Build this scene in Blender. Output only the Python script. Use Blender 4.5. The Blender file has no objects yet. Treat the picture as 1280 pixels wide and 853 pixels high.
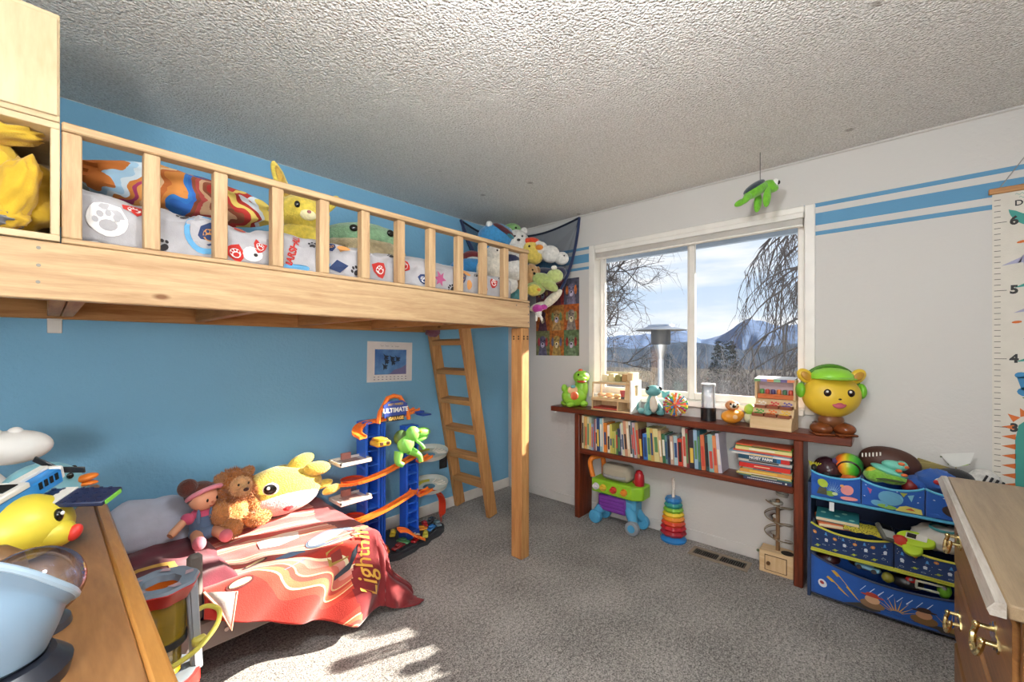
import bpy, bmesh, math, random
from math import pi, sin, cos, sqrt, radians
from mathutils import Matrix, Vector, noise

SC = bpy.context.scene
COL = SC.collection
random.seed(7)

# ------------------------------------------------------------------ camera
cam_d = bpy.data.cameras.new('camera')
cam = bpy.data.objects.new('camera', cam_d)
COL.objects.link(cam)
cam.location = (0.0, 0.0, 1.319)
cam.rotation_euler = (pi / 2, 0, radians(41.9 - 90))
cam_d.sensor_width = 36.0
cam_d.sensor_fit = 'HORIZONTAL'
cam_d.lens = 36.0 * 523.5 / 1280
cam_d.shift_y = 10.5 / 1280
cam_d.clip_start = 0.05
cam_d.clip_end = 6000
SC.camera = cam
SC.view_settings.view_transform = 'Standard'
SC.view_settings.look = 'None'
SC.view_settings.gamma = 1.0
SC.view_settings.use_curve_mapping = False
SC.view_settings.exposure = 0.22

# ------------------------------------------------------------------ sky and sun
world = bpy.data.worlds.new('sky')
SC.world = world
world.use_nodes = True
wn, wl = world.node_tree.nodes, world.node_tree.links
wn.clear()
w_out = wn.new('ShaderNodeOutputWorld')
w_bg = wn.new('ShaderNodeBackground')
w_tc = wn.new('ShaderNodeTexCoord')
w_sep = wn.new('ShaderNodeSeparateXYZ')
w_ramp = wn.new('ShaderNodeValToRGB')
w_map = wn.new('ShaderNodeMapping')
w_noise = wn.new('ShaderNodeTexNoise')
w_cr = wn.new('ShaderNodeValToRGB')
w_mix = wn.new('ShaderNodeMixRGB')
e = w_ramp.color_ramp.elements
e[0].position, e[0].color = 0.0, (0.74, 0.83, 0.94, 1)
e[1].position, e[1].color = 0.6, (0.24, 0.42, 0.74, 1)
x = e.new(0.18); x.color = (0.50, 0.66, 0.88, 1)
w_map.inputs['Scale'].default_value = (1.6, 1.6, 9.0)
w_noise.inputs['Scale'].default_value = 1.7
w_noise.inputs['Detail'].default_value = 7
w_cr.color_ramp.elements[0].position = 0.42
w_cr.color_ramp.elements[1].position = 0.60
w_mix.inputs['Color2'].default_value = (0.93, 0.95, 0.98, 1)
wl.new(w_tc.outputs['Generated'], w_sep.inputs[0])
wl.new(w_sep.outputs['Z'], w_ramp.inputs[0])
wl.new(w_tc.outputs['Generated'], w_map.inputs[0])
wl.new(w_map.outputs[0], w_noise.inputs['Vector'])
wl.new(w_noise.outputs[0], w_cr.inputs[0])
wl.new(w_cr.outputs[0], w_mix.inputs['Fac'])
wl.new(w_ramp.outputs[0], w_mix.inputs['Color1'])
wl.new(w_mix.outputs[0], w_bg.inputs['Color'])
w_bg.inputs['Strength'].default_value = 1.0
wl.new(w_bg.outputs[0], w_out.inputs[0])

sun_d = bpy.data.lights.new('sun', 'SUN')
sun = bpy.data.objects.new('sun', sun_d)
COL.objects.link(sun)
sun.location = (9, -2, 6)
sun.rotation_euler = Vector((-1, 0.40, -0.53)).to_track_quat('-Z', 'Y').to_euler()
sun_d.energy = 25.0
sun_d.angle = radians(0.6)
sun_d.color = (1.0, 0.93, 0.82)

CEILING_FILL_W = 48.0      # added ceiling globe for fill light, out of view
FLOOR_FILL_W = 84.0     # added globe on a stand behind the camera, for fill

# ------------------------------------------------------------------ colour and materials
def S(h):
    h = h.lstrip('#')
    r = []
    for i in (0, 2, 4):
        c = int(h[i:i + 2], 16) / 255
        r.append(c / 12.92 if c <= 0.04045 else ((c + 0.055) / 1.055) ** 2.4)
    return (r[0], r[1], r[2], 1.0)

MATS = {}
def base_mat(name):
    m = bpy.data.materials.new(name)
    m.use_nodes = True
    nt = m.node_tree
    b = nt.nodes['Principled BSDF']
    return m, nt, b

def nd(nt, typ, **kw):
    n = nt.nodes.new(typ)
    for k, v in kw.items():
        if k in n.inputs:
            n.inputs[k].default_value = v
        else:
            setattr(n, k, v)
    return n

def bump(nt, b, height, strength, dist):
    bp = nd(nt, 'ShaderNodeBump', Strength=strength, Distance=dist)
    nt.links.new(height, bp.inputs['Height'])
    nt.links.new(bp.outputs[0], b.inputs['Normal'])

def vary(nt, b, col, amount=0.10, scale=6.0, coord='Object', vec=(1, 1, 1), detail=3):
    tc = nd(nt, 'ShaderNodeTexCoord')
    mp = nd(nt, 'ShaderNodeMapping'); mp.inputs['Scale'].default_value = vec
    nz = nd(nt, 'ShaderNodeTexNoise', Scale=scale, Detail=detail)
    rp = nd(nt, 'ShaderNodeValToRGB')
    c = col
    rp.color_ramp.elements[0].position = 0.3
    rp.color_ramp.elements[1].position = 0.7
    rp.color_ramp.elements[0].color = (c[0] * (1 - amount), c[1] * (1 - amount), c[2] * (1 - amount), 1)
    rp.color_ramp.elements[1].color = (min(1, c[0] * (1 + amount)), min(1, c[1] * (1 + amount)), min(1, c[2] * (1 + amount)), 1)
    nt.links.new(tc.outputs[coord], mp.inputs[0])
    nt.links.new(mp.outputs[0], nz.inputs['Vector'])
    nt.links.new(nz.outputs[0], rp.inputs[0])
    nt.links.new(rp.outputs[0], b.inputs['Base Color'])
    return mp, nz, rp

def plastic(h, rough=0.35, metal=0.0):
    k = ('p', h, rough, metal)
    if k not in MATS:
        m, nt, b = base_mat('plastic_' + h.strip('#'))
        vary(nt, b, S(h), 0.05, 9.0)
        b.inputs['Roughness'].default_value = rough
        b.inputs['Metallic'].default_value = metal
        MATS[k] = m
    return MATS[k]

def matte(h):
    k = ('m', h)
    if k not in MATS:
        m, nt, b = base_mat('matte_' + h.strip('#'))
        vary(nt, b, S(h), 0.15, 3.0)
        b.inputs['Roughness'].default_value = 1.0
        b.inputs['Specular IOR Level'].default_value = 0.0
        MATS[k] = m
    return MATS[k]

def fabric(h, amount=0.08, scale=240.0, strength=0.25):
    k = ('f', h, amount, scale)
    if k not in MATS:
        m, nt, b = base_mat('fabric_' + h.strip('#'))
        mp, nz, rp = vary(nt, b, S(h), amount, 14.0)
        n2 = nd(nt, 'ShaderNodeTexNoise', Scale=scale, Detail=2)
        nt.links.new(mp.outputs[0], n2.inputs['Vector'])
        bump(nt, b, n2.outputs[0], strength, 0.004)
        b.inputs['Roughness'].default_value = 0.9
        b.inputs['Sheen Weight'].default_value = 0.2
        MATS[k] = m
    return MATS[k]

def plush(h, strength=0.7):
    k = ('u', h)
    if k not in MATS:
        m, nt, b = base_mat('plush_' + h.strip('#'))
        mp, nz, rp = vary(nt, b, S(h), 0.18, 55.0, detail=5)
        n2 = nd(nt, 'ShaderNodeTexNoise', Scale=130.0, Detail=4)
        nt.links.new(mp.outputs[0], n2.inputs['Vector'])
        bump(nt, b, n2.outputs[0], strength, 0.008)
        b.inputs['Roughness'].default_value = 0.95
        b.inputs['Sheen Weight'].default_value = 0.35
        MATS[k] = m
    return MATS[k]

def wood(name, c1, c2, axis=0, scale=9.0, stretch=9.0, rough=0.5, knots=False, spec=0.5):
    k = ('w', name, axis)
    if k in MATS:
        return MATS[k]
    m, nt, b = base_mat('wood_' + name + '_' + 'xyz'[axis])
    tc = nd(nt, 'ShaderNodeTexCoord')
    mp = nd(nt, 'ShaderNodeMapping')
    v = [stretch, stretch, stretch]; v[axis] = 0.7
    mp.inputs['Scale'].default_value = v
    nz = nd(nt, 'ShaderNodeTexNoise', Scale=scale * 0.55, Detail=6, Distortion=0.7)
    n2 = nd(nt, 'ShaderNodeTexNoise', Scale=scale * 5.0, Detail=3)
    mx = nd(nt, 'ShaderNodeMath', operation='MULTIPLY_ADD')
    mx.inputs[1].default_value = 0.35
    rp = nd(nt, 'ShaderNodeValToRGB')
    rp.color_ramp.elements[0].position = 0.42
    rp.color_ramp.elements[1].position = 0.86
    rp.color_ramp.elements[0].color = S(c1)
    rp.color_ramp.elements[1].color = S(c2)
    L = nt.links.new
    L(tc.outputs['Object'], mp.inputs[0])
    L(mp.outputs[0], nz.inputs['Vector']); L(mp.outputs[0], n2.inputs['Vector'])
    L(n2.outputs[0], mx.inputs[0]); L(nz.outputs[0], mx.inputs[2])
    L(mx.outputs[0], rp.inputs[0])
    out = rp.outputs[0]
    if knots:
        vo = nd(nt, 'ShaderNodeTexVoronoi', Scale=4.2)
        m2 = nd(nt, 'ShaderNodeMapping')
        vv = [1.7, 1.7, 1.7]; vv[axis] = 0.75
        m2.inputs['Scale'].default_value = vv
        kr = nd(nt, 'ShaderNodeValToRGB')
        kr.color_ramp.elements[0].position = 0.035; kr.color_ramp.elements[0].color = (1, 1, 1, 1)
        kr.color_ramp.elements[1].position = 0.085; kr.color_ramp.elements[1].color = (0, 0, 0, 1)
        km = nd(nt, 'ShaderNodeMixRGB'); km.inputs['Color2'].default_value = S('#7a5230')
        L(tc.outputs['Object'], m2.inputs[0]); L(m2.outputs[0], vo.inputs['Vector'])
        L(vo.outputs['Distance'], kr.inputs[0]); L(kr.outputs[0], km.inputs['Fac'])
        L(out, km.inputs['Color1']); out = km.outputs[0]
    L(out, b.inputs['Base Color'])
    bump(nt, b, mx.outputs[0], 0.12, 0.003)
    b.inputs['Roughness'].default_value = rough
    b.inputs['Specular IOR Level'].default_value = spec
    MATS[k] = m
    return m

def pine(a=0): return wood('pine', '#ab8660', '#cbab82', a, 9, 9, 0.6, True, 0.3)
def stud(a=0): return wood('stud', '#a06c3e', '#c4935c', a, 9, 9, 0.6, True, 0.3)
def ply(a=0): return wood('plywood', '#c4a882', '#dac59f', a, 5, 4, 0.6, False, 0.3)
def beech(a=0): return wood('beech', '#c9a678', '#dcc096', a, 8, 8, 0.5, False, 0.3)
def mahogany(a=0): return wood('mahogany', '#40180c', '#7a351b', a, 8, 9, 0.32)
def oak(a=0): return wood('oak', '#6d4522', '#9a6a38', a, 9, 10, 0.38)
def honey(a=0): return wood('honey', '#7a5230', '#a5784c', a, 5, 5, 0.35)
def oaktop(a=0): return wood('weathered_oak', '#6f5a42', '#8f795c', a, 10, 10, 0.33)

def metal(h, rough=0.25):
    return plastic(h, rough, 1.0)

def glassy(h='#ffffff', alpha=0.12, rough=0.05, gloss=0.10):
    """see-through pane or clear plastic: transparent film with a tint and a gloss"""
    k = ('g', h, alpha, rough, gloss)
    if k not in MATS:
        m = bpy.data.materials.new('clear_' + h.strip('#'))
        m.use_nodes = True
        nt = m.node_tree; nt.nodes.clear()
        o = nd(nt, 'ShaderNodeOutputMaterial')
        t = nd(nt, 'ShaderNodeBsdfTransparent')
        d = nd(nt, 'ShaderNodeBsdfDiffuse'); d.inputs['Color'].default_value = S(h)
        g = nd(nt, 'ShaderNodeBsdfGlossy', Roughness=rough)
        fr = nd(nt, 'ShaderNodeFresnel', IOR=1.45)
        ml = nd(nt, 'ShaderNodeMath', operation='MULTIPLY'); ml.inputs[1].default_value = gloss * 10
        m1 = nd(nt, 'ShaderNodeMixShader', Fac=alpha)
        m2 = nd(nt, 'ShaderNodeMixShader')
        L = nt.links.new
        L(t.outputs[0], m1.inputs[1]); L(d.outputs[0], m1.inputs[2])
        L(fr.outputs[0], ml.inputs[0]); L(ml.outputs[0], m2.inputs[0])
        L(m1.outputs[0], m2.inputs[1]); L(g.outputs[0], m2.inputs[2])
        L(m2.outputs[0], o.inputs[0])
        MATS[k] = m
    return MATS[k]

# ------------------------------------------------------------------ mesh builder
def T(x, y, z): return Matrix.Translation((x, y, z))
def RX(a): return Matrix.Rotation(a, 4, 'X')
def RY(a): return Matrix.Rotation(a, 4, 'Y')
def RZ(a): return Matrix.Rotation(a, 4, 'Z')
def SCL(x, y, z): return Matrix.Diagonal((x, y, z, 1))
def frame(o, right, up):
    """local x = right, y = up, z = towards the viewer of that face"""
    r, u = Vector(right).normalized(), Vector(up).normalized()
    n = r.cross(u)
    return Matrix(((r.x, u.x, n.x, o[0]), (r.y, u.y, n.y, o[1]), (r.z, u.z, n.z, o[2]), (0, 0, 0, 1)))

JOINED = {'print', 'sign_lettering', 'screws', 'bolt_holes', 'wing_studs', 'ribs', 'stripes', 'sockets', 'windows', 'spots', 'panel_ribs', 'spikes'}
class MB:
    def __init__(s):
        s.v, s.f, s.mi, s.mats, s.cur = [], [], [], [], 0
    def use(s, m):
        if m not in s.mats: s.mats.append(m)
        s.cur = s.mats.index(m); return s
    def add(s, vs, fs, M=None):
        o = len(s.v)
        if M is not None: vs = [M @ Vector(p) for p in vs]
        s.v.extend(tuple(p) for p in vs)
        for f in fs:
            s.f.append(tuple(i + o for i in f)); s.mi.append(s.cur)
        return s
    def box(s, x0, x1, y0, y1, z0, z1, M=None, c=0.0):
        if x0 > x1: x0, x1 = x1, x0
        if y0 > y1: y0, y1 = y1, y0
        if z0 > z1: z0, z1 = z1, z0
        if c <= 0:
            vs = [(x, y, z) for x in (x0, x1) for y in (y0, y1) for z in (z0, z1)]
            fs = [(0, 1, 3, 2), (4, 6, 7, 5), (0, 4, 5, 1), (2, 3, 7, 6), (0, 2, 6, 4), (1, 5, 7, 3)]
            return s.add(vs, fs, M)
        c = min(c, (x1 - x0) * .45, (y1 - y0) * .45, (z1 - z0) * .45)
        vs, idx = [], {}
        for i, x in enumerate((x0, x1)):
            for j, y in enumerate((y0, y1)):
                for k, z in enumerate((z0, z1)):
                    dx, dy, dz = (c, -c)[i], (c, -c)[j], (c, -c)[k]
                    for a, p in enumerate(((x, y + dy, z + dz), (x + dx, y, z + dz), (x + dx, y + dy, z))):
                        idx[i, j, k, a] = len(vs); vs.append(p)
        I = idx; fs = []
        for i in (0, 1):
            q = [I[i, 0, 0, 0], I[i, 1, 0, 0], I[i, 1, 1, 0], I[i, 0, 1, 0]]; fs.append(tuple(q if i else q[::-1]))
            q = [I[0, i, 0, 1], I[1, i, 0, 1], I[1, i, 1, 1], I[0, i, 1, 1]]; fs.append(tuple(q[::-1] if i else q))
            q = [I[0, 0, i, 2], I[1, 0, i, 2], I[1, 1, i, 2], I[0, 1, i, 2]]; fs.append(tuple(q if i else q[::-1]))
        for i in (0, 1):
            for j in (0, 1):
                q = [I[i, j, 0, 0], I[i, j, 1, 0], I[i, j, 1, 1], I[i, j, 0, 1]]; fs.append(tuple(q if (i + j) % 2 else q[::-1]))
                q = [I[i, 0, j, 0], I[i, 0, j, 2], I[i, 1, j, 2], I[i, 1, j, 0]]; fs.append(tuple(q if (i + j) % 2 else q[::-1]))
                q = [I[0, i, j, 1], I[1, i, j, 1], I[1, i, j, 2], I[0, i, j, 2]]; fs.append(tuple(q if (i + j) % 2 else q[::-1]))
                for k in (0, 1):
                    q = (I[i, j, k, 0], I[i, j, k, 1], I[i, j, k, 2]); fs.append(q if (i + j + k) % 2 else q[::-1])
        return s.add(vs, fs, M)
    def tube(s, pts, r, n=8, closed=False, M=None, sx=1.0):
        P = [Vector(p) for p in pts]
        N = len(P)
        rs = r if isinstance(r, (list, tuple)) else [r] * N
        vs, fs = [], []
        up = None
        for i in range(N):
            a, b = P[(i - 1) % N] if (closed or i > 0) else P[i], P[(i + 1) % N] if (closed or i < N - 1) else P[i]
            t = (b - a)
            t = t.normalized() if t.length > 1e-9 else Vector((0, 0, 1))
            if up is None:
                up = Vector((0, 0, 1)) if abs(t.z) < .9 else Vector((1, 0, 0))
            u = up - t * up.dot(t)
            if u.length < 1e-6: u = t.orthogonal()
            u.normalize(); w = t.cross(u); up = u
            for k in range(n):
                an = 2 * pi * k / n
                vs.append(P[i] + (u * cos(an) + w * (sin(an) * sx)) * rs[i])
        for i in range(N if closed else N - 1):
            j = (i + 1) % N
            for k in range(n):
                l = (k + 1) % n
                fs.append((i * n + k, i * n + l, j * n + l, j * n + k))
        if not closed:
            fs.append(tuple(range(n))[::-1]); fs.append(tuple(range((N - 1) * n, N * n)))
        return s.add(vs, fs, M)
    def cyl(s, p0, p1, r0, r1=None, n=16, M=None):
        return s.tube([p0, p1], [r0, r0 if r1 is None else r1], n, M=M)
    def lathe(s, prof, n=24, M=None, sx=1.0, wob=None, cap=True):
        vs, fs = [], []
        for (r, z) in prof:
            for k in range(n):
                a = 2 * pi * k / n
                rr = r * (wob(a, z) if wob else 1)
                vs.append((rr * cos(a) * sx, rr * sin(a), z))
        for i in range(len(prof) - 1):
            for k in range(n):
                l = (k + 1) % n
                fs.append((i * n + k, i * n + l, (i + 1) * n + l, (i + 1) * n + k))
        if cap and prof[0][0] > 1e-6: fs.append(tuple(range(n))[::-1])
        if cap and prof[-1][0] > 1e-6: fs.append(tuple(range((len(prof) - 1) * n, len(prof) * n)))
        return s.add(vs, fs, M)
    def ball(s, c, r, M=None, nu=16, nv=10, R=None, fn=None):
        if not isinstance(r, (tuple, list)): r = (r, r, r)
        vs, fs = [], []
        for i in range(nv + 1):
            th = pi * i / nv
            for k in range(nu):
                a = 2 * pi * k / nu
                d = Vector((sin(th) * cos(a), sin(th) * sin(a), -cos(th)))
                q = 1.0 if fn is None else fn(d)
                p = Vector((d.x * r[0], d.y * r[1], d.z * r[2])) * q
                if R is not None: p = R @ p
                vs.append(p + Vector(c))
        for i in range(nv):
            for k in range(nu):
                l = (k + 1) % nu
                fs.append((i * nu + k, i * nu + l, (i + 1) * nu + l, (i + 1) * nu + k))
        return s.add(vs, fs, M)
    def fur(s, c, r, n, L, seed=0, R=None, w=.0022):
        """short tufts standing out of an ellipsoid"""
        rg_ = random.Random(seed)
        for k in range(n):
            z = rg_.uniform(-1, 1); a = rg_.uniform(0, 2 * pi); q = sqrt(1 - z * z)
            d = Vector((q * cos(a), q * sin(a), z))
            p = Vector((d.x * r[0], d.y * r[1], d.z * r[2])); nn = Vector((d.x / r[0], d.y / r[1], d.z / r[2])).normalized()
            t = nn.orthogonal().normalized(); t.rotate(Matrix.Rotation(rg_.uniform(0, 6.28), 3, nn))
            tip = p * .98 + (nn + Vector((rg_.gauss(0, .35), rg_.gauss(0, .35), rg_.gauss(-.2, .35)))).normalized() * L * rg_.uniform(.6, 1.2)
            tri = [p * .97 - t * w, p * .97 + t * w, tip]
            if R is not None: tri = [R @ v for v in tri]
            s.add([v + Vector(c) for v in tri], [(0, 1, 2)])
        return s
    def torus(s, c, R, r, M=None, n=24, m=8, a0=0, a1=2 * pi, sx=1.0):
        full = abs(a1 - a0 - 2 * pi) < 1e-6
        k = n if full else n + 1
        pts = [(c[0] + R * cos(a0 + (a1 - a0) * i / n), c[1] + R * sin(a0 + (a1 - a0) * i / n), c[2]) for i in range(k)]
        return s.tube(pts, r, m, closed=full, M=M, sx=sx)
    def prism(s, poly, z0, z1, M=None):
        n = len(poly)
        vs = [(p[0], p[1], z0) for p in poly] + [(p[0], p[1], z1) for p in poly]
        fs = [tuple(range(n))[::-1], tuple(range(n, 2 * n))]
        for i in range(n):
            j = (i + 1) % n
            fs.append((i, j, n + j, n + i))
        return s.add(vs, fs, M)
    def surf(s, fn, nu, nv, M=None):
        vs = [fn(i / nu, j / nv) for j in range(nv + 1) for i in range(nu + 1)]
        fs = [(j * (nu + 1) + i, j * (nu + 1) + i + 1, (j + 1) * (nu + 1) + i + 1, (j + 1) * (nu + 1) + i) for j in range(nv) for i in range(nu)]
        return s.add(vs, fs, M)
    def map2d(s, poly, fn):
        """a flat 2-D print laid on a surface fn(u, v) -> point"""
        return s.add([fn(u, v) for u, v in poly], [tuple(range(len(poly)))])
    def text(s, txt, size, M=None, fn=None, depth=0.0, bold=0.0, align='CENTER', shear=0.0):
        vs, fs = text_mesh(txt, size, depth, bold, align, shear)
        if fn: vs = [fn(p[0], p[1]) for p in vs]
        return s.add(vs, fs, M)
    def build(s, name, mat=None, parent=None, loc=None, rot=None, smooth=40, bevel=0.0, solid=0.0, sub=0):
        me = bpy.data.meshes.new(name)
        me.from_pydata([tuple(v) for v in s.v], [], s.f)
        if s.mats:
            for m in s.mats: me.materials.append(m)
            me.polygons.foreach_set('material_index', s.mi)
        elif mat is not None:
            me.materials.append(mat)
        me.update()
        if smooth:
            me.polygons.foreach_set('use_smooth', [True] * len(me.polygons))
            me.set_sharp_from_angle(angle=radians(smooth))
        o = bpy.data.objects.new(name, me)
        COL.objects.link(o)
        if parent is not None:
            o.parent = parent
            if name in JOINED: o['kind'] = 'stuff'      # flat print or pieces too small to pick apart
        if loc is not None: o.location = loc
        if rot is not None: o.rotation_euler = rot
        if sub:
            q = o.modifiers.new('subdivide', 'SUBSURF'); q.levels = sub; q.render_levels = sub
        if solid:
            q = o.modifiers.new('thickness', 'SOLIDIFY'); q.thickness = solid; q.offset = 0
        if bevel:
            q = o.modifiers.new('bevel', 'BEVEL'); q.width = bevel; q.segments = 2; q.limit_method = 'ANGLE'
        return o

TXT = {}
def text_mesh(txt, size, depth=0.0, bold=0.0, align='CENTER', shear=0.0):
    k = (txt, size, depth, bold, align, shear)
    if k in TXT: return TXT[k]
    c = bpy.data.curves.new('lettering', 'FONT')
    c.body = txt; c.size = size; c.align_x = align; c.align_y = 'CENTER'
    c.extrude = depth; c.offset = bold; c.shear = shear; c.resolution_u = 3
    o = bpy.data.objects.new('lettering', c)
    COL.objects.link(o)
    dg = bpy.context.evaluated_depsgraph_get()
    me = bpy.data.meshes.new_from_object(o.evaluated_get(dg))
    TXT[k] = ([tuple(v.co) for v in me.vertices], [tuple(p.vertices) for p in me.polygons])
    bpy.data.objects.remove(o); bpy.data.curves.remove(c); bpy.data.meshes.remove(me)
    return TXT[k]

def tag(o, label=None, cat=None, group=None, kind=None):
    if label: o['label'] = label
    if cat: o['category'] = cat
    if group: o['group'] = group
    if kind: o['kind'] = kind
    return o
def thing(name, label, cat, loc=(0, 0, 0), rz=0.0, group=None, rot=None, scale=None):
    o = bpy.data.objects.new(name, None)
    COL.objects.link(o)
    o.empty_display_size = 0.05
    o.location = loc
    o.rotation_euler = rot if rot is not None else (0, 0, rz)
    if scale: o.scale = (scale, scale, scale)
    return tag(o, label, cat, group)
def part(parent, name, mat, fn=None, **kw):
    m = MB()
    fn(m)
    return m.build(name, mat, parent, **kw)
def circle(cx, cy, r, n=14, ry=None, a0=0.0):
    return [(cx + r * cos(a0 + 2 * pi * i / n), cy + (ry or r) * sin(a0 + 2 * pi * i / n)) for i in range(n)]
def star(cx, cy, r, k=5, q=.45, a0=pi / 2):
    return [(cx + (r if i % 2 == 0 else r * q) * cos(a0 + pi * i / k), cy + (r if i % 2 == 0 else r * q) * sin(a0 + pi * i / k)) for i in range(2 * k)]
def spline(pts, n=8):
    P = [Vector(p) for p in pts]; out = []
    for i in range(len(P) - 1):
        a, b, c, d = P[max(i - 1, 0)], P[i], P[i + 1], P[min(i + 2, len(P) - 1)]
        for k in range(n):
            t = k / n
            out.append(0.5 * ((2 * b) + (c - a) * t + (2 * a - 5 * b + 4 * c - d) * t * t + (3 * b - a - 3 * c + d) * t ** 3))
    out.append(P[-1])
    return out
def nz(x, y, z=0.0): return noise.noise(Vector((x, y, z)))

XW, YB, ZC = 2.99, 2.73, 2.44          # window wall, blue wall, ceiling
XN, YN = -1.35, -0.72

# ================================================================== THE ROOM
def struct(o, label=None):
    o['kind'] = 'structure'
    if label: o['label'] = label
    return o

def paint_mat(name, bands, h0, bscale=55.0, bstr=0.35):
    """wall paint; bands = [(z0, z1, colour)] painted stripes, constant in height"""
    m, nt, b = base_mat(name)
    tc = nd(nt, 'ShaderNodeTexCoord'); sp = nd(nt, 'ShaderNodeSeparateXYZ')
    dv = nd(nt, 'ShaderNodeMath', operation='DIVIDE'); dv.inputs[1].default_value = 3.0
    rp = nd(nt, 'ShaderNodeValToRGB'); rp.color_ramp.interpolation = 'CONSTANT'
    e = rp.color_ramp.elements
    e.remove(e[1]); e[0].position = 0; e[0].color = S(h0)
    for z0, z1, c in bands:
        q = e.new(z0 / 3.0); q.color = S(c)
        q = e.new(z1 / 3.0); q.color = S(h0)
    n1 = nd(nt, 'ShaderNodeTexNoise', Scale=bscale, Detail=3)
    L = nt.links.new
    L(tc.outputs['Object'], sp.inputs[0]); L(sp.outputs['Z'], dv.inputs[0]); L(dv.outputs[0], rp.inputs[0])
    L(rp.outputs[0], b.inputs['Base Color'])
    L(tc.outputs['Object'], n1.inputs['Vector'])
    bump(nt, b, n1.outputs[0], bstr, 0.006)
    b.inputs['Roughness'].default_value = 0.7
    b.inputs['Specular IOR Level'].default_value = 0.25
    return m

WHITE = paint_mat('white_wall_paint', [(1.975, 1.997, '#5f93b6'), (2.028, 2.102, '#5f93b6'), (2.134, 2.160, '#5f93b6')], '#cdcac5')
PLAIN = paint_mat('plain_wall_paint', [], '#cdcac5')
BLUE = paint_mat('blue_wall_paint', [(2.429, 2.9, '#cdcac5')], '#7db2d2', 48.0, 0.6)
TRIM = plastic('#e6e2da', 0.4)

def ceiling_mat():
    m, nt, b = base_mat('popcorn_ceiling')
    tc = nd(nt, 'ShaderNodeTexCoord')
    n1 = nd(nt, 'ShaderNodeTexNoise', Scale=120.0, Detail=4)
    vo = nd(nt, 'ShaderNodeTexVoronoi', Scale=105.0)
    ad = nd(nt, 'ShaderNodeMath', operation='SUBTRACT')
    rp = nd(nt, 'ShaderNodeValToRGB')
    rp.color_ramp.elements[0].position = 0.30; rp.color_ramp.elements[0].color = S('#d0cbc3')
    rp.color_ramp.elements[1].position = 0.62; rp.color_ramp.elements[1].color = S('#f4f1ec')
    v2 = nd(nt, 'ShaderNodeTexVoronoi', Scale=2.3)
    r2 = nd(nt, 'ShaderNodeValToRGB')
    r2.color_ramp.elements[0].position = 0.030; r2.color_ramp.elements[0].color = (.62, .60, .58, 1)
    r2.color_ramp.elements[1].position = 0.055; r2.color_ramp.elements[1].color = (1, 1, 1, 1)
    mx = nd(nt, 'ShaderNodeMixRGB', blend_type='MULTIPLY', Fac=1.0)
    L = nt.links.new
    for q in (n1, vo, v2): L(tc.outputs['Object'], q.inputs['Vector'])
    L(n1.outputs[0], ad.inputs[0]); L(vo.outputs['Distance'], ad.inputs[1])
    L(n1.outputs[0], rp.inputs[0]); L(v2.outputs['Distance'], r2.inputs[0])
    L(rp.outputs[0], mx.inputs['Color1']); L(r2.outputs[0], mx.inputs['Color2'])
    L(mx.outputs[0], b.inputs['Base Color'])
    bump(nt, b, ad.outputs[0], 0.8, 0.016)
    b.inputs['Roughness'].default_value = 0.9
    return m

def carpet_mat():
    m, nt, b = base_mat('grey_carpet')
    tc = nd(nt, 'ShaderNodeTexCoord')
    n1 = nd(nt, 'ShaderNodeTexNoise', Scale=150.0, Detail=3, Roughness=0.75)
    n2 = nd(nt, 'ShaderNodeTexNoise', Scale=2.4, Detail=4)
    n3 = nd(nt, 'ShaderNodeTexNoise', Scale=60.0, Detail=3)
    ad = nd(nt, 'ShaderNodeMath', operation='MULTIPLY_ADD'); ad.inputs[1].default_value = 0.22
    a2 = nd(nt, 'ShaderNodeMath', operation='MULTIPLY_ADD'); a2.inputs[1].default_value = 0.35
    rp = nd(nt, 'ShaderNodeValToRGB')
    rp.color_ramp.elements[0].position = 0.66; rp.color_ramp.elements[0].color = S('#5a5652')
    rp.color_ramp.elements[1].position = 0.94; rp.color_ramp.elements[1].color = S('#cdc7c0')
    L = nt.links.new
    for q in (n1, n2, n3): L(tc.outputs['Object'], q.inputs['Vector'])
    L(n2.outputs[0], ad.inputs[0]); L(n1.outputs[0], ad.inputs[2])
    L(n3.outputs[0], a2.inputs[0]); L(ad.outputs[0], a2.inputs[2])
    L(a2.outputs[0], rp.inputs[0]); L(rp.outputs[0], b.inputs['Base Color'])
    bump(nt, b, n1.outputs[0], 0.9, 0.012)
    b.inputs['Roughness'].default_value = 1.0
    b.inputs['Specular IOR Level'].default_value = 0.1
    b.inputs['Sheen Weight'].default_value = 0.15
    return m

m = MB(); m.box(XN, XW + .14, YN, YB, -0.08, 0.0)
struct(m.build('floor', carpet_mat(), smooth=0))
m = MB(); m.box(XN, XW + .14, YN, YB, ZC, ZC + .1)
struct(m.build('ceiling', ceiling_mat(), smooth=0))
m = MB(); m.box(XN - .12, XW + .14, YB, YB + .12, -.08, ZC + .1)
struct(m.build('wall_left', BLUE, smooth=0))
WY0, WY1, WZ0, WZ1 = 0.335, 1.805, 0.945, 2.14          # the window opening
m = MB()
m.box(XW, XW + .14, YN, WY0, -.08, ZC); m.box(XW, XW + .14, WY1, YB, -.08, ZC)
m.box(XW, XW + .14, WY0, WY1, -.08, WZ0); m.box(XW, XW + .14, WY0, WY1, WZ1, ZC)
struct(m.build('wall_right', WHITE, smooth=0))
m = MB(); m.box(XN - .12, XN, YN, YB, -.08, ZC + .1)
struct(m.build('wall_behind', PLAIN, smooth=0))
m = MB(); m.box(XN - .12, XW + .14, YN - .12, YN, -.08, ZC + .1)
struct(m.build('wall_near', PLAIN, smooth=0))
m = MB(); m.box(XN, XW - .001, YB - .013, YB, 0, .085, c=.004)
struct(m.build('baseboard_left', TRIM, smooth=0))
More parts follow.
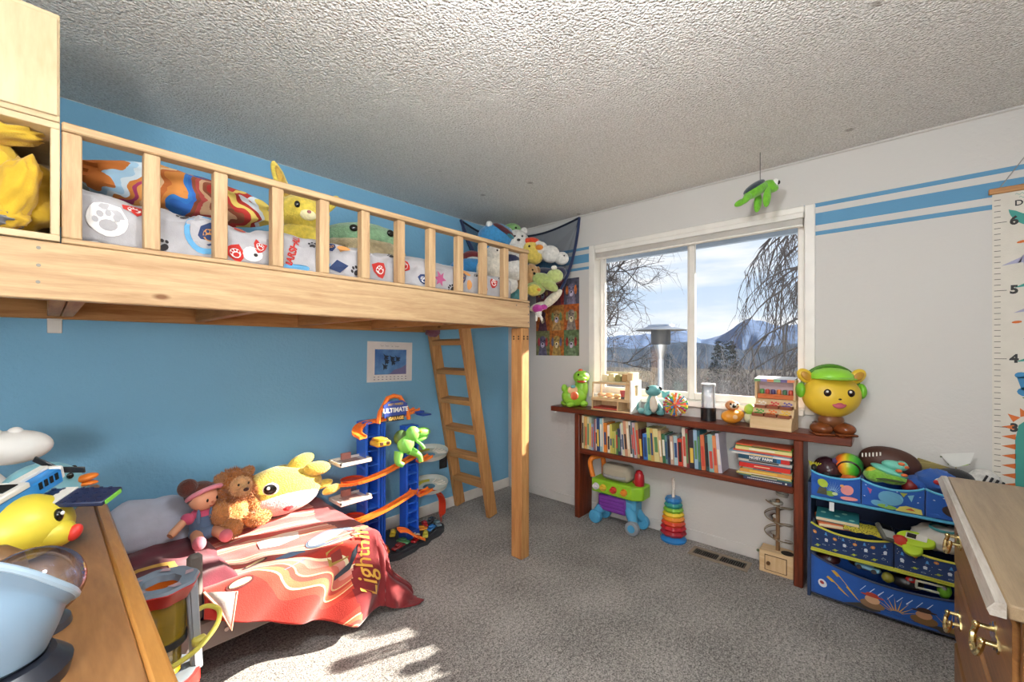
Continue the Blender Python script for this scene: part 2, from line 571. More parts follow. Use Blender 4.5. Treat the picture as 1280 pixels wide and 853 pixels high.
m = MB(); m.box(XW - .012, XW, YN, YB - .014, 0, .075, c=.004)
struct(m.build('baseboard_right', plastic('#cdcac5', .5), smooth=0))
m = MB(); m.tube([(XW - .002, YN, ZC - .012), (XW - .002, YB, ZC - .012)], .004, 6)
struct(m.build('trim_1', plastic('#bdb8b0', .6)))

# window: casing, two sashes, panes, raised blind
win = thing('window_1', None, None, (XW, 0, 0)); win['kind'] = 'structure'
m = MB()
for (a, b, c, d) in ((WY0 - .022, WY0 + .03, WZ0 - .012, WZ1 + .026), (WY1 - .03, WY1 + .022, WZ0 - .012, WZ1 + .026)):
    m.box(-.012, .12, a, b, c, d, c=.004)
m.box(-.012, .12, WY0 + .03, WY1 - .03, WZ1 - .012, WZ1 + .026, c=.004)
m.box(-.03, .12, WY0 + .03, WY1 - .03, WZ0 - .02, WZ0 + .018, c=.004)
m.build('window_frame', TRIM, win)
mid = 1.04
for a, b, x in ((WY0 + .03, mid + .012, .06), (mid - .012, WY1 - .03, .085)):
    m = MB()
    z0, z1 = WZ0 + .018, WZ1 - .012
    m.box(x, x + .03, a, a + .042, z0, z1, c=.004); m.box(x, x + .03, b - .042, b, z0, z1, c=.004)
    m.box(x, x + .03, a + .042, b - .042, z0, z0 + .05, c=.004); m.box(x, x + .03, a + .042, b - .042, z1 - .04, z1, c=.004)
    sash = m.build('window_sash', TRIM, win)
    m = MB(); m.box(x + .012, x + .016, a + .04, b - .04, z0 + .045, z1 - .035)
    m.build('pane', glassy('#dfe8f2', 0.02, 0.02, 0.06), sash, smooth=0)
bl = thing('window_blind', 'white slatted window blind pulled up to the top of the window', 'blind', (XW + .005, 0, 0))
m = MB(); m.box(-.012, .035, WY0 + .034, WY1 - .034, 2.098, 2.136, c=.004); m.build('headrail', TRIM, bl)
for k in range(14):
    m = MB(); m.box(-.005, .03, WY0 + .04, WY1 - .04, 2.064 + k * .0023, 2.0656 + k * .0023)
    m.build('slat', plastic('#d5d0c8', .45), bl, smooth=0)
m = MB(); m.box(-.006, .03, WY0 + .038, WY1 - .038, 2.050, 2.063, c=.003); m.build('bottom_rail', TRIM, bl)
m = MB()
for y in (1.70, 1.712): m.cyl((-.016, y, 2.08), (-.016, y, 1.22), .002, n=6)
m.build('pull_cord', TRIM, bl)

# two globes added to brighten the room, both out of view
lp = thing('fill_globe_ceiling', 'added fill light globe hanging from the ceiling out of view', 'lamp', (0.62, 0.42, ZC))
m = MB(); m.lathe([(0, 0), (.06, 0), (.06, -.02), (.012, -.03), (.012, -.14), (.05, -.15)], 24); m.build('canopy', metal('#b9b2a6', .35), lp)
glow = bpy.data.materials.new('fill_glow'); glow.use_nodes = True
ge = glow.node_tree.nodes; ge.clear()
go = ge.new('ShaderNodeOutputMaterial'); gm = ge.new('ShaderNodeEmission')
gm.inputs['Color'].default_value = (0.93, 0.97, 1.0, 1)
gm.inputs['Strength'].default_value = CEILING_FILL_W / (pi * 4 * pi * .11 ** 2)
glow.node_tree.links.new(gm.outputs[0], go.inputs[0])
m = MB(); m.ball((0, 0, -.25), .11, nu=24, nv=14); m.build('fill_globe', glow, lp)

up = thing('fill_globe_floor', 'added fill light globe on a stand behind the camera', 'lamp', (-.72, -.42, 0))
m = MB(); m.lathe([(0, 0), (.13, 0), (.13, .02), (.02, .035), (.013, .05), (.013, 1.28), (.05, 1.29), (0, 1.30)], 24); m.build('stand', metal('#8d8a84', .35), up)
glow2 = glow.copy(); glow2.name = 'floor_fill_glow'
glow2.node_tree.nodes['Emission'].inputs['Strength'].default_value = FLOOR_FILL_W / (pi * 4 * pi * .16 ** 2)
m = MB(); m.ball((0, 0, 1.45), .16, nu=24, nv=14); m.build('fill_globe', glow2, up)

# ================================================================== OUTSIDE
soff = plastic('#7d8ea3', .8)
m = MB(); m.box(XW + .14, 3.64, -3.5, 5.0, 2.44, 2.50)
m.box(3.60, 3.64, -3.5, 5.0, 2.155, 2.46)
tag(struct(m.build('trim_2', soff, smooth=0)), 'grey blue roof eave outside the window')

def ground_mat():
    m, nt, b = base_mat('winter_ground')
    tc = nd(nt, 'ShaderNodeTexCoord')
    n1 = nd(nt, 'ShaderNodeTexNoise', Scale=0.11, Detail=9, Roughness=0.65)
    rp = nd(nt, 'ShaderNodeValToRGB')
    e = rp.color_ramp.elements
    e[0].position = .36; e[0].color = S('#2f2d2a')
    e[1].position = .68; e[1].color = S('#5c5a57')
    q = e.new(.5); q.color = S('#45413c')
    nt.links.new(tc.outputs['Object'], n1.inputs['Vector'])
    nt.links.new(n1.outputs[0], rp.inputs[0]); nt.links.new(rp.outputs[0], b.inputs['Base Color'])
    b.inputs['Roughness'].default_value = 1; b.inputs['Specular IOR Level'].default_value = 0
    return m
def gz(x):
    for (a, za), (b, zb) in zip(((3, -.6), (8, -1.1), (20, -4), (60, -13), (160, -22), (500, -28), (2600, -30)), ((8, -1.1), (20, -4), (60, -13), (160, -22), (500, -28), (2600, -30), (9e9, -30))):
        if x <= b: return za + (zb - za) * (x - a) / (b - a)
def Gf(u, v):
    x = 3.3 + 2400 * u ** 3
    y = (v - .45) * (14 + 1.9 * x)
    return (x, y, gz(x) + (nz(x * .05, y * .05) * min(1.2, (x - 3.3) * .03)))
m = MB(); m.surf(Gf, 70, 60)
struct(m.build('floor_2', ground_mat()), 'brown winter hillside sloping away below the house')

def hill(name, dist, base, prof, colr, lab):
    """a ridge with a real slope: prof = [(pixel column, elevation angle)]"""
    def H(c):
        for (a, ha), (b, hb) in zip(prof, prof[1:]):
            if a <= c <= b:
                t = (c - a) / (b - a); t = t * t * (3 - 2 * t)
                return ha + (hb - ha) * t
        return prof[-1][1]
    def fn(u, v):
        c = prof[0][0] + (prof[-1][0] - prof[0][0]) * u
        az = radians(41.9) - math.atan((c - 640) / 523.5)
        top = dist * (H(c) + .004 * nz(c * .06, 3.1) + .002 * nz(c * .2, 9.3))
        dd = dist * (1 + .45 * (v - .5) + .03 * nz(c * .1, v * 4))
        k = max(0, 1 - abs(v - .5) * 2) ** .8
        return (dd * cos(az), dd * sin(az), base + (top - base) * k)
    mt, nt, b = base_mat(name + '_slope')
    vary(nt, b, S(colr), .22, .02, detail=8); b.inputs['Specular IOR Level'].default_value = 0  # distance haze is put into the blue-grey base colour
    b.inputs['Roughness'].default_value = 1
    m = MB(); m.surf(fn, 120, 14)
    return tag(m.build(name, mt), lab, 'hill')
hill('mountain', 3200, -30, [(560, .03), (690, .036), (760, .030), (800, .034), (850, .046), (880, .022), (900, .030), (935, .064), (975, .048), (1030, .056), (1120, .05), (1250, .03)], '#54647f', 'mountain ridge tinted haze blue on the horizon outside the window')
hill('hill', 900, -32, [(560, .004), (700, .016), (790, .004), (860, .018), (930, .002), (1000, .014), (1130, .020), (1250, .004)], '#343d4a', 'low dark wooded hill in front of the haze tinted mountains')

m = MB(); m.add([(70, 34, -13.9), (100, 40, -13.9), (104, 58, -13.9), (72, 50, -13.9), (62, 42, -13.9)], [(0, 1, 2, 3, 4)])
tag(m.build('pond', plastic('#7f8fa3', .25), loc=(0, 0, .6)), 'pale frozen pond in the valley behind the heater', 'pond')

BARK = matte('#57504d')
BARK2 = matte('#827c79')
def branches(m, p, d, L, r, lev, rng, droop=0.0, spread=.55, kids=(3, 5), seg=4):
    pts, rs = [p.copy()], [r]
    q = p.copy(); dd = d.normalized()
    for i in range(seg):
        dd = (dd + Vector((rng.uniform(-.16, .16), rng.uniform(-.16, .16), rng.uniform(-.12, .14) - droop)).normalized() * .32).normalized()
        q = q + dd * (L / seg)
        pts.append(q.copy()); rs.append(r * (1 - .8 * (i + 1) / seg))
    m.tube(pts, [max(x, .0022) for x in rs], 5 if lev > 1 else 3)
    if lev <= 0: return
    for k in range(rng.randint(*kids)):
        t = rng.uniform(.25, 1.0); i = min(seg - 1, int(t * seg))
        a = pts[i].lerp(pts[i + 1], t * seg - i)
        b = (pts[i + 1] - pts[i]).normalized()
        o = Vector((rng.gauss(0, 1), rng.gauss(0, 1), rng.gauss(0, 1)))
        o = (o - b * o.dot(b)).normalized()
        nd_ = (b * (1 - spread) + o * spread + Vector((0, 0, .12 - droop)) ).normalized()
        branches(m, a, nd_, L * rng.uniform(.45, .72), r * .52, lev - 1, rng, droop, spread, kids, seg)
def atpx(px, d):
    l = (px - 640) / 523.5; F = (cos(radians(41.9)), sin(radians(41.9)))
    return (d * (F[0] + l * F[1]), d * (F[1] - l * F[0]))

def bare_tree(name, lab, px, d, z0, limbs, lev, seed, droop, group=None, trunk_r=.12, mat=None, kids=(3, 5), r0=.045):
    x, y = atpx(px, d); rng = random.Random(seed)
    t = thing(name, lab, 'tree', (x, y, z0), 0, group)
    m = MB(); top = max(l[0][2] for l in limbs)
    m.tube(spline([(0, 0, -.3), (.05, .03, top * .5), (0, 0, top)], 5), [trunk_r * (1 - .05 * i) for i in range(11)], 8)
    m.build('trunk', mat or BARK, t)
    m = MB()
    for (p, dr, L) in limbs:
        branches(m, Vector(p), Vector(dr), L, r0, lev, rng, droop, .55, kids)
    b = m.build('branches', mat or BARK, t, smooth=0)
    return t
x, y = atpx(1085, 8.5); gzz = gz(x)
lm = []
rg = random.Random(3)
H = 1.319 - gzz
for k in range(11):
    zz = rg.uniform(-.4, 3.6) + H
    lm.append(((0, 0, zz - .4), (rg.uniform(-.5, .3), rg.uniform(.8, 1.0), rg.uniform(.05, .55)), rg.uniform(1.5, 2.6)))
for k in range(6):
    lm.append(((0, 0, rg.uniform(.5, 2.5) + H), (rg.uniform(-.8, .8), rg.uniform(-1, .1), .5), 1.8))
bare_tree('willow_tree', 'bare drooping willow at the right of the window view', 1085, 8.5, gzz, lm, 3, 5, .34, None, .16, BARK, (4, 6))
x, y = atpx(700, 13); gzz = gz(x); H = 1.319 - gzz
lm = [((0, 0, H - .3 + .28 * k), (rg.uniform(-.2, .8), rg.uniform(-1.0, -.4), rg.uniform(.1, .9)), rg.uniform(1.9, 2.7)) for k in range(10)]
lm += [((0, 0, H + .2 * k), (rg.uniform(-.8, .8), rg.uniform(-.2, 1), .7), 1.8) for k in range(4)]
bare_tree('bare_tree', 'bare round crowned tree in the left window pane', 700, 13, gzz, lm, 3, 8, .02, None, .14, BARK, (5, 6))
x, y = atpx(888, 7.5); gzz = gz(x); H = 1.319 - gzz
lm = [((rg.uniform(-.1, .1), rg.uniform(-.1, .1), 0.2), (rg.uniform(-.15, .15), rg.uniform(-.25, .25), 1), rg.uniform(1.2, 1.9)) for k in range(7)]
bare_tree('sapling', 'thin bare sapling rising just right of the window mullion', 888, 7.5, gzz, lm, 2, 12, -.05, None, .03, BARK2, (3, 5), .018)

shr = None
spots = [(752, 11, 1.0), (775, 14, 1.1), (800, 18, 1.2), (838, 12, .8), (872, 9, .75), (905, 12, .9), (935, 9, .9), (962, 8, .95), (985, 7.5, 1.0), (1005, 9, 1.2), (950, 14, 1.2), (890, 20, 1.4), (975, 12, 1.15), (760, 22, 1.5), (1030, 8, 1.2), (850, 26, 1.4)]
for i, (px, d, sc) in enumerate(spots):
    x, y = atpx(px, d); z = gz(x)
    lab = 'bare grey brown winter shrub on the slope below the window'
    if shr is None:
        shr = thing('bare_shrub', lab, 'shrub', (x, y, z), 0, 'bare shrubs on the slope')
        m = MB(); rng = random.Random(21)
        for k in range(15):
            branches(m, Vector((rng.uniform(-.3, .3), rng.uniform(-.3, .3), 0)), Vector((rng.uniform(-.55, .55), rng.uniform(-.55, .55), 1)), rng.uniform(1.3, 2.1), .018, 2, rng, -.02, .5, (4, 6))
        st_o = m.build('stems', BARK2, shr, smooth=0); SHT = max(v[2] for v in m.v)
        o = shr
    else:
        o = shr.copy(); COL.objects.link(o)
        for ch in shr.children:
            c = ch.copy(); COL.objects.link(c); c.parent = o
        o.location = (x, y, z); o.rotation_euler = (0, 0, i * 1.7)
    hgt = (1.319 - z + (8 + 9 * nz(i * 3.3, 1)) * d / 523.5) / SHT
    o.scale = (hgt * sc, hgt * sc, hgt)
    rank = sorted(q[0] for q in spots).index(px)
    o['label'] = 'bare grey brown winter shrub outside the window, ' + ('leftmost', 'second from the left', 'third from the left', 'fourth from the left', 'fifth from the left', 'sixth from the left', 'seventh from the left', 'eighth from the left', 'eighth from the right', 'seventh from the right', 'sixth from the right', 'fifth from the right', 'fourth from the right', 'third from the right', 'second from the right', 'rightmost')[rank]

def evergreen(lab, px, d, topy, wpx, seed):
    x, y = atpx(px, d); z0 = gz(x)
    H = 1.319 + d * (437 - topy) / 523.5 - z0; R = wpx * d / 523.5 / 2
    t = thing('evergreen_tree', lab, 'tree', (x, y, z0), 0)
    m = MB(); m.cyl((0, 0, -.3), (0, 0, H * .6), .14, .06, 7); m.build('trunk', BARK, t)
    m = MB(); rng = random.Random(seed)
    for k in range(3600):
        th = rng.uniform(0, 2 * pi); h = rng.random() ** .8
        rr = R * (1 - .75 * h) * rng.uniform(.55, 1.05)
        p = Vector((rr * cos(th), rr * sin(th), H * (.12 + .86 * h)))
        s_ = rng.uniform(.08, .2) * R * .42
        a = Vector((rng.gauss(0, 1), rng.gauss(0, 1), rng.gauss(0, .6))).normalized() * s_
        b = Vector((rng.gauss(0, 1), rng.gauss(0, 1), rng.gauss(0, .6))).normalized() * s_
        m.add([p, p + a, p + b], [(0, 1, 2)])
    f = m.build('foliage', matte('#1d2620'), t, smooth=0); f['kind'] = 'stuff'
evergreen('dark rounded evergreen in the middle of the right pane', 906, 24, 424, 84, 4)
evergreen('dark pointed evergreen behind the patio heater', 836, 26, 440, 36, 6)
evergreen('small dark evergreen low in the left pane', 806, 60, 442, 26, 9)

m = MB()
for k in range(26): m.box(XW + .16, 6.4, -2.4 + k * .2, -2.405 + (k + 1) * .2, -.54, -.5)
struct(m.build('floor_3', plastic('#8d8880', .8), smooth=0), 'grey plank deck outside below the window')
ph = thing('patio_heater', 'tall steel patio heater with a round reflector outside the window', 'heater', (5.45, 2.24, -.5), scale=1.085)
SS = metal('#aeb4bb', .3)
m = MB(); m.lathe([(.0, 0), (.23, 0), (.23, .06), (.2, .45), (.19, .5), (.03, .52)], 24); m.build('base', SS, ph)
m = MB(); m.cyl((0, 0, .5), (0, 0, 1.72), .035, n=14); m.lathe([(.035, 1.56), (.05, 1.63), (.075, 1.71), (.08, 1.735)], 20); m.build('pole', SS, ph)
m = MB(); m.lathe([(.108, 1.735), (.115, 1.75), (.115, 1.91), (.108, 1.925)], 24); m.build('burner', plastic('#23262c', .5), ph)
m = MB(); m.lathe([(.03, 1.93), (.05, 1.945), (.295, 1.905), (.30, 1.912), (.16, 1.955), (.15, 1.975), (.06, 1.985), (.001, 1.987)], 32); m.build('reflector', SS, ph)

# ================================================================== LOFT BED
lb = thing('loft_bed', 'pine loft bed with a slatted guard rail along the blue wall', 'bed', (0, 0, 0))
BX0, BX1, BYF, BYB = -0.95, 2.06, 1.695, 2.725
part(lb, 'front_beam', pine(0), lambda m: m.box(BX0, BX1, BYF, BYF + .04, 1.455, 1.612, c=.004))
part(lb, 'bottom_plate', pine(0), lambda m: m.box(.03, BX1, BYF - .002, BYF + .042, 1.613, 1.628, c=.003))
part(lb, 'top_rail', pine(0), lambda m: m.box(.03, BX1 - .012, BYF - .006, BYF + .044, 1.924, 1.948, c=.004))
part(lb, 'baluster', pine(2), lambda m: m.box(.030, .070, BYF, BYF + .04, 1.629, 1.923, c=.003))
for i in range(1, 12):
    xc = .2215 + .1799 * (i - 1) - (.006 if 3 < i < 8 else 0)
    part(lb, 'baluster', pine(2), lambda m: m.box(xc - .02, xc + .02, BYF, BYF + .04, 1.629, 1.923, c=.003))
part(lb, 'back_beam', stud(0), lambda m: m.box(BX0, 1.99, BYB - .04, BYB, 1.452, 1.60, c=.003))
part(lb, 'end_beam', stud(1), lambda m: m.box(1.955, 1.995, BYF + .095, BYB - .045, 1.465, 1.61, c=.003))
part(lb, 'end_beam', stud(1), lambda m: m.box(BX0, BX0 + .04, BYF + .045, BYB - .045, 1.455, 1.61, c=.003))
for x in (-.50, .005, .046, .52, 1.03, 1.52):
    part(lb, 'joist', stud(1), lambda m: m.box(x, x + .038, BYF + .042, BYB - .042, 1.462, 1.548, c=.003))
part(lb, 'ledger', stud(0), lambda m: m.box(.09, 1.95, BYF + .042, BYF + .08, 1.470, 1.508, c=.003))
part(lb, 'deck_board', ply(0), lambda m: m.box(BX0 + .05, 1.95, BYF + .045, BYB - .045, 1.550, 1.565))
def post(m): m.box(1.985, 2.06, BYF + .005, BYF + .095, 0.0, 1.454, c=.005)
po = part(lb, 'post', stud(2), post)
def bolts(m):
    for z in (1.40, 1.385):
        for y in (BYF + .03, BYF + .07): m.cyl((1.9825, y, z), (1.986, y, z), .006, n=8)
        for x in (2.005, 2.04): m.cyl((x, BYF + .002, z), (x, BYF + .006, z), .006, n=8)
m = MB(); bolts(m); m.build('bolt_holes', plastic('#4a3018', .7), po)
part(lb, 'post', stud(2), lambda m: m.box(BX0, BX0 + .09, BYF + .005, BYF + .095, 0.0, 1.454, c=.005))
part(lb, 'wall_bracket', plastic('#d8d4cc', .5), lambda m: (m.box(.005, .05, BYB - .002, BYB + .004, 1.39, 1.50, c=.002), m.box(.005, .05, BYB - .05, BYB, 1.448, 1.452)))
def screws(m):
    for (x, z) in ((-.012, 1.592), (-.012, 1.545), (-.013, 1.50), (1.93, 1.59), (2.045, 1.59), (2.045, 1.54), (2.045, 1.49)):
        m.cyl((x, BYF - .0015, z), (x, BYF + .002, z), .0045, n=10)
part(lb, 'screws', metal('#7c766c', .4), screws)

for nm, z0, z1, lab, closed in (('storage_cube', 1.615, 1.940, 'open plywood cube on the loft bed holding yellow clothes', False),
                                ('storage_cube', 1.942, 2.236, 'closed plywood cube stacked on top of the open one', True)):
    c = thing(nm, lab, 'box', (0, 0, 0), 0, 'plywood storage cubes')
    x0, x1, y0, y1, t = -.37, .027, BYF - .004, 2.06, .018
    P2 = ply(0)
    part(c, 'top_panel', P2, lambda m: m.box(x0, x1, y0, y1, z1 - t, z1, c=.002))
    part(c, 'bottom_panel', P2, lambda m: m.box(x0, x1, y0, y1, z0, z0 + t, c=.002))
    part(c, 'side_panel', ply(2), lambda m: m.box(x1 - t, x1, y0, y1, z0 + t, z1 - t, c=.002))
    part(c, 'side_panel', ply(2), lambda m: m.box(x0, x0 + t, y0, y1, z0 + t, z1 - t, c=.002))
    part(c, 'back_panel', P2, lambda m: m.box(x0 + t, x1 - t, y1 - .01, y1, z0 + t, z1 - t))
    if closed: part(c, 'front_panel', ply(2), lambda m: m.box(x0 + .003, x1 - .004, y0 - .008, y0 - .0005, z0 + .014, z1 - .014, c=.002))

# clothes in the open cube
def cloth_blob(c, r, amp=.18, f=9, seed=0, R=None):
    def fn(d): return 1 + amp * nz(d.x * f * .35 + seed, d.y * f * .35, d.z * f * .35) + .012 * nz(d.x * f + seed, d.y * f, d.z * f)
    return dict(c=c, r=r, fn=fn, nu=40, nv=24, R=R)
ho = thing('hooded_sweater', 'yellow hooded sweater stuffed into the open plywood cube', 'sweater', (-.12, 1.86, 1.634))
m = MB(); m.ball(**cloth_blob((-.03, .01, .15), (.19, .15, .13), .24, 9, 3, RY(.35))); m.build('body', fabric('#d2ad2c', .12), ho, smooth=180)
m = MB(); m.ball(**cloth_blob((.062, -.105, .10), (.042, .05, .115), .2, 10, 6, RY(.25) @ RX(.1))); m.ball(**cloth_blob((.03, -.11, .04), (.06, .04, .035), .2, 10, 2)); m.build('sleeve', fabric('#c7a026', .14), ho, smooth=180)
m = MB(); m.ball(**cloth_blob((0.0, -.08, .255), (.125, .07, .026), .3, 10, 12, RY(-.25))); m.build('hood', fabric('#d6b034', .12), ho, smooth=180)
sh = MB(); sh.ball(**cloth_blob((0, 0, .03), (.09, .07, .032), .3, 12, 9)); tag(sh.build('grey_shirt', fabric('#6e7075'), loc=(-.13, 1.765, 1.636)), 'dark grey shirt crumpled under the yellow sweater', 'shirt')

# mattress and bedding on the loft
m = MB(); m.box(.04, 1.945, 1.765, 2.66, 1.566, 1.70, c=.03)
tag(m.build('mattress', fabric('#c9c6c4')), 'mattress on the loft bed deck under the grey bedding', 'mattress')
def duvet(x, s):
    """s: length along the cross-section, 0 at the rail foot"""
    top = 1.785 + .03 * nz(x * 3.1, 1.3) + .018 * nz(x * 9, 4) + (.02 if .35 < x < .42 else 0)
    h = top - 1.632
    w = .016 * nz(x * 6, s * 7) + .010 * nz(x * 17, s * 9, 5) + .005 * nz(x * 34, s * 20)
    if s < h * .7:
        y, z = 1.752 + .012 * sin(x * 23 + s * 9) * .6, 1.632 + s
    else:
        q = s - h * .7; r = h * .3 * 2.2
        if q < r * pi / 2:
            a = q / r; y, z = 1.752 + r * (1 - cos(a)), 1.632 + h * .7 + h * .3 * sin(a)
        else:
            y, z = 1.752 + r + (q - r * pi / 2), top
    return Vector((x, y + w * .8, z + w))
dv = MB(); dv.surf(lambda u, v: duvet(.045 + 1.9 * u, .88 * v), 190, 60)
do = tag(dv.build('duvet', fabric('#a7a4a6', .14, 300), solid=.006), 'grey duvet with paw and badge prints on the loft bed', 'blanket')
def DU(x0, s0, a=0.0, k=1.0, lift=.004):
    def fn(u, v):
        x, s = x0 + k * (u * cos(a) - v * sin(a)), s0 + k * (u * sin(a) + v * cos(a))
        s = max(s, .002)
        p = duvet(x, s); q = duvet(x, s + .004); r = duvet(x + .004, s)
        n = (r - p).cross(q - p).normalized()
        return p + n * (lift + .0035)
    return fn
def paw(m, fn, c):
    m.use(c); m.map2d(circle(0, -.012, .02, 12, .016), fn)
    for (x, y) in ((-.024, .006), (-.009, .02), (.009, .02), (.024, .006)): m.map2d(circle(x, y, .0075, 8, .0095), fn)
def badge(m, x, s, a, bg, fg, k=1.0, l0=0.0):
    sh_ = [(-.034, .03), (0, .038), (.034, .03), (.036, -.004), (.02, -.03), (0, -.042), (-.02, -.03), (-.036, -.004)]
    m.use(bg); m.map2d(sh_, DU(x, s, a, k, .003 + l0))
    m.use(fg); m.map2d(circle(0, 0, .022, 12), DU(x, s, a, k, .0045 + l0))
    paw(m, DU(x, s, a, k * .62, .006 + l0), bg)
FW, FG, FR, FB, FN, FO, FK = fabric('#e6e2de'), fabric('#a7a4a6'), fabric('#b5281f'), fabric('#5f9cc4'), fabric('#27385f'), fabric('#c98a4a'), fabric('#2a2628')
m = MB()
m.use(FW); m.map2d(circle(0, 0, .048, 20, .05), DU(.125, .075, .3, .95, .003)); paw(m, DU(.125, .072, .3, 1.0, .0045), FG)
badge(m, .185, .135, .2, FR, FW, .72)
m.use(FB); m.map2d(circle(0, 0, .062, 24, .075), DU(.372, .085, .1, 1, .002)); m.use(FG); m.map2d(circle(0, 0, .046, 24, .058), DU(.372, .085, .1, 1, .0045))
badge(m, .382, .078, .0, FN, FO, .95, .004)
badge(m, .475, .148, 1.3, FR, FO, .5)
badge(m, .455, .035, .5, FR, FW, .7); m.use(FW); m.map2d(circle(0, 0, .034, 14, .028), DU(.51, .04, 0, 1, .003)); m.use(FK); m.map2d(circle(.008, 0, .007), DU(.51, .042, 0, 1, .0045))
badge(m, .535, .075, -.4, FR, FW, .6)
m.use(FR); m.text('MARSHALL', .034, fn=DU(.655, .085, 1.35, 1, .004), bold=.0012)
m.use(FB); m.map2d(circle(0, 0, .05, 16, .018), DU(.665, .012, .1, 1, .003)); m.map2d(circle(0, 0, .03, 5), DU(.775, .03, .4, 1, .003)); m.use(FN); m.map2d([(-.05, 0), (0, .03), (.05, 0), (0, -.02)], DU(.84, .035, .2, 1, .003))
badge(m, .80, .135, 2.6, FN, FO, .8); m.use(FO); m.map2d(circle(0, 0, .03, 12, .018), DU(.86, .13, .3, 1, .004))
badge(m, 1.03, .05, .3, FR, FW, .9); badge(m, 1.17, .09, 1.1, FR, FW, .8)
m.use(fabric('#b3527e')); m.map2d(star(0, 0, .045, 6, .5), DU(1.385, .06, .4, 1, .003))
badge(m, 1.53, .09, .2, FN, FO, .8); m.use(FO); m.map2d(circle(0, 0, .035, 12, .02), DU(1.56, .13, -.5, 1, .004)); m.use(FO); m.map2d(circle(0, 0, .02, 10, .03), DU(1.58, .05, -.2, 1, .004))
badge(m, 1.70, .04, .2, FR, FW, .9); badge(m, 1.78, .08, -.4, FR, FW, .75)
badge(m, .96, .10, -.6, FN, FO, .6); badge(m, 1.27, .04, .6, FN, FW, .6); m.use(FB); m.map2d(circle(0, 0, .03, 12, .02), DU(1.88, .05, .3, 1, .003))
for (x, s, a) in ((.25, .03, .5), (.31, .15, .2), (.60, .14, .2), (.73, .12, -.3), (.92, .03, .4), (1.10, .14, 0), (1.32, .13, .4), (1.46, .02, 1), (1.64, .13, .4), (1.85, .12, .2)): paw(m, DU(x, s, a, .7, .003), FK)
m.build('print', None, do, smooth=0)

def ramp_mat(name, cols, axis='X', x0=-.3, x1=.3, dist=.25, scale=5.0, rough=.85):
    m, nt, b = base_mat(name)
    tc = nd(nt, 'ShaderNodeTexCoord'); sp = nd(nt, 'ShaderNodeSeparateXYZ')
    n1 = nd(nt, 'ShaderNodeTexNoise', Scale=scale, Detail=2)
    mr = nd(nt, 'ShaderNodeMapRange'); mr.inputs['From Min'].default_value = x0; mr.inputs['From Max'].default_value = x1
    ma = nd(nt, 'ShaderNodeMath', operation='MULTIPLY_ADD'); ma.inputs[1].default_value = dist
    sb = nd(nt, 'ShaderNodeMath', operation='SUBTRACT'); sb.inputs[1].default_value = dist * .5
    rp = nd(nt, 'ShaderNodeValToRGB'); rp.color_ramp.interpolation = 'CONSTANT'
    e = rp.color_ramp.elements; e.remove(e[1]); e[0].color = S(cols[0]); e[0].position = 0
    for i, c in enumerate(cols[1:], 1):
        q = e.new(i / len(cols)); q.color = S(c)
    L = nt.links.new
    L(tc.outputs['Object'], sp.inputs[0]); L(tc.outputs['Object'], n1.inputs['Vector'])
    L(sp.outputs[axis], mr.inputs[0]); L(n1.outputs[0], ma.inputs[0]); L(mr.outputs[0], ma.inputs[2])
    L(ma.outputs[0], sb.inputs[0]); L(sb.outputs[0], rp.inputs[0]); L(rp.outputs[0], b.inputs['Base Color'])
    b.inputs['Roughness'].default_value = rough
    return m
def lumpy(seed, amp=.12, f=2.2):
    return lambda d: 1 + amp * nz(d.x * f + seed, d.y * f, d.z * f) + amp * .5 * nz(d.x * f * 2.6 + seed, d.y * f * 2.6, d.z * f * 2.6)
cp = ramp_mat('bright_pillow_print', ['#b96b2c', '#9fc3dc', '#cfdde6', '#c77a34', '#a03560', '#d9964f', '#d8b48c', '#b5632a', '#c9803a', '#2f6fb4', '#2b62ac', '#8c4a30', '#b24a45', '#caa27e', '#8a4a30', '#b23128', '#dcc163', '#a9271f', '#d8dfe6', '#e2c862'], 'X', -.29, .30, 1.1, 4.6)
m = MB(); m.ball((0, 0, 0), (.295, .15, .085), nu=48, nv=24, fn=lumpy(4, .14), R=RY(.02))
tag(m.build('throw_pillow', cp, loc=(.355, 1.965, 1.895), rot=(.25, .0, .02)), 'long pillow with a bright orange, blue and red print on the loft bed', 'pillow')
m = MB(); m.ball((0, 0, 0), (.20, .10, .09), nu=32, nv=16, fn=lumpy(11, .15))
tag(m.build('grey_pillow', fabric('#8f958c'), loc=(.26, 2.33, 1.965), rot=(.2, .12, 0)), 'grey green pillow behind the bright printed pillow', 'pillow')

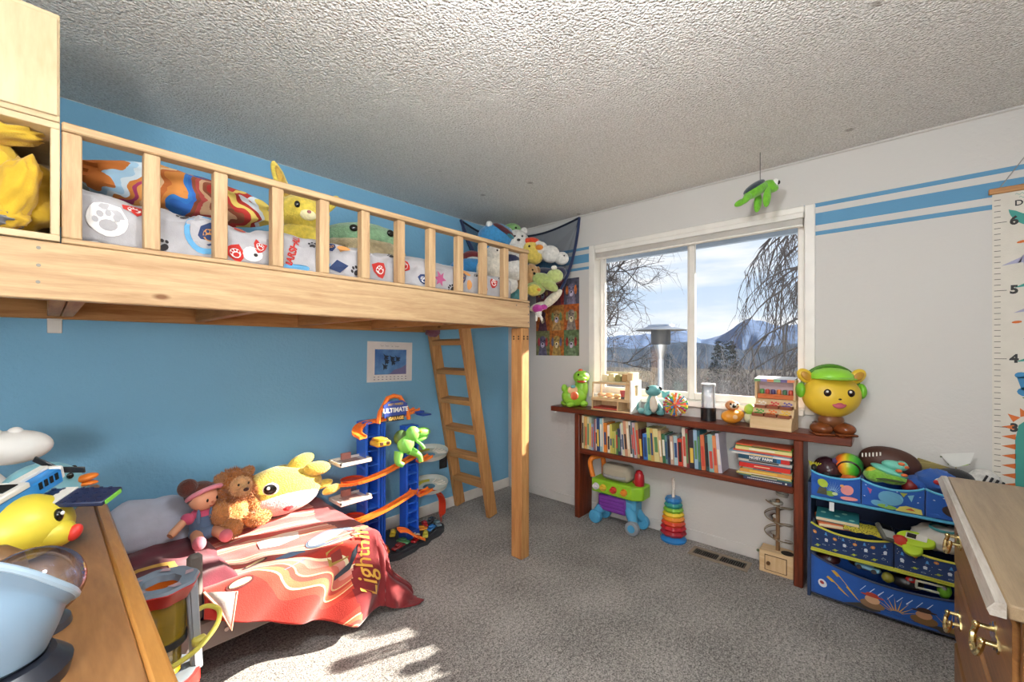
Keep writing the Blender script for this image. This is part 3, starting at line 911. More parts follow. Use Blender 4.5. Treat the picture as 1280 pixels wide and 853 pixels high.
# soft toys: each a set of parts made of ellipsoids
def soft(name, lab, cat, loc, rz, parts, group=None, scale=1.0, tilt=(0, 0)):
    t = thing(name, lab, cat, loc, rz, group, rot=(tilt[0], tilt[1], rz), scale=None if scale == 1.0 else scale)
    done = {}
    for pn, mt, shapes, *rest in parts:
        m = MB()
        for s_ in shapes:
            c, r = s_[0], s_[1]; R = s_[2] if len(s_) > 2 else None
            m.ball(c, r, nu=20, nv=12, R=R, fn=lumpy(c[0] * 31 + 3, .05, 3) if mt.name.startswith('plush') else None)
        par = done.get(rest[0], t) if rest else t
        done[pn] = m.build(pn, mt, par)
    return t
K = plastic('#15130f', .15); WG = plastic('#f2f0ec', .3)
YL = plush('#d9c04a')
yb = soft('plush_rabbit', 'yellow plush rabbit with one long ear above the loft rail', 'plush toy', (.80, 2.02, 1.81), -.15, [
    ('body', YL, [((0, 0, .03), (.10, .08, .07))]),
    ('head', YL, [((0, -.01, .135), (.115, .085, .085))]),
    ('ear', YL, [((-.085, .01, .25), (.028, .018, .11), RY(-.35))]),
    ('ear', YL, [((.105, .02, .20), (.03, .02, .085), RY(.8))]),
    ('inner_ear', plush('#b8923a'), [((-.085, -.006, .255), (.016, .008, .08), RY(-.35))]),
    ('eye', K, [((-.045, -.09, .15), (.012, .007, .015))]), ('eye', K, [((.045, -.09, .15), (.012, .007, .015))]),
    ('muzzle', plush('#efe2b0'), [((0, -.085, .112), (.035, .02, .024))]),
    ('nose', plush('#9c5a5a'), [((0, -.105, .122), (.009, .006, .007))])])
gc = soft('animal_cushion', 'big round green and tan animal cushion behind the loft rail', 'cushion', (1.18, 2.16, 1.79), -.35, [
    ('body', plush('#b5a480'), [((0, 0, .06), (.235, .15, .10))]),
    ('hood', plush('#7fa27c'), [((0, .01, .135), (.225, .145, .09))]),
    ('eye', K, [((-.07, -.13, .16), (.022, .012, .018))]), ('eye', K, [((.12, -.115, .16), (.022, .012, .018), RZ(.4))])])

# ================================================================== LADDER
ld = thing('ladder', 'wooden ladder leaning on the end of the loft bed', 'ladder', (2.35, 2.51, 0))
tilt = math.atan2(-.285, 1.46)
M = RY(tilt)
for s_, y in ((1, .19), (-1, -.19)):
    m = MB(); m.box(-.045, .045, y - .019, y + .019, .012, 1.66, M=M, c=.003); m.build('side_rail', stud(2), ld)
for z in (1.376, 1.149, .917, .691, .471, .264):
    k = z / cos(tilt)
    m = MB(); m.box(-.043, .043, -.171, .171, k - .018, k + .018, M=M, c=.003); m.build('rung', stud(1), ld)

# ================================================================== THINGS ON THE WALLS
ca = thing('wall_calendar', 'white paper calendar with a picture of jets on the blue wall', 'calendar', (1.70, YB - .0005, 1.228))
CF = frame((0, 0, 0), (1, 0, 0), (0, 0, 1)) @ RZ(-.018)
m = MB(); m.box(-.187, .187, -.146, .146, 0, .0015, M=CF); m.build('sheet', plastic('#e6e2df', .6), ca, smooth=0)
def skyprint():
    m, nt, b = base_mat('jet_picture')
    tc = nd(nt, 'ShaderNodeTexCoord'); n1 = nd(nt, 'ShaderNodeTexNoise', Scale=9.0, Detail=4)
    rp = nd(nt, 'ShaderNodeValToRGB')
    rp.color_ramp.elements[0].position = .35; rp.color_ramp.elements[0].color = S('#3465a8')
    rp.color_ramp.elements[1].position = .7; rp.color_ramp.elements[1].color = S('#6d9fd0')
    nt.links.new(tc.outputs['Object'], n1.inputs['Vector']); nt.links.new(n1.outputs[0], rp.inputs[0]); nt.links.new(rp.outputs[0], b.inputs['Base Color'])
    b.inputs['Roughness'].default_value = .5
    return m
m = MB()
m.use(skyprint()); m.box(-.128, .135, -.093, .09, .0015, .0022, M=CF)
m.use(plastic('#77719a', .5)); m.add([(-.03, -.093, .0024), (.135, -.093, .0024), (.135, -.02, .0024), (.09, -.045, .0024), (.03, -.06, .0024), (0, -.085, .0024)], [(0, 1, 2, 3, 4, 5)], CF)
m.use(plastic('#1d2b3d', .5))
def jet(x, y, k=1.0, a=-.85):
    pts = [(0, .034), (.005, .012), (.022, -.008), (.022, -.015), (.006, -.01), (.01, -.024), (0, -.02), (-.01, -.024), (-.006, -.01), (-.022, -.015), (-.022, -.008), (-.005, .012)]
    q = RZ(.75)
    v = [CF @ (Matrix.Translation((x, y, .0026)) @ q @ Vector((p[0] * k, p[1] * k, 0))) for p in pts]
    m.add(v, [tuple(range(12))])
for x, y in ((-.04, .035), (.012, .025), (.058, .022), (-.035, .003), (.02, -.004), (-.048, -.035)): jet(x, y)
m.use(plastic('#6a6a72', .6))
for w0, w1 in ((-.085, -.055), (-.048, -.012), (.0, .022), (.032, .075)):
    q = [(w0 + k * .0024, .114 - w0 * .02 + .0045 * sin(k * 2.1) + (.006 if k < 2 else 0)) for k in range(int((w1 - w0) / .0024))]
    for u, v in zip(q, q[1:]): m.add([CF @ Vector((u[0], u[1] - .0011, .0019)), CF @ Vector((v[0], v[1] - .0011, .0019)), CF @ Vector((v[0], v[1] + .0011, .0019)), CF @ Vector((u[0], u[1] + .0011, .0019))], [(0, 1, 2, 3)])
for r_ in range(2):
    for k in range(9): m.box(-.135 + k * .0325, -.122 + k * .0325, -.112 - r_ * .018, -.108 - r_ * .018, .0015, .0018, M=CF)
m.build('print', None, ca, smooth=0)

for x, z, lab in ((2.19, .40, 'black wall outlet on the blue wall beside the ladder'),):
    t = thing('wall_outlet', lab, 'outlet', (x, YB - .001, z))
    f = frame((0, 0, 0), (1, 0, 0), (0, 0, 1))
    m = MB(); m.box(-.04, .04, -.06, .06, 0, .006, M=f, c=.002); m.build('cover_plate', plastic('#1c1d20', .4), t)
    m = MB()
    for q in (-.028, .028): m.box(-.017, .017, q - .018, q + .018, .006, .009, M=f, c=.002)
    m.build('sockets', plastic('#2b2c30', .4), t)

# colourful poster of dogs: three rows of three panels
pt = thing('poster', 'colourful poster of nine painted dog portraits on the white wall', 'poster', (XW - .001, 2.155, 1.595))
PF = frame((0, 0, 0), (0, -1, 0), (0, 0, 1))
m = MB(); m.box(-.23, .23, -.33, .33, 0, .002, M=PF); m.build('sheet', plastic('#7a4b3c', .5), pt, smooth=0)
DIM = lambda h: '#%02x%02x%02x' % tuple(int(int(h[i:i + 2], 16) * .80) for i in (1, 3, 5))
pal = [['#9a2f2b', '#a83a3a', '#5e5f73'], ['#c8692a', '#d08b3c', '#d06a28'], ['#8c8f5c', '#cf7a2c', '#6f8a5a']]
dog = [['#c2403a', '#7a3f4a', '#8f86a0'], ['#6b3f52', '#d9b070', '#a89a92'], ['#6f6a86', '#c9a85a', '#86a07a']]
def artmat(h):
    k = ('art', h)
    if k not in MATS:
        m, nt, b = base_mat('paint_' + h.strip('#')); vary(nt, b, S(h), .55, 38.0, detail=5); b.inputs['Roughness'].default_value = .55; MATS[k] = m
    return MATS[k]
m = MB()
for r in range(3):
    for c in range(3):
        cx, cy = -.153 + .153 * c, .22 - .22 * r
        m.use(artmat(DIM(pal[r][c]))); m.box(cx - .0765, cx + .0765, cy - .11, cy + .11, .002, .0026, M=PF)
        z = .0030
        def P_(poly, q=0): m.add([PF @ Vector((cx + x, cy + y, z + q)) for x, y in poly], [tuple(range(len(poly)))])
        m.use(artmat(DIM(dog[r][c])))
        P_([(-.05, -.11), (.05, -.11), (.035, -.03), (-.035, -.03)])
        P_(circle(0, .01, .042, 16, .055), .0004)
        m.use(artmat(pal[(r + 1) % 3][(c + 1) % 3])); P_(circle(-.043, .01, .014, 10, .04), .0008); P_(circle(.043, .01, .014, 10, .04), .0008)
        m.use(artmat('#d8c9a8' if (r + c) % 2 else '#b9b0c4')); P_(circle(0, -.018, .02, 12, .026), .0010)
        m.use(plastic('#1b1716', .4)); P_(circle(0, -.008, .009, 8), .0014); P_(circle(-.018, .026, .006, 8), .0014); P_(circle(.018, .026, .006, 8), .0014)
m.build('print', None, pt, smooth=0)

# growth chart
gc_ = thing('growth_chart', 'hanging fabric growth chart with dinosaurs and height marks on the white wall', 'growth chart', (XW - .002, -.367, 0))
GF = frame((0, 0, 0), (0, -1, 0), (0, 0, 1))
part(gc_, 'sheet', fabric('#d6d0c4', .04), lambda m: m.box(0, .27, .55, 2.05, 0, .002, M=GF))
part(gc_, 'hanging_bar', wood('bar', '#9c6a3c', '#b98450', 1), lambda m: m.box(-.012, .282, 2.048, 2.075, -.002, .014, M=GF, c=.003))
part(gc_, 'cord', plastic('#9b988f', .8), lambda m: (m.tube([GF @ Vector((.02, 2.07, .006)), GF @ Vector((.135, 2.26, .004))], .0018, 6), m.tube([GF @ Vector((.25, 2.07, .006)), GF @ Vector((.135, 2.26, .004))], .0018, 6)))
m = MB()
def GP(poly, z=.0026): m.add([GF @ Vector((x, y, z)) for x, y in poly], [tuple(range(len(poly)))])
INK = plastic('#2a2a2a', .6); TEAL = plastic('#3f9489', .7); LAV = plastic('#a3a2bd', .7); ORG = plastic('#cf6a2b', .7); BLU = plastic('#3f86b4', .7); LEAF = plastic('#55763f', .7)
zt = lambda f: .956 + .319 * (f - 3)
m.use(INK)
for k in range(0, 56):
    f = 1.75 + k / 12 * 1.0
    if zt(f) < 2.03: m.box(.006, .026 if (k - 3) % 12 else .045, zt(f) - .0012, zt(f) + .0012, .0022, .0026, M=GF)
for n in (2, 3, 4, 5, 6): m.text(str(n), .052, GF @ T(.067, zt(n), .0028), bold=.0025)
m.text('Dinosaur', .036, GF @ T(.135, 1.992, .0028), bold=.0007)
m.use(TEAL)
for r_ in range(2):
    pts = [(.07 + .012 * r_ + k * .0045, 2.034 - r_ * .016 + .004 * sin(k * 1.7)) for k in range(28)]
    for a, b in zip(pts, pts[1:]): GP([(a[0], a[1] - .001), (b[0], b[1] - .001), (b[0], b[1] + .001), (a[0], a[1] + .001)])
def arc(cx, cy, R, w, a0, a1, n=16):
    o = [(cx + R * cos(a0 + (a1 - a0) * i / n), cy + R * sin(a0 + (a1 - a0) * i / n)) for i in range(n + 1)]
    q = [(cx + (R - w * sin(pi * (i / n)) ** .5) * cos(a0 + (a1 - a0) * i / n), cy + (R - w * sin(pi * (i / n)) ** .5) * sin(a0 + (a1 - a0) * i / n)) for i in range(n + 1)]
    for i in range(n): GP([o[i], o[i + 1], q[i + 1], q[i]])
arc(.15, 1.975, .10, .045, pi * 1.02, pi * 1.75)
m.use(ORG)
for x, y, a in ((.09, 1.813, .2), (.115, 1.82, .9), (.112, 1.803, -.8), (.075, 1.445, .1)):
    GP([(x + .016 * cos(t) * cos(a) - .006 * sin(t) * sin(a), y + .016 * cos(t) * sin(a) + .006 * sin(t) * cos(a)) for t in [2 * pi * i / 10 for i in range(10)]])
def dino(cx, cy, mt, k=1.0, neck=.0, leg=True):
    m.use(mt)
    GP([(cx - .06 * k, cy - .02 * k)] + [(cx + .05 * k * cos(t), cy + .035 * k * sin(t)) for t in [pi - pi * i / 12 for i in range(13)]] + [(cx + .09 * k, cy - .005 * k), (cx + .085 * k, cy - .022 * k), (cx + .05 * k, cy - .02 * k)])
    GP([(cx - .045 * k, cy + .01), (cx - .12 * k, cy - .03 * k), (cx - .05 * k, cy - .02 * k)])
    if leg:
        for x in (-.03, .03): GP([(cx + x * k - .01, cy - .015 * k), (cx + x * k - .008, cy - .045 * k), (cx + x * k + .01, cy - .045 * k), (cx + x * k + .012, cy - .015 * k)])
    m.use(LEAF); GP(circle(cx + .01, cy - .047 * k, .03 * k, 10, .005), .0024)
dino(.13, 1.735, LAV, .85); dino(.155, 1.625, TEAL, .75); dino(.155, 1.51, LAV, .75); dino(.165, 1.385, BLU, .6); dino(.165, 1.285, TEAL, .8)
m.use(BLU)
GP(circle(.13, 1.125, .055, 16, .028)); GP([(.09, 1.13), (.075, 1.19), (.095, 1.195), (.115, 1.14)]); GP(circle(.088, 1.20, .02, 12, .015)); GP([(.17, 1.13), (.24, 1.11), (.17, 1.105)])
m.use(LEAF); GP(circle(.12, 1.098, .03, 10, .005), .0024)
m.use(TEAL)
GP([(.07, .56), (.155, .56), (.155, .92), (.18, .93), (.205, .96), (.205, 1.0), (.17, 1.02), (.115, 1.01), (.08, .97), (.07, .9)])
m.use(ORG)
for z in [.60 + .045 * k for k in range(9)]: GP([(.072, z - .013), (.028, z - .002), (.072, z + .013)])
for x, z, a in ((.075, .995, 2.4), (.10, 1.015, 2.0), (.145, 1.025, 1.6)):
    GP([(x + .016 * cos(a + 1.57), z + .016 * sin(a + 1.57)), (x + .038 * cos(a), z + .038 * sin(a)), (x - .016 * cos(a + 1.57), z - .016 * sin(a + 1.57))])
m.use(WG); GP(circle(.165, .985, .02, 12), .003); m.use(INK); GP(circle(.17, .985, .009, 10), .0034)
m.build('print', None, gc_, smooth=0)

def at(px, py, d):
    """the point at depth d (metres ahead) seen at a pixel of the photograph"""
    l = (px - 640) / 523.5
    x, y = atpx(px, d)
    return Vector((x, y, 1.319 + d * (437 - py) / 523.5))

# ================================================================== TODDLER BED
GREY = plastic('#6b6762', .5)
tb = thing('toddler_bed', 'low grey toddler bed under the loft with a red blanket', 'bed', (0, 0, 0))
part(tb, 'side_rail', GREY, lambda m: m.box(.17, 1.09, 1.93, 1.955, .17, .285, c=.008))
part(tb, 'side_rail', GREY, lambda m: m.box(.17, 1.09, 2.665, 2.69, .17, .285, c=.008))
part(tb, 'end_board', GREY, lambda m: m.box(1.065, 1.09, 1.957, 2.663, .15, .34, c=.008))
part(tb, 'head_board', GREY, lambda m: m.box(.17, .195, 1.957, 2.663, .15, .55, c=.008))
part(tb, 'guard_post', GREY, lambda m: m.box(.352, .400, 1.928, 1.962, .29, .548, c=.012))
for x, y in ((.19, 1.945), (1.07, 1.945), (.19, 2.675), (1.07, 2.675)):
    part(tb, 'leg', GREY, lambda m: m.box(x - .018, x + .018, y - .012, y + .012, 0, .168, c=.005))
m = MB(); m.cyl((.475, 1.927, .222), (.475, 1.932, .222), .008, n=12); m.build('screw_cap', plastic('#b9b4ac'), tb)
m = MB(); m.box(.205, 1.055, 1.965, 2.655, .20, .385, c=.04)
tag(m.build('mattress', fabric('#3c5178')), 'blue sided mattress of the toddler bed under the red blanket', 'mattress')

XF, YF, ZT = 1.095, 1.95, .397
def drape(a, b):
    """a along the bed from the head, b across from the wall; the excess hangs over foot and side"""
    w = .012 * nz(a * 5, b * 5) + .006 * nz(a * 13, b * 11, 3)
    bs = 2.69 - YF
    da, db = max(0.0, a - XF), max(0.0, b - bs)
    D = sqrt(da * da + db * db)
    r = .05
    x, y = min(a, XF), 2.69 - min(b, bs)
    ux, uy = (da / D, db / D) if D > 1e-6 else (0, 0)
    if D < r * pi / 2: out, dz = r * sin(D / r), r * (1 - cos(D / r))
    else:
        q = D - r * pi / 2
        k = .34 + .10 * sin(a * 17 + b * 9)
        out, dz = r + q * k, r + q * .9
    fold = .018 * sin((a * ux + (a + b) * uy) * 21 + 3) * min(1, D * 4)
    z = ZT - dz + w
    if z < .012: out += (.012 - z) * .9; z = .012 + .004 * nz(a * 9, b * 9)
    return Vector((x + ux * out * 1.15 + uy * fold * .3, y - uy * out * .75 + (-uy) * fold, z))
def flame_mat():
    m, nt, b = base_mat('flame_print')
    tc = nd(nt, 'ShaderNodeTexCoord'); mp = nd(nt, 'ShaderNodeMapping')
    mp.inputs['Rotation'].default_value = (0, 0, .45); mp.inputs['Scale'].default_value = (1.0, 2.0, 1.6)
    wv = nd(nt, 'ShaderNodeTexWave', Scale=.75, Distortion=6.0, Detail=1.2)
    wv.inputs['Detail Scale'].default_value = 1.1; wv.bands_direction = 'Y'
    rp = nd(nt, 'ShaderNodeValToRGB'); rp.color_ramp.interpolation = 'CONSTANT'
    e = rp.color_ramp.elements; e.remove(e[1]); e[0].color = S('#a92a1c')
    for p, c in ((.16, '#c43f2c'), (.33, '#ecd6a4'), (.37, '#d9704a'), (.50, '#c4483a'), (.60, '#e2c48c'), (.63, '#cf6a58'), (.76, '#d98f80'), (.86, '#efe0b8'), (.90, '#b8301f')):
        q = e.new(p); q.color = S(c)
    n2 = nd(nt, 'ShaderNodeTexNoise', Scale=250.0)
    L = nt.links.new
    L(tc.outputs['Object'], mp.inputs[0]); L(mp.outputs[0], wv.inputs['Vector']); L(wv.outputs['Fac'], rp.inputs[0])
    L(rp.outputs[0], b.inputs['Base Color']); L(tc.outputs['Object'], n2.inputs['Vector'])
    bump(nt, b, n2.outputs[0], .4, .004)
    b.inputs['Roughness'].default_value = .9; b.inputs['Sheen Weight'].default_value = .3
    return m
bk = MB(); N1, N2 = 120, 100
def hem(a): return (2.69 - YF) + .10 + .30 * max(0, min(1, (a - .35) / .6))
def bfn(u, v):
    a = .40 + 1.10 * u
    return drape(a, v * hem(a))
bk.surf(bfn, N1, N2)
bo = bk.build('blanket', flame_mat(), solid=.007)
tag(bo, 'fleece blanket with red and orange flames draped over the toddler bed', 'blanket')
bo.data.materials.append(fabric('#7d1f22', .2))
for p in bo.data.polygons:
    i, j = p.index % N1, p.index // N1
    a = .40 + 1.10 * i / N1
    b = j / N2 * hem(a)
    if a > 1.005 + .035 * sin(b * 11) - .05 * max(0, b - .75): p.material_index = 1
def BL(a0, b0, ang=0.0, k=1.0, lift=.006):
    def fn(u, v):
        a, b = a0 + k * (u * cos(ang) - v * sin(ang)), b0 - k * (u * sin(ang) + v * cos(ang))
        p, q, r = drape(a, b), drape(a + .004, b), drape(a, b + .004)
        n = (r - p).cross(q - p).normalized()
        if n.z < 0 and abs(n.z) > .5: n = -n
        return p + n * lift
    return fn
m = MB()
m.use(fabric('#e6d2c6')); m.map2d([(-.10, -.03), (-.08, .05), (-.02, .07), (.05, .06), (.10, .02), (.07, -.045), (-.03, -.06)], BL(.75, .52, .1))
m.use(fabric('#5f7a9a')); m.map2d(circle(.0, .0, .022, 12, .016), BL(.75, .52, .1, 1, .008)); m.map2d([(-.05, -.045), (-.045, .04), (.03, .05), (.075, .01), (.04, -.05)], BL(.72, .735, .2))
m.use(fabric('#4f6076')); m.map2d(circle(.02, 0, .13, 24, .062), BL(.915, .66, .25)); m.use(fabric('#d9d6d6')); m.map2d(circle(.0, .006, .095, 22, .042), BL(.915, .66, .25, 1, .008)); m.use(fabric('#9aa3b0')); m.map2d(circle(.0, .007, .082, 20, .034), BL(.915, .66, .25, 1, .0095)); m.use(fabric('#e4e2e0')); m.map2d([(-.05, -.005), (.0, .012), (.05, -.005), (.0, -.002)], BL(.915, .66, .25, 1, .011))
m.use(fabric('#a8853e')); m.map2d([(-.05, -.035), (.05, -.045), (.06, .03), (-.03, .035)], BL(.90, .80, .3)); m.use(fabric('#8a2f28')); m.map2d([(-.03, -.02), (.02, -.03), (.03, .012), (-.02, .016)], BL(.90, .80, .3, 1, .008))
m.use(fabric('#353c46')); m.map2d([(-.07, -.02), (.02, -.03), (.08, .02), (.10, .06), (.06, .05), (.03, .01), (-.06, .0)], BL(.94, .88, .35))
m.use(fabric('#5d2420')); m.map2d(circle(0, 0, .05, 14, .02), BL(.52, .78, .1)); m.map2d(circle(0, 0, .05, 14, .018), BL(.60, .68, .2))
m.use(fabric('#e0c08a')); m.map2d(circle(0, 0, .04, 14, .012), BL(.52, .78, .1, 1, .008)); m.map2d(circle(0, 0, .04, 14, .011), BL(.60, .68, .2, 1, .008))
m.use(fabric('#d9a441')); m.text('Lightning', .10, fn=BL(1.035, .86, 1.50, 1, .016), bold=.0008, shear=.4)
m.build('print', None, bo, smooth=0)
m = MB(); A, B_, C_ = Vector((.40, 1.925, .40)), Vector((.475, 1.868, .245)), Vector((.50, 1.895, .372))
m.add([A, B_, C_, (A + B_) / 2 + Vector((0, -.012, .02)), A + Vector((.004, .004, -.004))], [(0, 3, 2), (3, 1, 2)])
m.build('folded_corner', fabric('#a8a29d'), bo, solid=.004)
m = MB(); m.tube([A, (A + B_) / 2 + Vector((0, -.012, .02)), B_, C_], .005, 6); m.build('hem', fabric('#e0a58c'), bo)
def thr(u, v):
    x, y = .205 + .33 * u, 1.975 + .66 * v - .05 * u
    e_ = min(1, 8 * u, 8 * (1 - u), 8 * v, 8 * (1 - v))
    return (x, y, .387 + .022 * e_ + (.016 * nz(x * 9, y * 9) + .03 * max(0, nz(x * 3, y * 4, 2))) * e_)
m = MB(); m.surf(thr, 40, 60)
th_ = tag(m.build('folded_throw', fabric('#6b2230', .2), solid=.006), 'dark burgundy throw with a yellow bar between the pillow and the red blanket', 'blanket')
m = MB(); m.use(fabric('#d9a840'))
def TH(u, v): x = thr(u, v); return (x[0], x[1], x[2] + .006)
for (u0, u1, v0, v1) in ((.10, .48, .44, .49), (.42, .50, .32, .49)): m.surf(lambda u, v: TH(u0 + (u1 - u0) * u, v0 + (v1 - v0) * v), 8, 4)
m.build('print', None, th_)
m = MB(); m.ball((0, 0, 0), (.165, .115, .07), nu=36, nv=20, fn=lambda d: (1 + .10 * nz(d.x * 3, d.y * 3, d.z * 3)) * (1 + .18 * min(abs(d.x), abs(d.y)) * 2))
tag(m.build('pillow', fabric('#c3c6d6', .06), loc=(.345, 2.585, .495), rot=(.95, .1, 0)), 'pale lavender pillow at the head of the toddler bed', 'pillow')

SK = plastic('#e3a783', .7); HAIR = plush('#5c2c20'); PINK = fabric('#d1587a'); DEN = fabric('#5b7393')
dl = thing('rag_doll', 'soft doll with a brown hair bun, pink headband and blue dungarees', 'doll', (.505, 2.45, .418), .05)
def sf(pn, mt, shapes, par=None):
    m = MB()
    for s_ in shapes: m.ball(s_[0], s_[1], nu=20, nv=12, R=s_[2] if len(s_) > 2 else None)
    return m.build(pn, mt, par or dl)
sf('body', DEN, [((0, 0, .065), (.055, .045, .07)), ((0, -.02, .03), (.062, .055, .034))])
sf('shirt', PINK, [((0, .004, .112), (.05, .04, .032)), ((-.058, -.005, .105), (.03, .028, .026), RY(.6)), ((.058, -.005, .105), (.03, .028, .026), RY(-.6))])
sf('strap', DEN, [((-.025, -.036, .112), (.009, .008, .035)), ((.025, -.036, .112), (.009, .008, .035))])
m = MB(); m.tube(spline([(-.075, -.01, .10), (-.105, -.03, .08), (-.135, -.05, .062)], 5), [.017] * 9 + [.015, .014], 10); m.build('arm', SK, dl)
m = MB(); m.tube(spline([(.07, -.01, .10), (.085, -.04, .07), (.075, -.065, .05)], 5), [.017] * 9 + [.015, .014], 10); m.build('arm', SK, dl)
for s_ in (-1, 1):
    m = MB(); m.tube(spline([(s_ * .035, -.04, .03), (s_ * .045, -.10, .032), (s_ * .05, -.135, .026)], 5), .025, 12); m.build('leg', SK, dl)
    sf('shoe', fabric('#c9707e'), [((s_ * .052, -.15, .03), (.027, .026, .03))])
hd = sf('head', SK, [((0, -.005, .19), (.064, .058, .06))])
sf('hair', HAIR, [((0, .012, .207), (.070, .060, .058)), ((-.055, .02, .25), (.042, .04, .042))], hd)
m = MB(); m.torus((0, 0, 0), .066, .011, M=T(0, -.012, .212) @ RX(-.55), n=28, m=8, sx=1.3); m.build('headband', fabric('#e08fa0'), hd)
for s_ in (-1, 1): sf('eye', K, [((s_ * .024, -.060, .188), (.0055, .003, .008))], hd)
hd.rotation_euler = (0, 0, .42)
sf('nose', plastic('#d68d6e'), [((0, -.063, .175), (.006, .005, .005))], hd)
m = MB(); m.tube(spline([(-.014, -.061, .160), (0, -.063, .156), (.014, -.061, .160)], 4), .002, 6); m.build('mouth', plastic('#b2483f'), hd)

FUR, FUR2 = plush('#c4864a'), plush('#a8662d')
def fuzz(sd): return lambda d: 1 + .10 * nz(d.x * 5 + sd, d.y * 5, d.z * 5) + .10 * nz(d.x * 14 + sd, d.y * 14, d.z * 14)
li = thing('plush_lion', 'fluffy orange brown plush lion sitting beside the doll', 'plush toy', (.638, 2.455, .418), .1)
def lf(pn, mt, shapes, par=None, f=True):
    m = MB()
    for k, s_ in enumerate(shapes): m.ball(s_[0], s_[1], nu=40 if f else 16, nv=26 if f else 10, R=s_[2] if len(s_) > 2 else None, fn=fuzz(k * 5) if f else None)
    if f:
        for k, s_ in enumerate(shapes): m.fur(s_[0], s_[1], 1500 if pn == 'mane' else 900, .022 if pn == 'mane' else .011, k, s_[2] if len(s_) > 2 else None)
    return m.build(pn, mt, par or li)
lf('body', FUR, [((0, 0, .085), (.072, .06, .09))])
lf('arm', FUR, [((-.07, -.035, .10), (.042, .05, .062), RX(.3))]); lf('arm', FUR, [((.08, -.01, .09), (.035, .04, .065), RX(.2))])
lf('leg', FUR, [((-.045, -.08, .04), (.042, .055, .040)), ((-.05, -.12, .042), (.036, .03, .04))]); lf('leg', FUR, [((.085, -.06, .038), (.06, .05, .038))])
h_ = lf('mane', FUR2, [((0, .012, .215), (.082, .058, .078)), ((-.06, -.01, .18), (.035, .03, .045)), ((.06, -.01, .17), (.03, .03, .04)), ((0, 0, .155), (.05, .045, .03))])
lf('face', plush('#d9a873'), [((.012, -.042, .215), (.05, .036, .048)), ((.015, -.072, .200), (.030, .022, .022))], h_)
lf('ear', FUR, [((-.065, -.01, .265), (.022, .014, .022))], h_); lf('ear', FUR, [((.062, -.01, .275), (.022, .014, .022))], h_)
lf('nose', plush('#3d1d14'), [((.017, -.094, .208), (.013, .007, .009))], h_, False)
for s_ in (-1, 1): lf('eye', K, [((.013 + s_ * .022, -.074, .232), (.005, .004, .006))], h_, False)

wh = thing('plush_whale', 'large yellow plush sea animal with a pink belly on the red blanket', 'plush toy', (.905, 2.52, .425), -.06, rot=(0, -.05, -.10))
YW = plush('#d8bb4e')
m = MB(); m.ball((0, 0, .115), (.235, .12, .13), nu=48, nv=28, fn=lambda d: 1 + .10 * max(0, -d.x) * (1 - abs(d.z)) - .16 * max(0, d.x)); m.build('body', YW, wh)
m = MB(); m.ball((-.015, -.016, .075), (.215, .122, .09), nu=40, nv=20, fn=lambda d: 1 - .14 * max(0, d.x)); m.build('belly', plush('#dcb8b8'), wh)
for s_, c in ((0, (-.095, -.1215, .165)),):
    m = MB(); m.ball(c, (.038, .008, .033), R=RZ(-.22)); e_ = m.build('eye', WG, wh)
    m = MB(); m.ball((c[0] - .004, c[1] - .006, c[2]), (.031, .008, .027), R=RZ(-.22)); m.build('pupil', K, e_)
    m = MB(); m.ball((c[0] - .014, c[1] - .013, c[2] + .010), (.008, .004, .008)); m.build('glint', WG, e_)
for a, c in ((.3, (.085, -.02, .25)), (-.1, (.155, -.07, .205))):
    m = MB(); m.ball(c, (.075, .03, .04), R=RY(-a)); m.build('fluke', YW, wh)
for c, q in (((.20, -.02, .09), .1), ((.235, -.05, .055), .2)):
    m = MB(); m.ball(c, (.055, .03, .025), R=RY(-q)); m.build('tail_fin', YW, wh)
m = MB(); m.ball((-.02, -.128, .045), (.026, .008, .016)); m.build('mouth', plush('#b2262a'), wh)

# ================================================================== TOY GARAGE
BLUEP, ORP, GRYP, BLKP, WHP = plastic('#2560d0', .3), plastic('#f07a2c', .3), plastic('#b9bdb4', .35), plastic('#2c2e33', .5), plastic('#d9cfc2', .4)
g = thing('toy_car_garage', 'tall blue and orange toy car garage tower on the carpet by the blue wall', 'toy garage', (1.62, 2.47, 0))
m = MB(); m.prism([(-.30, -.06), (-.26, -.15), (-.14, -.20), (-.02, -.185), (.04, -.16), (.10, -.165), (.16, -.13), (.24, -.12), (.31, -.08), (.35, -.02), (.34, .06), (.28, .12), (.1, .17), (-.25, .19)], .002, .028); m.prism([(-.28, -.04), (-.22, -.13), (-.1, -.165), (.15, -.11), (.30, -.05), (.31, .05), (.1, .15), (-.25, .17)], .028, .036)
m.build('base', plastic('#35373b', .6), g)
m = MB(); m.box(-.10, -.06, -.184, -.181, .008, .020); m.build('base_label', ORP, g)
def tower(cx, cy, w, d, z0, z1, n, nm):
    m = MB()
    for sx in (-1, 1):
        m.box(cx + sx * w / 2 - .008, cx + sx * w / 2 + .008, cy - d / 2, cy + d / 2, z0, z1, c=.002)
    m.box(cx - w / 2, cx + w / 2, cy + d / 2 - .008, cy + d / 2, z0, z1)
    o = m.build(nm, BLUEP, g)
    for k in range(n + 1):
        z = z0 + (z1 - z0) * k / n
        m = MB(); m.box(cx - w / 2 + .006, cx + w / 2 - .006, cy - d / 2 - .004, cy + d / 2 - .01, z - .004, z + .004, c=.001); m.build('shelf', plastic('#2a60c4', .3), o)
    return o
tower(-.225, .03, .085, .12, .036, .855, 9, 'lift_tower')
m = MB()
for x in (-.175, -.155, -.135): m.box(x - .007, x + .007, -.02, .09, .036, .84, c=.002)
m.build('lift_shaft', BLUEP, g)
tower(.045, -.03, .085, .08, .085, .80, 11, 'parking_tower')
m = MB(); m.box(-.01, .10, -.075, .015, .036, .09, c=.004); m.build('tower_foot', plastic('#173f92', .3), g)
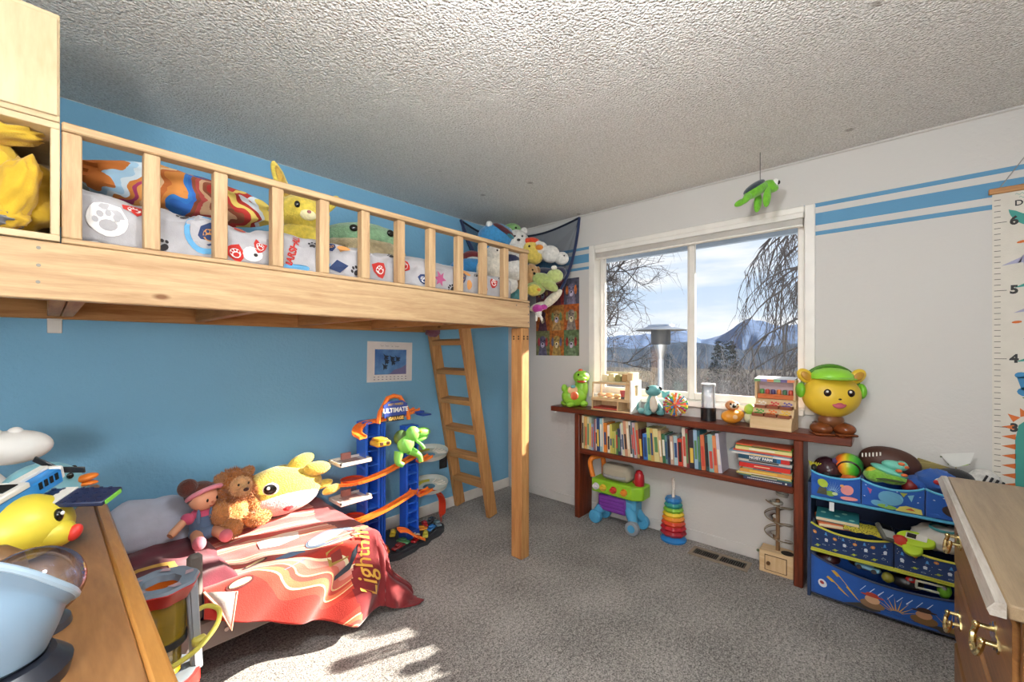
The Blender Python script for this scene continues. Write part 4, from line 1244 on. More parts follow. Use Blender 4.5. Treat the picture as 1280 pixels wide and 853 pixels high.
def track(pts, w, mt, nm, h=.007):
    P = spline(pts, 6); m = MB()
    for a, b in zip(P, P[1:]):
        t = (b - a); n = Vector((-t.y, t.x, 0)).normalized() * w / 2
        for (o0, o1, z0, z1) in ((-1, 1, 0, h), (-1, -.78, h, h * 2.4), (.78, 1, h, h * 2.4)):
            m.add([a + n * o0 + Vector((0, 0, z0)), a + n * o1 + Vector((0, 0, z0)), b + n * o1 + Vector((0, 0, z0)), b + n * o0 + Vector((0, 0, z0)),
                   a + n * o0 + Vector((0, 0, z1)), a + n * o1 + Vector((0, 0, z1)), b + n * o1 + Vector((0, 0, z1)), b + n * o0 + Vector((0, 0, z1))],
                  [(3, 2, 1, 0), (4, 5, 6, 7), (0, 1, 5, 4), (2, 3, 7, 6), (1, 2, 6, 5), (3, 0, 4, 7)])
    return m.build(nm, mt, g)
track([(-.33, -.10, .775), (-.34, -.04, .80), (-.28, .0, .84), (-.15, -.02, .855), (0, -.05, .875), (.10, -.04, .90)], .06, ORP, 'track')
track([(-.44, -.02, .50), (-.36, -.08, .505), (-.20, -.10, .53), (.0, -.10, .585), (.05, -.08, .595)], .055, ORP, 'track')
track([(-.42, -.02, .265), (-.36, -.08, .27), (-.20, -.10, .295), (.0, -.10, .345), (.05, -.08, .36)], .055, ORP, 'track')
for z in (.503, .268):
    m = MB(); m.lathe([(.07, 0), (.075, .012), (.07, .014), (.06, .004), (0, .004)], 24, T(-.345, .0, z)); m.build('turntable', plastic('#c43d1d', .35), g)
track([(-.11, -.14, .155), (-.06, -.15, .14), (0, -.165, .09), (.06, -.155, .045)], .06, ORP, 'ramp')
for z in (.625, .395):
    m = MB(); m.box(-.47, -.265, -.095, .06, z, z + .012, c=.004)
    for (a, b, c_, d) in ((-.47, -.462, -.095, .06), (-.273, -.265, -.095, .06), (-.47, -.265, -.095, -.087), (-.47, -.265, .052, .06)): m.box(a, b, c_, d, z + .012, z + .024)
    o = m.build('parking_tray', WHP, g)
    m = MB(); m.box(-.42, -.31, -.06, .03, z + .0125, z + .0135); m.build('bay_marking', plastic('#b08f86', .6), o)
    m = MB(); m.box(-.40, -.34, .035, .05, z + .012, z + .05); m.build('stop_wall', plastic('#b5766a', .5), o)
    m = MB(); m.cyl((-.27, 0, z - .06), (-.34, 0, z), .012, n=8); m.build('tray_strut', BLUEP, o)
for z in (.555, .325):
    m = MB(); C = (.235, .0)
    m.lathe([(.045, 0), (.125, 0), (.135, .03), (.138, .032), (.128, .002), (.045, .004)], 32, cap=False, M=T(C[0], C[1], z) @ RX(.10) @ RY(-.12))
    o = m.build('spiral_ramp', GRYP, g)
    m = MB(); m.torus((0, 0, 0), .09, .02, M=T(C[0], C[1], z + .006) @ RX(.10) @ RY(-.12) @ SCL(1, 1, .15), a0=.9, a1=2.3, n=12); m.build('lane', plastic('#c3b634', .4), o)
    m = MB()
    for k in range(5): m.box(.06 + k * .0, .125, -.003, .003, .002, .008, M=T(C[0], C[1], z) @ RX(.10) @ RY(-.12) @ RZ(-.5 + k * .25))
    m.build('ribs', WHP, o)
    track([(.07, -.09, z - .005), (.12, -.10, z + .005), (.17, -.10, z + .018)], .06, ORP, 'track')
track([(.10, -.07, .33), (.22, -.08, .31), (.30, -.06, .23), (.33, -.03, .12), (.325, -.02, .05)], .05, plastic('#c2351c', .3), 'curve_track')
# sign
GFm = frame((-.10, -.07, .90), (1, 0, 0), (0, 0, 1))
m = MB()
for s_ in (-1, 1): m.tube([GFm @ Vector((s_ * .115, -.05, 0)), GFm @ Vector((s_ * .10, .02, 0)), GFm @ Vector((s_ * .045, .105, 0)), GFm @ Vector((0, .115, 0))], .015, 8)
sg = m.build('sign_arch', ORP, g)
m = MB(); m.prism([(-.08, -.02), (.08, -.02), (.088, .06), (.05, .085), (-.05, .085), (-.088, .06)], .012, .022, GFm); m.build('sign_board', plastic('#3a4f9a', .4), sg)
m = MB(); m.prism([(-.06, -.045), (.06, -.045), (.065, -.01), (-.065, -.01)], .014, .026, GFm); m.build('sign_plate', BLKP, sg)
m = MB(); m.use(WG); m.text('ULTIMATE', .040, GFm @ T(0, .025, .0235), bold=.0018); m.use(plastic('#e0b25a')); m.text('GARAGE', .028, GFm @ T(0, -.028, .0275), bold=.0015)
m.use(plastic('#c8a24a')); m.text('HOT WHEELS', .018, GFm @ T(0, .063, .0235), bold=.0008); m.build('sign_lettering', None, sg, smooth=0)
m = MB(); m.box(.055, .13, -.09, 0, .88, .897, c=.004); m.box(.10, .175, -.11, -.03, .862, .872, c=.003); m.build('launch_pad', plastic('#27479c', .35), g)
# dinosaur that hangs on the towers
DG = plastic('#86d25a', .4)
m = MB()
m.ball((-.055, -.14, .705), (.062, .04, .06), R=RY(.5)); m.ball((-.01, -.15, .765), (.05, .04, .05)); m.ball((.06, -.155, .765), (.065, .036, .034)); m.ball((.055, -.155, .725), (.05, .03, .015), R=RY(-.2))
m.tube(spline([(-.10, -.13, .66), (-.115, -.14, .60), (-.085, -.15, .575)], 5), [.032, .030, .028, .026, .024, .022, .02, .019, .018, .018, .018], 10)
m.tube(spline([(-.03, -.14, .66), (.03, -.16, .62), (.045, -.165, .575)], 5), [.03, .028, .026, .024, .022, .02, .019, .018, .017, .016, .016], 10)
m.tube(spline([(.01, -.16, .72), (.035, -.185, .69), (.05, -.19, .665)], 5), .011, 8)
dn = m.build('dinosaur', DG, g)
m = MB(); m.ball((.03, -.187, .78), (.009, .005, .009)); m.build('eye', plastic('#d8b430'), dn)
m = MB(); m.ball((-.075, -.115, .745), (.05, .04, .05)); m.build('dinosaur_back', plastic('#4c6a35', .5), dn)
m = MB(); m.box(-.265, -.165, -.15, -.05, .715, .75, c=.01); m.box(-.255, -.185, -.145, -.06, .75, .765, c=.008); lc = m.build('launcher', plastic('#d8ad32', .35), g)
m = MB()
for x in (-.235, -.19): m.box(x - .012, x + .012, -.153, -.14, .725, .745, c=.003)
m.build('launcher_window', plastic('#5a3020', .4), lc)

cars = [((.03, -.12), .5, '#a3262a', 'red'), ((.11, -.105), .9, '#c7c04a', 'yellow green'), ((.19, -.06), .4, '#2f6fb0', 'blue'), ((-.04, -.085), 1.9, '#50905a', 'green'), ((.14, -.02), 2.5, '#d98a2b', 'orange'), ((.265, -.03), 1.2, '#6d8690', 'grey'), ((-.10, -.125), .2, '#8a3030', 'maroon'), ((.12, .06), .6, '#4a9bb5', 'light blue'),
        ((.20, .025), 1.1, '#c23a3a', 'bright red'), ((.05, -.055), 2.2, '#e0d8c8', 'cream'), ((.265, .045), .3, '#3a3d45', 'charcoal'), ((-.17, -.10), 1.2, '#e06a28', 'deep orange'), ((-.02, .06), .9, '#e2c23a', 'yellow')]
for i, ((x, y), a, h, nm) in enumerate(cars):
    c = thing('toy_car', 'tiny %s toy car parked on the base of the toy garage' % nm, 'toy car', (1.62 + x * 1.08, 2.47 + y * 1.08, .0365), a, 'toy cars on the garage base', scale=1.35)
    m = MB(); m.box(-.035, .035, -.014, .014, .006, .018, c=.004); m.box(-.016, .018, -.011, .011, .018, .028, c=.004); m.build('body', plastic(h, .25), c)
    for wx in (-.02, .02):
        for wy in (-.013, .013):
            m = MB(); m.cyl((wx, wy - .003, .007), (wx, wy + .003, .007), .007, n=10); m.build('wheel', BLKP, c)

# ================================================================== TOY TOWER BESIDE THE DESK
tt = thing('launcher_toy', 'grey and red plastic tower toy with a yellow clear barrel beside the desk', 'toy', (.236, 1.64, 0), scale=.94)
LG, RD, YC = plastic('#a9adb3', .4), plastic('#c2322c', .35), glassy('#c9a21c', .45, .1, .15)
m = MB(); m.lathe([(.0, 0), (.098, 0), (.098, .02), (.085, .06), (.08, .29), (.0, .29)], 28); m.build('base', RD, tt)
m = MB(); m.lathe([(.08, .29), (.10, .30), (.10, .345), (.09, .345)], 28); m.build('lower_ring', RD, tt)
m = MB(); m.lathe([(.0, .335), (.085, .335), (.092, .352), (.075, .356), (.0, .340)], 28); m.build('tray', plastic('#6f767c', .4), tt)
m = MB(); m.lathe([(.05, .36), (.052, .45), (.03, .455)], 24); m.build('lower_barrel', YC, tt)
m = MB(); m.lathe([(.062, .47), (.064, .60), (.060, .60), (.058, .475)], 28, cap=False); m.build('barrel', YC, tt)
m = MB(); m.lathe([(.0, .45), (.066, .452), (.066, .474), (.0, .474)], 24); m.build('barrel_foot', plastic('#2b2c30', .3), tt)
def oc(a, z): return 1 + .035 * cos(8 * a)
m = MB(); m.lathe([(.074, .60), (.092, .632), (.098, .645), (.094, .648)], 48, wob=oc, cap=False); m.build('rim', RD, tt)
m = MB(); m.lathe([(.046, .632), (.05, .652), (.092, .656), (.097, .648), (.09, .643)], 48, wob=oc, cap=False); m.build('top_ring', plastic('#7d8a98', .45), tt)
m = MB(); m.lathe([(.0, .585), (.05, .60), (.047, .632)], 24, cap=False); m.build('funnel', plastic('#c96a1f', .35), tt)
m = MB()
for k in range(5): m.add([RZ(k * 1.257) @ Vector(p) for p in ((.058, -.014, .6585), (.082, -.008, .6585), (.086, .012, .6585), (.066, .016, .6585))], [(0, 1, 2, 3)])
m.build('print', plastic('#b89aa0', .6), tt, smooth=0)
m = MB(); m.box(-.016, .016, -.012, .012, 0, .31, M=T(.088, -.02, .335) @ RY(-.05), c=.004); m.box(-.006, .006, -.018, -.012, .02, .29, M=T(.088, -.02, .335) @ RY(-.05)); m.box(-.02, .02, -.016, .016, .29, .32, M=T(.078, -.02, .32) @ RY(-.05), c=.004)
m.build('strut', LG, tt)
m = MB(); m.tube(spline([(-.02, -.11, .42), (.07, -.09, .435), (.14, -.03, .455), (.16, .02, .48), (.13, .05, .495), (.09, .045, .49)], 8), .008, 8); m.build('hoop', plastic('#d9cf5a', .35), tt)
m = MB(); m.box(.07, .105, .02, .05, .455, .525, c=.008); m.box(.07, .11, -.06, -.03, .425, .45, c=.006); m.build('clip', plastic('#d6c95a', .4), tt)

# ================================================================== DESK-TOP CHEST AT THE LEFT
dk = thing('low_chest', 'honey brown wooden chest of drawers in the left foreground with toys on top', 'chest of drawers', (0, 0, 0))
DX0, DX1, DY0, DY1 = -.40, .14, .60, 2.265
part(dk, 'top', honey(1), lambda m: m.box(DX0, DX1 - .032, DY0, DY1, .772, .799, c=.003))
part(dk, 'edge_strip', wood('edge', '#9a6228', '#c08a48', 1, 6, 6, .35), lambda m: m.box(DX1 - .031, DX1, DY0, DY1, .768, .8005, c=.006))
part(dk, 'body', honey(2), lambda m: m.box(DX0 + .015, DX1 - .03, DY0 + .02, DY1 - .02, .06, .768, c=.003))
part(dk, 'plinth', honey(1), lambda m: m.box(DX0 + .03, DX1 - .06, DY0 + .04, DY1 - .04, 0, .059))
for r in range(3):
    for c in range(2):
        y0 = DY0 + .04 + c * .80; z0 = .085 + r * .225
        d_ = part(dk, 'drawer', honey(1), lambda m: m.box(DX1 - .0295, DX1 - .012, y0, y0 + .775, z0, z0 + .21, c=.004))
        m = MB(); m.ball((DX1 - .004, y0 + .39, z0 + .105), (.014, .016, .016), nu=12, nv=8); m.build('knob', metal('#b08a4a', .3), d_)

WT = plastic('#dedbd5', .45)
dn = thing('dinosaur_night_light', 'smooth white long necked toy dinosaur at the far left of the chest', 'night light', (-.065, 2.14, .80), -.10)
m = MB()
m.ball((-.11, 0, .07), (.10, .07, .07)); m.tube(spline([(-.11, 0, .08), (-.105, 0, .14), (-.09, 0, .19)], 6), [.06, .058, .055, .052, .05, .048, .046, .045, .044, .043, .042, .042, .04], 16); m.build('body', WT, dn)
m = MB(); m.ball((-.015, 0, .197), (.095, .055, .056), nu=28, nv=16, fn=lambda d: 1 + .06 * d.x); h_ = m.build('head', WT, dn)
m = MB(); m.ball((-.045, -.005, .24), (.022, .02, .022)); m.ball((.0, -.005, .244), (.02, .018, .02)); m.ball((-.085, 0, .235), (.02, .02, .018)); m.build('crest', WT, h_)
m = MB(); m.ball((-.025, -.049, .205), (.009, .004, .007)); m.build('eye', K, h_)
for x in (-.16, -.07):
    m = MB(); m.cyl((x, -.035, .0), (x, -.035, .05), .026, .022, 12); m.cyl((x, .035, 0), (x, .035, .05), .026, .022, 12); m.build('foot', WT, dn)

TL = plastic('#7fb4bf', .4)
dc = thing('toy_duck', 'round teal toy duck with an orange beak behind the toy plane', 'toy', (.0, 1.86, .80), -.10)
m = MB(); m.ball((-.005, 0, .092), (.092, .085, .092), nu=28, nv=16); m.build('body', TL, dc)
m = MB(); m.ball((.085, -.02, .125), (.03, .022, .011), R=RY(-.2)); m.ball((.088, -.02, .108), (.026, .02, .007)); m.build('beak', plastic('#e07a26', .35), dc)
for s_ in (-1, 1):
    m = MB(); m.ball((.055, s_ * .055, .145), (.008, .006, .009)); m.build('eye', K, dc)
m = MB(); m.ball((-.01, -.078, .075), (.045, .014, .032)); m.build('wing', plastic('#6fa6b4', .4), dc)

tp = thing('toy_plane', 'blue and white brick built toy plane with a black propeller on the chest', 'toy plane', (0, 0, 0))
n_, t_ = at(68, 585, 1.14), at(-14, 632, .97)
ax = (n_ - t_).normalized(); MF = frame(tuple(n_), ax, (-.12, .05, 1) if abs(ax.z) < .9 else (1, 0, 0))
ax2 = Vector((0, 0, 1)); up_ = (ax2 - ax * ax.dot(ax2)).normalized(); MF = frame(tuple(n_), ax, up_)
# local: x towards the nose, y up, z to the right-hand wing
BB, WB, NV = plastic('#2f86cc', .3), plastic('#dddad2', .35), plastic('#1f2a4a', .4)
m = MB(); m.box(-.20, -.012, -.036, .004, -.026, .026, M=MF, c=.004); m.box(-.20, -.06, -.055, -.036, -.024, .024, M=MF, c=.004); m.build('fuselage', BB, tp)
m = MB(); m.box(-.20, -.012, .004, .014, -.022, -.002, M=MF, c=.002); m.box(-.20, -.11, .005, .02, -.03, .032, M=MF, c=.003); m.box(-.012, .004, -.03, .006, -.02, .02, M=MF, c=.004); m.build('white_bricks', WB, tp)
m = MB()
for k in range(4): m.box(-.085 + k * .016, -.076 + k * .016, -.018, .0, .0255, .028, M=MF)
m.box(-.165, -.125, .0202, .023, -.018, .02, M=MF, c=.001); m.build('windows', plastic('#15181d', .2), tp)
wg = MB(); wg.box(-.125, -.05, -.046, -.034, .027, .185, M=MF @ RX(.03), c=.002); w_ = wg.build('wing', NV, tp)
m = MB(); m.box(-.125, -.05, -.0338, -.031, .058, .085, M=MF @ RX(.03)); m.build('wing_stripe', WB, w_)
m = MB()
for i in range(4):
    for k in range(7):
        if not (1 < k < 3): m.cyl((-.118 + i * .02, -.034, .036 + k * .021), (-.118 + i * .02, -.0305, .036 + k * .021), .005, n=8, M=MF @ RX(.03))
m.build('wing_studs', NV, w_)
wg = MB(); wg.box(-.125, -.05, -.046, -.034, -.185, -.027, M=MF, c=.002); wg.build('wing', NV, tp)
m = MB(); m.box(-.115, -.06, -.046, -.036, .185, .188, M=MF @ RX(.03)); m.build('wing_tip', plastic('#7fd04a', .3), tp)
m = MB(); m.cyl((.004, -.012, 0), (.016, -.012, 0), .011, n=12, M=MF)
for a in (-.95, 1.62, 3.7): m.box(.008, .013, 0, .062, -.009, .009, M=MF @ T(0, -.012, 0) @ RX(a), c=.002)
m.build('propeller', plastic('#23262a', .35), tp)

yt = thing('yellow_toy_chick', 'round yellow plastic toy chick with a dark eye and red beak on the chest', 'toy', tuple(at(18, 668, 1.02).xy) + (.80,), .0)
m = MB(); m.ball((0, 0, .082), (.10, .085, .082), nu=32, nv=18, fn=lambda d: 1 + .05 * max(0, d.x) - .05 * max(0, d.z)); m.ball((.062, -.04, .06), (.045, .035, .036)); m.build('body', plastic('#d9c53e', .4), yt)
m = MB(); m.ball((.072, -.052, .107), (.010, .013, .017)); e_ = m.build('eye', K, yt)
m = MB(); m.ball((.079, -.062, .114), (.004, .004, .005)); m.build('glint', WG, e_)
m = MB(); m.ball((.10, -.058, .058), (.014, .014, .021), R=RY(.4)); m.build('beak', plastic('#d2352c', .4), yt)
bt = thing('brown_toy_dome', 'brown rounded toy dome in front of the yellow chick at the left edge', 'toy', tuple(at(-8, 680, .84).xy) + (.80,), 0)
m = MB(); m.lathe([(0, 0), (.045, 0), (.047, .07), (.04, .10), (.02, .118), (.001, .122)], 24); m.build('body', plastic('#7a5a38', .5), bt)

gd = thing('clear_globe_toy', 'clear plastic globe on a dark foot in the left foreground', 'globe', tuple(at(40, 735, .77).xy) + (.80,), 0)
m = MB(); m.lathe([(0, 0), (.052, 0), (.05, .012), (.035, .02), (0, .02)], 28); m.build('foot', plastic('#3d3f46', .3), gd)
def irid():
    m = bpy.data.materials.new('iridescent_clear'); m.use_nodes = True
    nt = m.node_tree; nt.nodes.clear()
    o = nd(nt, 'ShaderNodeOutputMaterial'); t = nd(nt, 'ShaderNodeBsdfTransparent'); g_ = nd(nt, 'ShaderNodeBsdfGlossy', Roughness=.06)
    lw = nd(nt, 'ShaderNodeLayerWeight', Blend=.35); rp = nd(nt, 'ShaderNodeValToRGB')
    e = rp.color_ramp.elements; e[0].color = S('#cfd6e6'); e[1].color = S('#e2a88e'); q = e.new(.45); q.color = S('#9fb0d8')
    ml = nd(nt, 'ShaderNodeMath', operation='MULTIPLY_ADD'); ml.inputs[1].default_value = .75; ml.inputs[2].default_value = .10
    mx = nd(nt, 'ShaderNodeMixShader'); L = nt.links.new
    L(lw.outputs['Facing'], rp.inputs[0]); L(rp.outputs[0], g_.inputs['Color']); L(lw.outputs['Facing'], ml.inputs[0]); L(ml.outputs[0], mx.inputs[0])
    L(t.outputs[0], mx.inputs[1]); L(g_.outputs[0], mx.inputs[2]); L(mx.outputs[0], o.inputs[0])
    return m
m = MB(); m.ball((0, 0, .083), (.072, .072, .068), nu=36, nv=20); m.build('globe', irid(), gd)

tu = thing('blue_tub', 'pale blue plastic tub with a wavy rim at the lower left corner', 'tub', tuple(at(-14, 775, .63).xy) + (.80,), .0)
m = MB(); m.lathe([(0, 0), (.085, 0), (.089, .02), (.07, .04), (0, .044)], 32); m.build('base', plastic('#23262f', .35), tu)
def tub(u, v):
    a = 2 * pi * u
    rim = .152 - .042 * cos(a) - .068 * sin(a) + .006 * sin(3 * a)
    z = .045 + (rim - .045) * v
    r = .056 + .026 * sin(min(1, (z - .045) / .12) * pi * .62) + (.012 * max(0, v - .82) / .18)
    return (r * cos(a), r * sin(a), z)
m = MB(); m.surf(tub, 64, 28); m.build('shell', plastic('#7f98ad', .4), tu, solid=.006)
m = MB(); m.tube([tub(i / 64, 1) for i in range(64)], .0055, 8, closed=True); m.build('rim', plastic('#a9c0d2', .4), tu)
m = MB(); m.lathe([(0, .046), (.062, .046)], 32); m.build('floor_disc', plastic('#8fa9bf', .4), tu)

# ================================================================== DARK WOOD CONSOLE SHELF
SX0, SX1, SZ = 2.782, 2.972, .857
cs = thing('console_shelf', 'dark reddish wood console shelf under the window', 'shelf', (0, 0, 0))
part(cs, 'top', mahogany(1), lambda m: m.box(SX0 - .012, SX1, .137, 2.061, .815, SZ, c=.005))
part(cs, 'shelf_board', mahogany(1), lambda m: m.box(SX0, SX1, .392, 1.79, .510, .546, c=.004))
for y0, y1 in ((.346, .391), (1.791, 1.836)):
    part(cs, 'leg', mahogany(2), lambda m: m.box(SX0, SX1, y0, y1, 0, .8145, c=.005))

PAGES = plastic('#d9cfb8', .8)
bk_up = [  # colour, word, thickness, height, lean
 ('#d8cfae', 'cream', .016, .255, 0), ('#c9a35a', 'tan', .012, .250, 0), ('#d6b06a', 'sandy yellow', .014, .250, 0), ('#cfc79a', 'pale khaki', .016, .250, 0),
 ('#a9b6a8', 'sage grey', .018, .250, 0), ('#8fa6c4', 'light blue', .012, .20, 0), ('#8a5d62', 'dusty plum', .013, .235, 0), ('#e2dcd6', 'white', .012, .24, .02),
 ('#1f3f6e', 'navy blue', .020, .255, .02), ('#8fb9c4', 'pale teal', .018, .25, .02), ('#e0d6c4', 'ivory', .010, .25, .02), ('#d9802f', 'orange', .022, .22, .02),
 ('#e3dccb', 'off white', .018, .205, .02), ('#c9bf5a', 'mustard yellow', .015, .215, .02), ('#b5b455', 'olive lime', .018, .165, .03), ('#c6c07e', 'straw', .010, .165, .03),
 ('#4f7a45', 'leaf green', .012, .165, .03), ('#2e3a55', 'slate navy', .018, .19, .05), ('#b9bec8', 'silver grey', .014, .225, .07), ('#cdd0b4', 'grey green', .014, .24, .08),
 ('#c98f70', 'salmon tan', .018, .255, .08), ('#d8c7a4', 'beige', .015, .255, .08), ('#dfe0dc', 'chalk white', .015, .255, .08), ('#56707c', 'steel blue', .012, .255, .08),
 ('#c3b4bb', 'mauve grey', .014, .25, .09), ('#b7a06c', 'dull gold', .018, .25, .09), ('#4a1d26', 'dark maroon', .020, .21, .07), ('#3d7cc9', 'bright blue', .026, .18, .05),
 ('#a8c06a', 'pale green', .022, .225, .06), ('#caa35c', 'ochre', .018, .225, .06), ('#dccf92', 'pale yellow', .030, .225, .07), ('#d5b183', 'peach', .016, .215, .07),
 ('#2f6b45', 'deep green', .020, .195, .06), ('#5f8a8c', 'teal grey', .012, .19, .05), ('#39465c', 'dark slate', .014, .19, .05), ('#c2a18c', 'pinkish tan', .018, .19, .05),
 ('#a9c3c6', 'pale aqua', .022, .195, .05), ('#c9452e', 'brick red', .026, .18, .04), ('#d8cfbe', 'parchment', .020, .255, .05), ('#8c3a3a', 'wine red', .014, .25, .05),
 ('#2d2a33', 'near black', .026, .245, .04), ('#97b7cf', 'sky blue', .020, .25, .05), ('#27606a', 'dark teal', .014, .25, .04), ('#d2734a', 'terracotta', .022, .225, .06),
 ('#2c4a4e', 'bottle green', .018, .225, .05), ('#86b0ae', 'sea green', .024, .235, .06), ('#d98a56', 'apricot', .018, .23, .07), ('#c9c4d2', 'pale lilac', .018, .245, .09)]
tot = sum(b[2] for b in bk_up); span = 1.026; kk = span / (tot + .0006 * len(bk_up))
rng = random.Random(5)
def make_book(name, lab, cat, grp, thick, hgt, dep, colr, loc, M0, strip=None):
    b = thing(name, lab, cat, loc, 0, grp)
    m = MB(); t = .0022
    m.box(-dep / 2, dep / 2, -thick / 2, -thick / 2 + t, 0, hgt, M=M0); m.box(-dep / 2, dep / 2, thick / 2 - t, thick / 2, 0, hgt, M=M0)
    m.box(-dep / 2, -dep / 2 + t, -thick / 2 + t, thick / 2 - t, 0, hgt, M=M0)
    c = m.build('cover', plastic(colr, .45), b, smooth=0)
    m = MB(); m.box(-dep / 2 + t, dep / 2 - .003, -thick / 2 + t, thick / 2 - t, .003, hgt - .003, M=M0); m.build('pages', PAGES, b, smooth=0)
    if strip:
        m = MB(); m.box(-dep / 2 - .0006, -dep / 2, -thick * .32, thick * .32, hgt * strip[1], hgt * strip[2], M=M0); m.build('spine_label', plastic(strip[0], .5), c, smooth=0)
    return b
ORDN = ['first', 'second', 'third', 'fourth', 'fifth', 'sixth', 'seventh', 'eighth', 'ninth', 'tenth', 'eleventh', 'twelfth', 'thirteenth', 'fourteenth', 'fifteenth', 'sixteenth', 'seventeenth', 'eighteenth', 'nineteenth', 'twentieth']
def ordn(i): return ORDN[i] if i < 20 else (['twenty', 'thirty', 'forty'][(i + 1) // 10 - 2] + ('-' + ORDN[(i + 1) % 10 - 1] if (i + 1) % 10 else 'th')).replace('yth', 'ieth')
y = 1.786
strips = ['#e8e2d2', '#c94a3a', '#2b4a7a', '#e0c050', '#5a8a5a', '#222222']
for i, (h, w, th_, hg, lean) in enumerate(bk_up):
    t = th_ * kk; hg = min(hg, .258); dep = rng.uniform(.135, .155)
    dy = hg * math.tan(lean)
    st = None
    if t > .013: st = (strips[rng.randrange(6)], rng.uniform(.08, .3), rng.uniform(.5, .9))
    # the top leans to the left (towards the blue wall); the foot stays on the board
    make_book('book', '%s book, %s from the left in the upright row' % (w, ordn(i)), 'book', 'upright books on the console shelf', t * .97, hg, dep, h,
              (2.797 + dep / 2 + rng.uniform(0, .014), y - t / 2 - .0003, .547), RX(-lean), st)
    y -= t + .0006
y_end = y
st_ = [('#3a3d5c', 'dark violet blue', .016, .245, 0), ('#3d6a66', 'dark green', .008, .27, .0), ('#d2c15c', 'yellow', .008, .28, .004), ('#dcd3b4', 'cream', .006, .27, .006), ('#d89a45', 'orange yellow', .020, .265, .0),
       ('#a9b58e', 'sage green', .010, .25, -.004), ('#cf2d22', 'bright red', .026, .262, .006), ('#5a6a80', 'slate blue', .007, .262, .002), ('#c9c4bb', 'light grey', .016, .275, -.004),
       ('#1f4f66', 'dark teal', .024, .262, .010), ('#e3e0da', 'white', .010, .31, .0), ('#7fa3bb', 'light blue', .009, .32, .004), ('#d9573a', 'red orange', .009, .30, -.006), ('#dcd28c', 'pale yellow', .018, .29, -.006), ('#7fa03c', 'grass green', .009, .285, -.002), ('#c9542c', 'rust orange', .008, .28, .006)]
z = .547
stack_total = sum(s_[2] for s_ in st_)
for i, (h, w, t, L, off) in enumerate(st_):
    t = t * .205 / .204; dep = .15
    yc = .395 + L / 2 + .006 + max(0, off)
    lab = 'book with NOISY FARM on its dark teal spine in the lying stack' if i == 9 else '%s book, %s from the bottom of the lying stack' % (w, ordn(i))
    M0 = RX(pi / 2) @ T(0, 0, -L / 2)
    b = make_book('book', lab, 'book', 'stacked books on the console shelf', t * .97, L, dep, h, (2.80 + dep / 2 + .004 * (i % 3), yc, z + t / 2), M0)
    sf_ = frame((-dep / 2 - .0008, 0, 0), (0, -1, 0), (0, 0, 1))
    m = MB()
    if i == 9:
        m.use(WG); m.text('NOISY FARM', .021, sf_ @ T(-.012, 0, 0), bold=.0009)
        m.use(plastic('#c9302a', .4)); m.box(.088, L / 2, -t * .48, t * .48, -.0005, .0002, M=sf_)
        m.use(plastic('#2a7ab0', .4)); m.box(.068, .088, -t * .48, t * .48, -.0005, .0001, M=sf_)
    elif i == 6: m.use(plastic('#e8c9a0', .5)); m.text('Animal Stories', .011, sf_ @ T(-.03, 0, 0)) if False else m.box(-.05, .03, -.003, .003, -.0004, .0002, M=sf_)
    elif i == 0:
        m.use(WG)
        for k in range(26): m.box(-.10 + k * .0068, -.0955 + k * .0068, -.0025, .0025, -.0004, .0002, M=sf_)
        m.add([sf_ @ Vector((p[0], p[1], .0003)) for p in circle(.095, 0, .005)], [tuple(range(14))])
    elif t > .008 and i not in (3,): m.use(plastic(strips[(i * 5 + 1) % 6], .5)); m.box(-.08 + .01 * (i % 4), .05 + .012 * (i % 3), -t * .22, t * .22, -.0004, .0002, M=sf_)
    if m.v: m.build('spine_label', None, b, smooth=0)
    z += t

# ================================================================== THINGS ON THE CONSOLE TOP
Z0 = SZ + .0008
GRN = plastic('#8cc63a', .4)
gd_ = thing('green_toy_dinosaur', 'lime green toy dinosaur with a paper badge at the left end of the shelf top', 'toy', (2.872, 1.89, Z0), -.55, scale=1.1)
m = MB(); m.ball((-.005, 0, .075), (.098, .062, .078), nu=24, nv=14); m.ball((.052, 0, .13), (.05, .052, .085)); m.ball((-.085, 0, .135), (.022, .022, .03)); m.build('body', GRN, gd_)
m = MB(); m.ball((.045, -.012, .215), (.06, .058, .05), nu=24, nv=14); m.ball((.03, -.045, .205), (.042, .035, .022)); h_ = m.build('head', GRN, gd_)
m = MB(); m.ball((.03, -.05, .186), (.036, .03, .012)); m.build('mouth', plastic('#b03a2a', .5), h_)
for s_ in (-1, 1):
    m = MB(); m.ball((.03 + s_ * .026, -.05, .235), (.007, .006, .008)); m.build('eye', K, h_)
m = MB(); m.ball((.04, -.01, .262), (.018, .02, .014)); m.build('crest', plastic('#d9603a', .5), h_)
for x in (-.06, .05):
    for y_ in (-.045, .045):
        m = MB(); m.ball((x, y_, .022), (.032, .026, .022)); m.build('foot', GRN, gd_)
m = MB(); m.use(plastic('#e6b98a', .5)); m.ball((-.045, -.058, .125), (.04, .010, .03)); m.use(plastic('#d9653a', .5)); m.ball((-.035, -.066, .085), (.032, .008, .03)); m.use(plastic('#5f9fa8', .5)); m.ball((-.045, -.064, .15), (.02, .008, .012)); m.build('paper_badge', None, gd_)

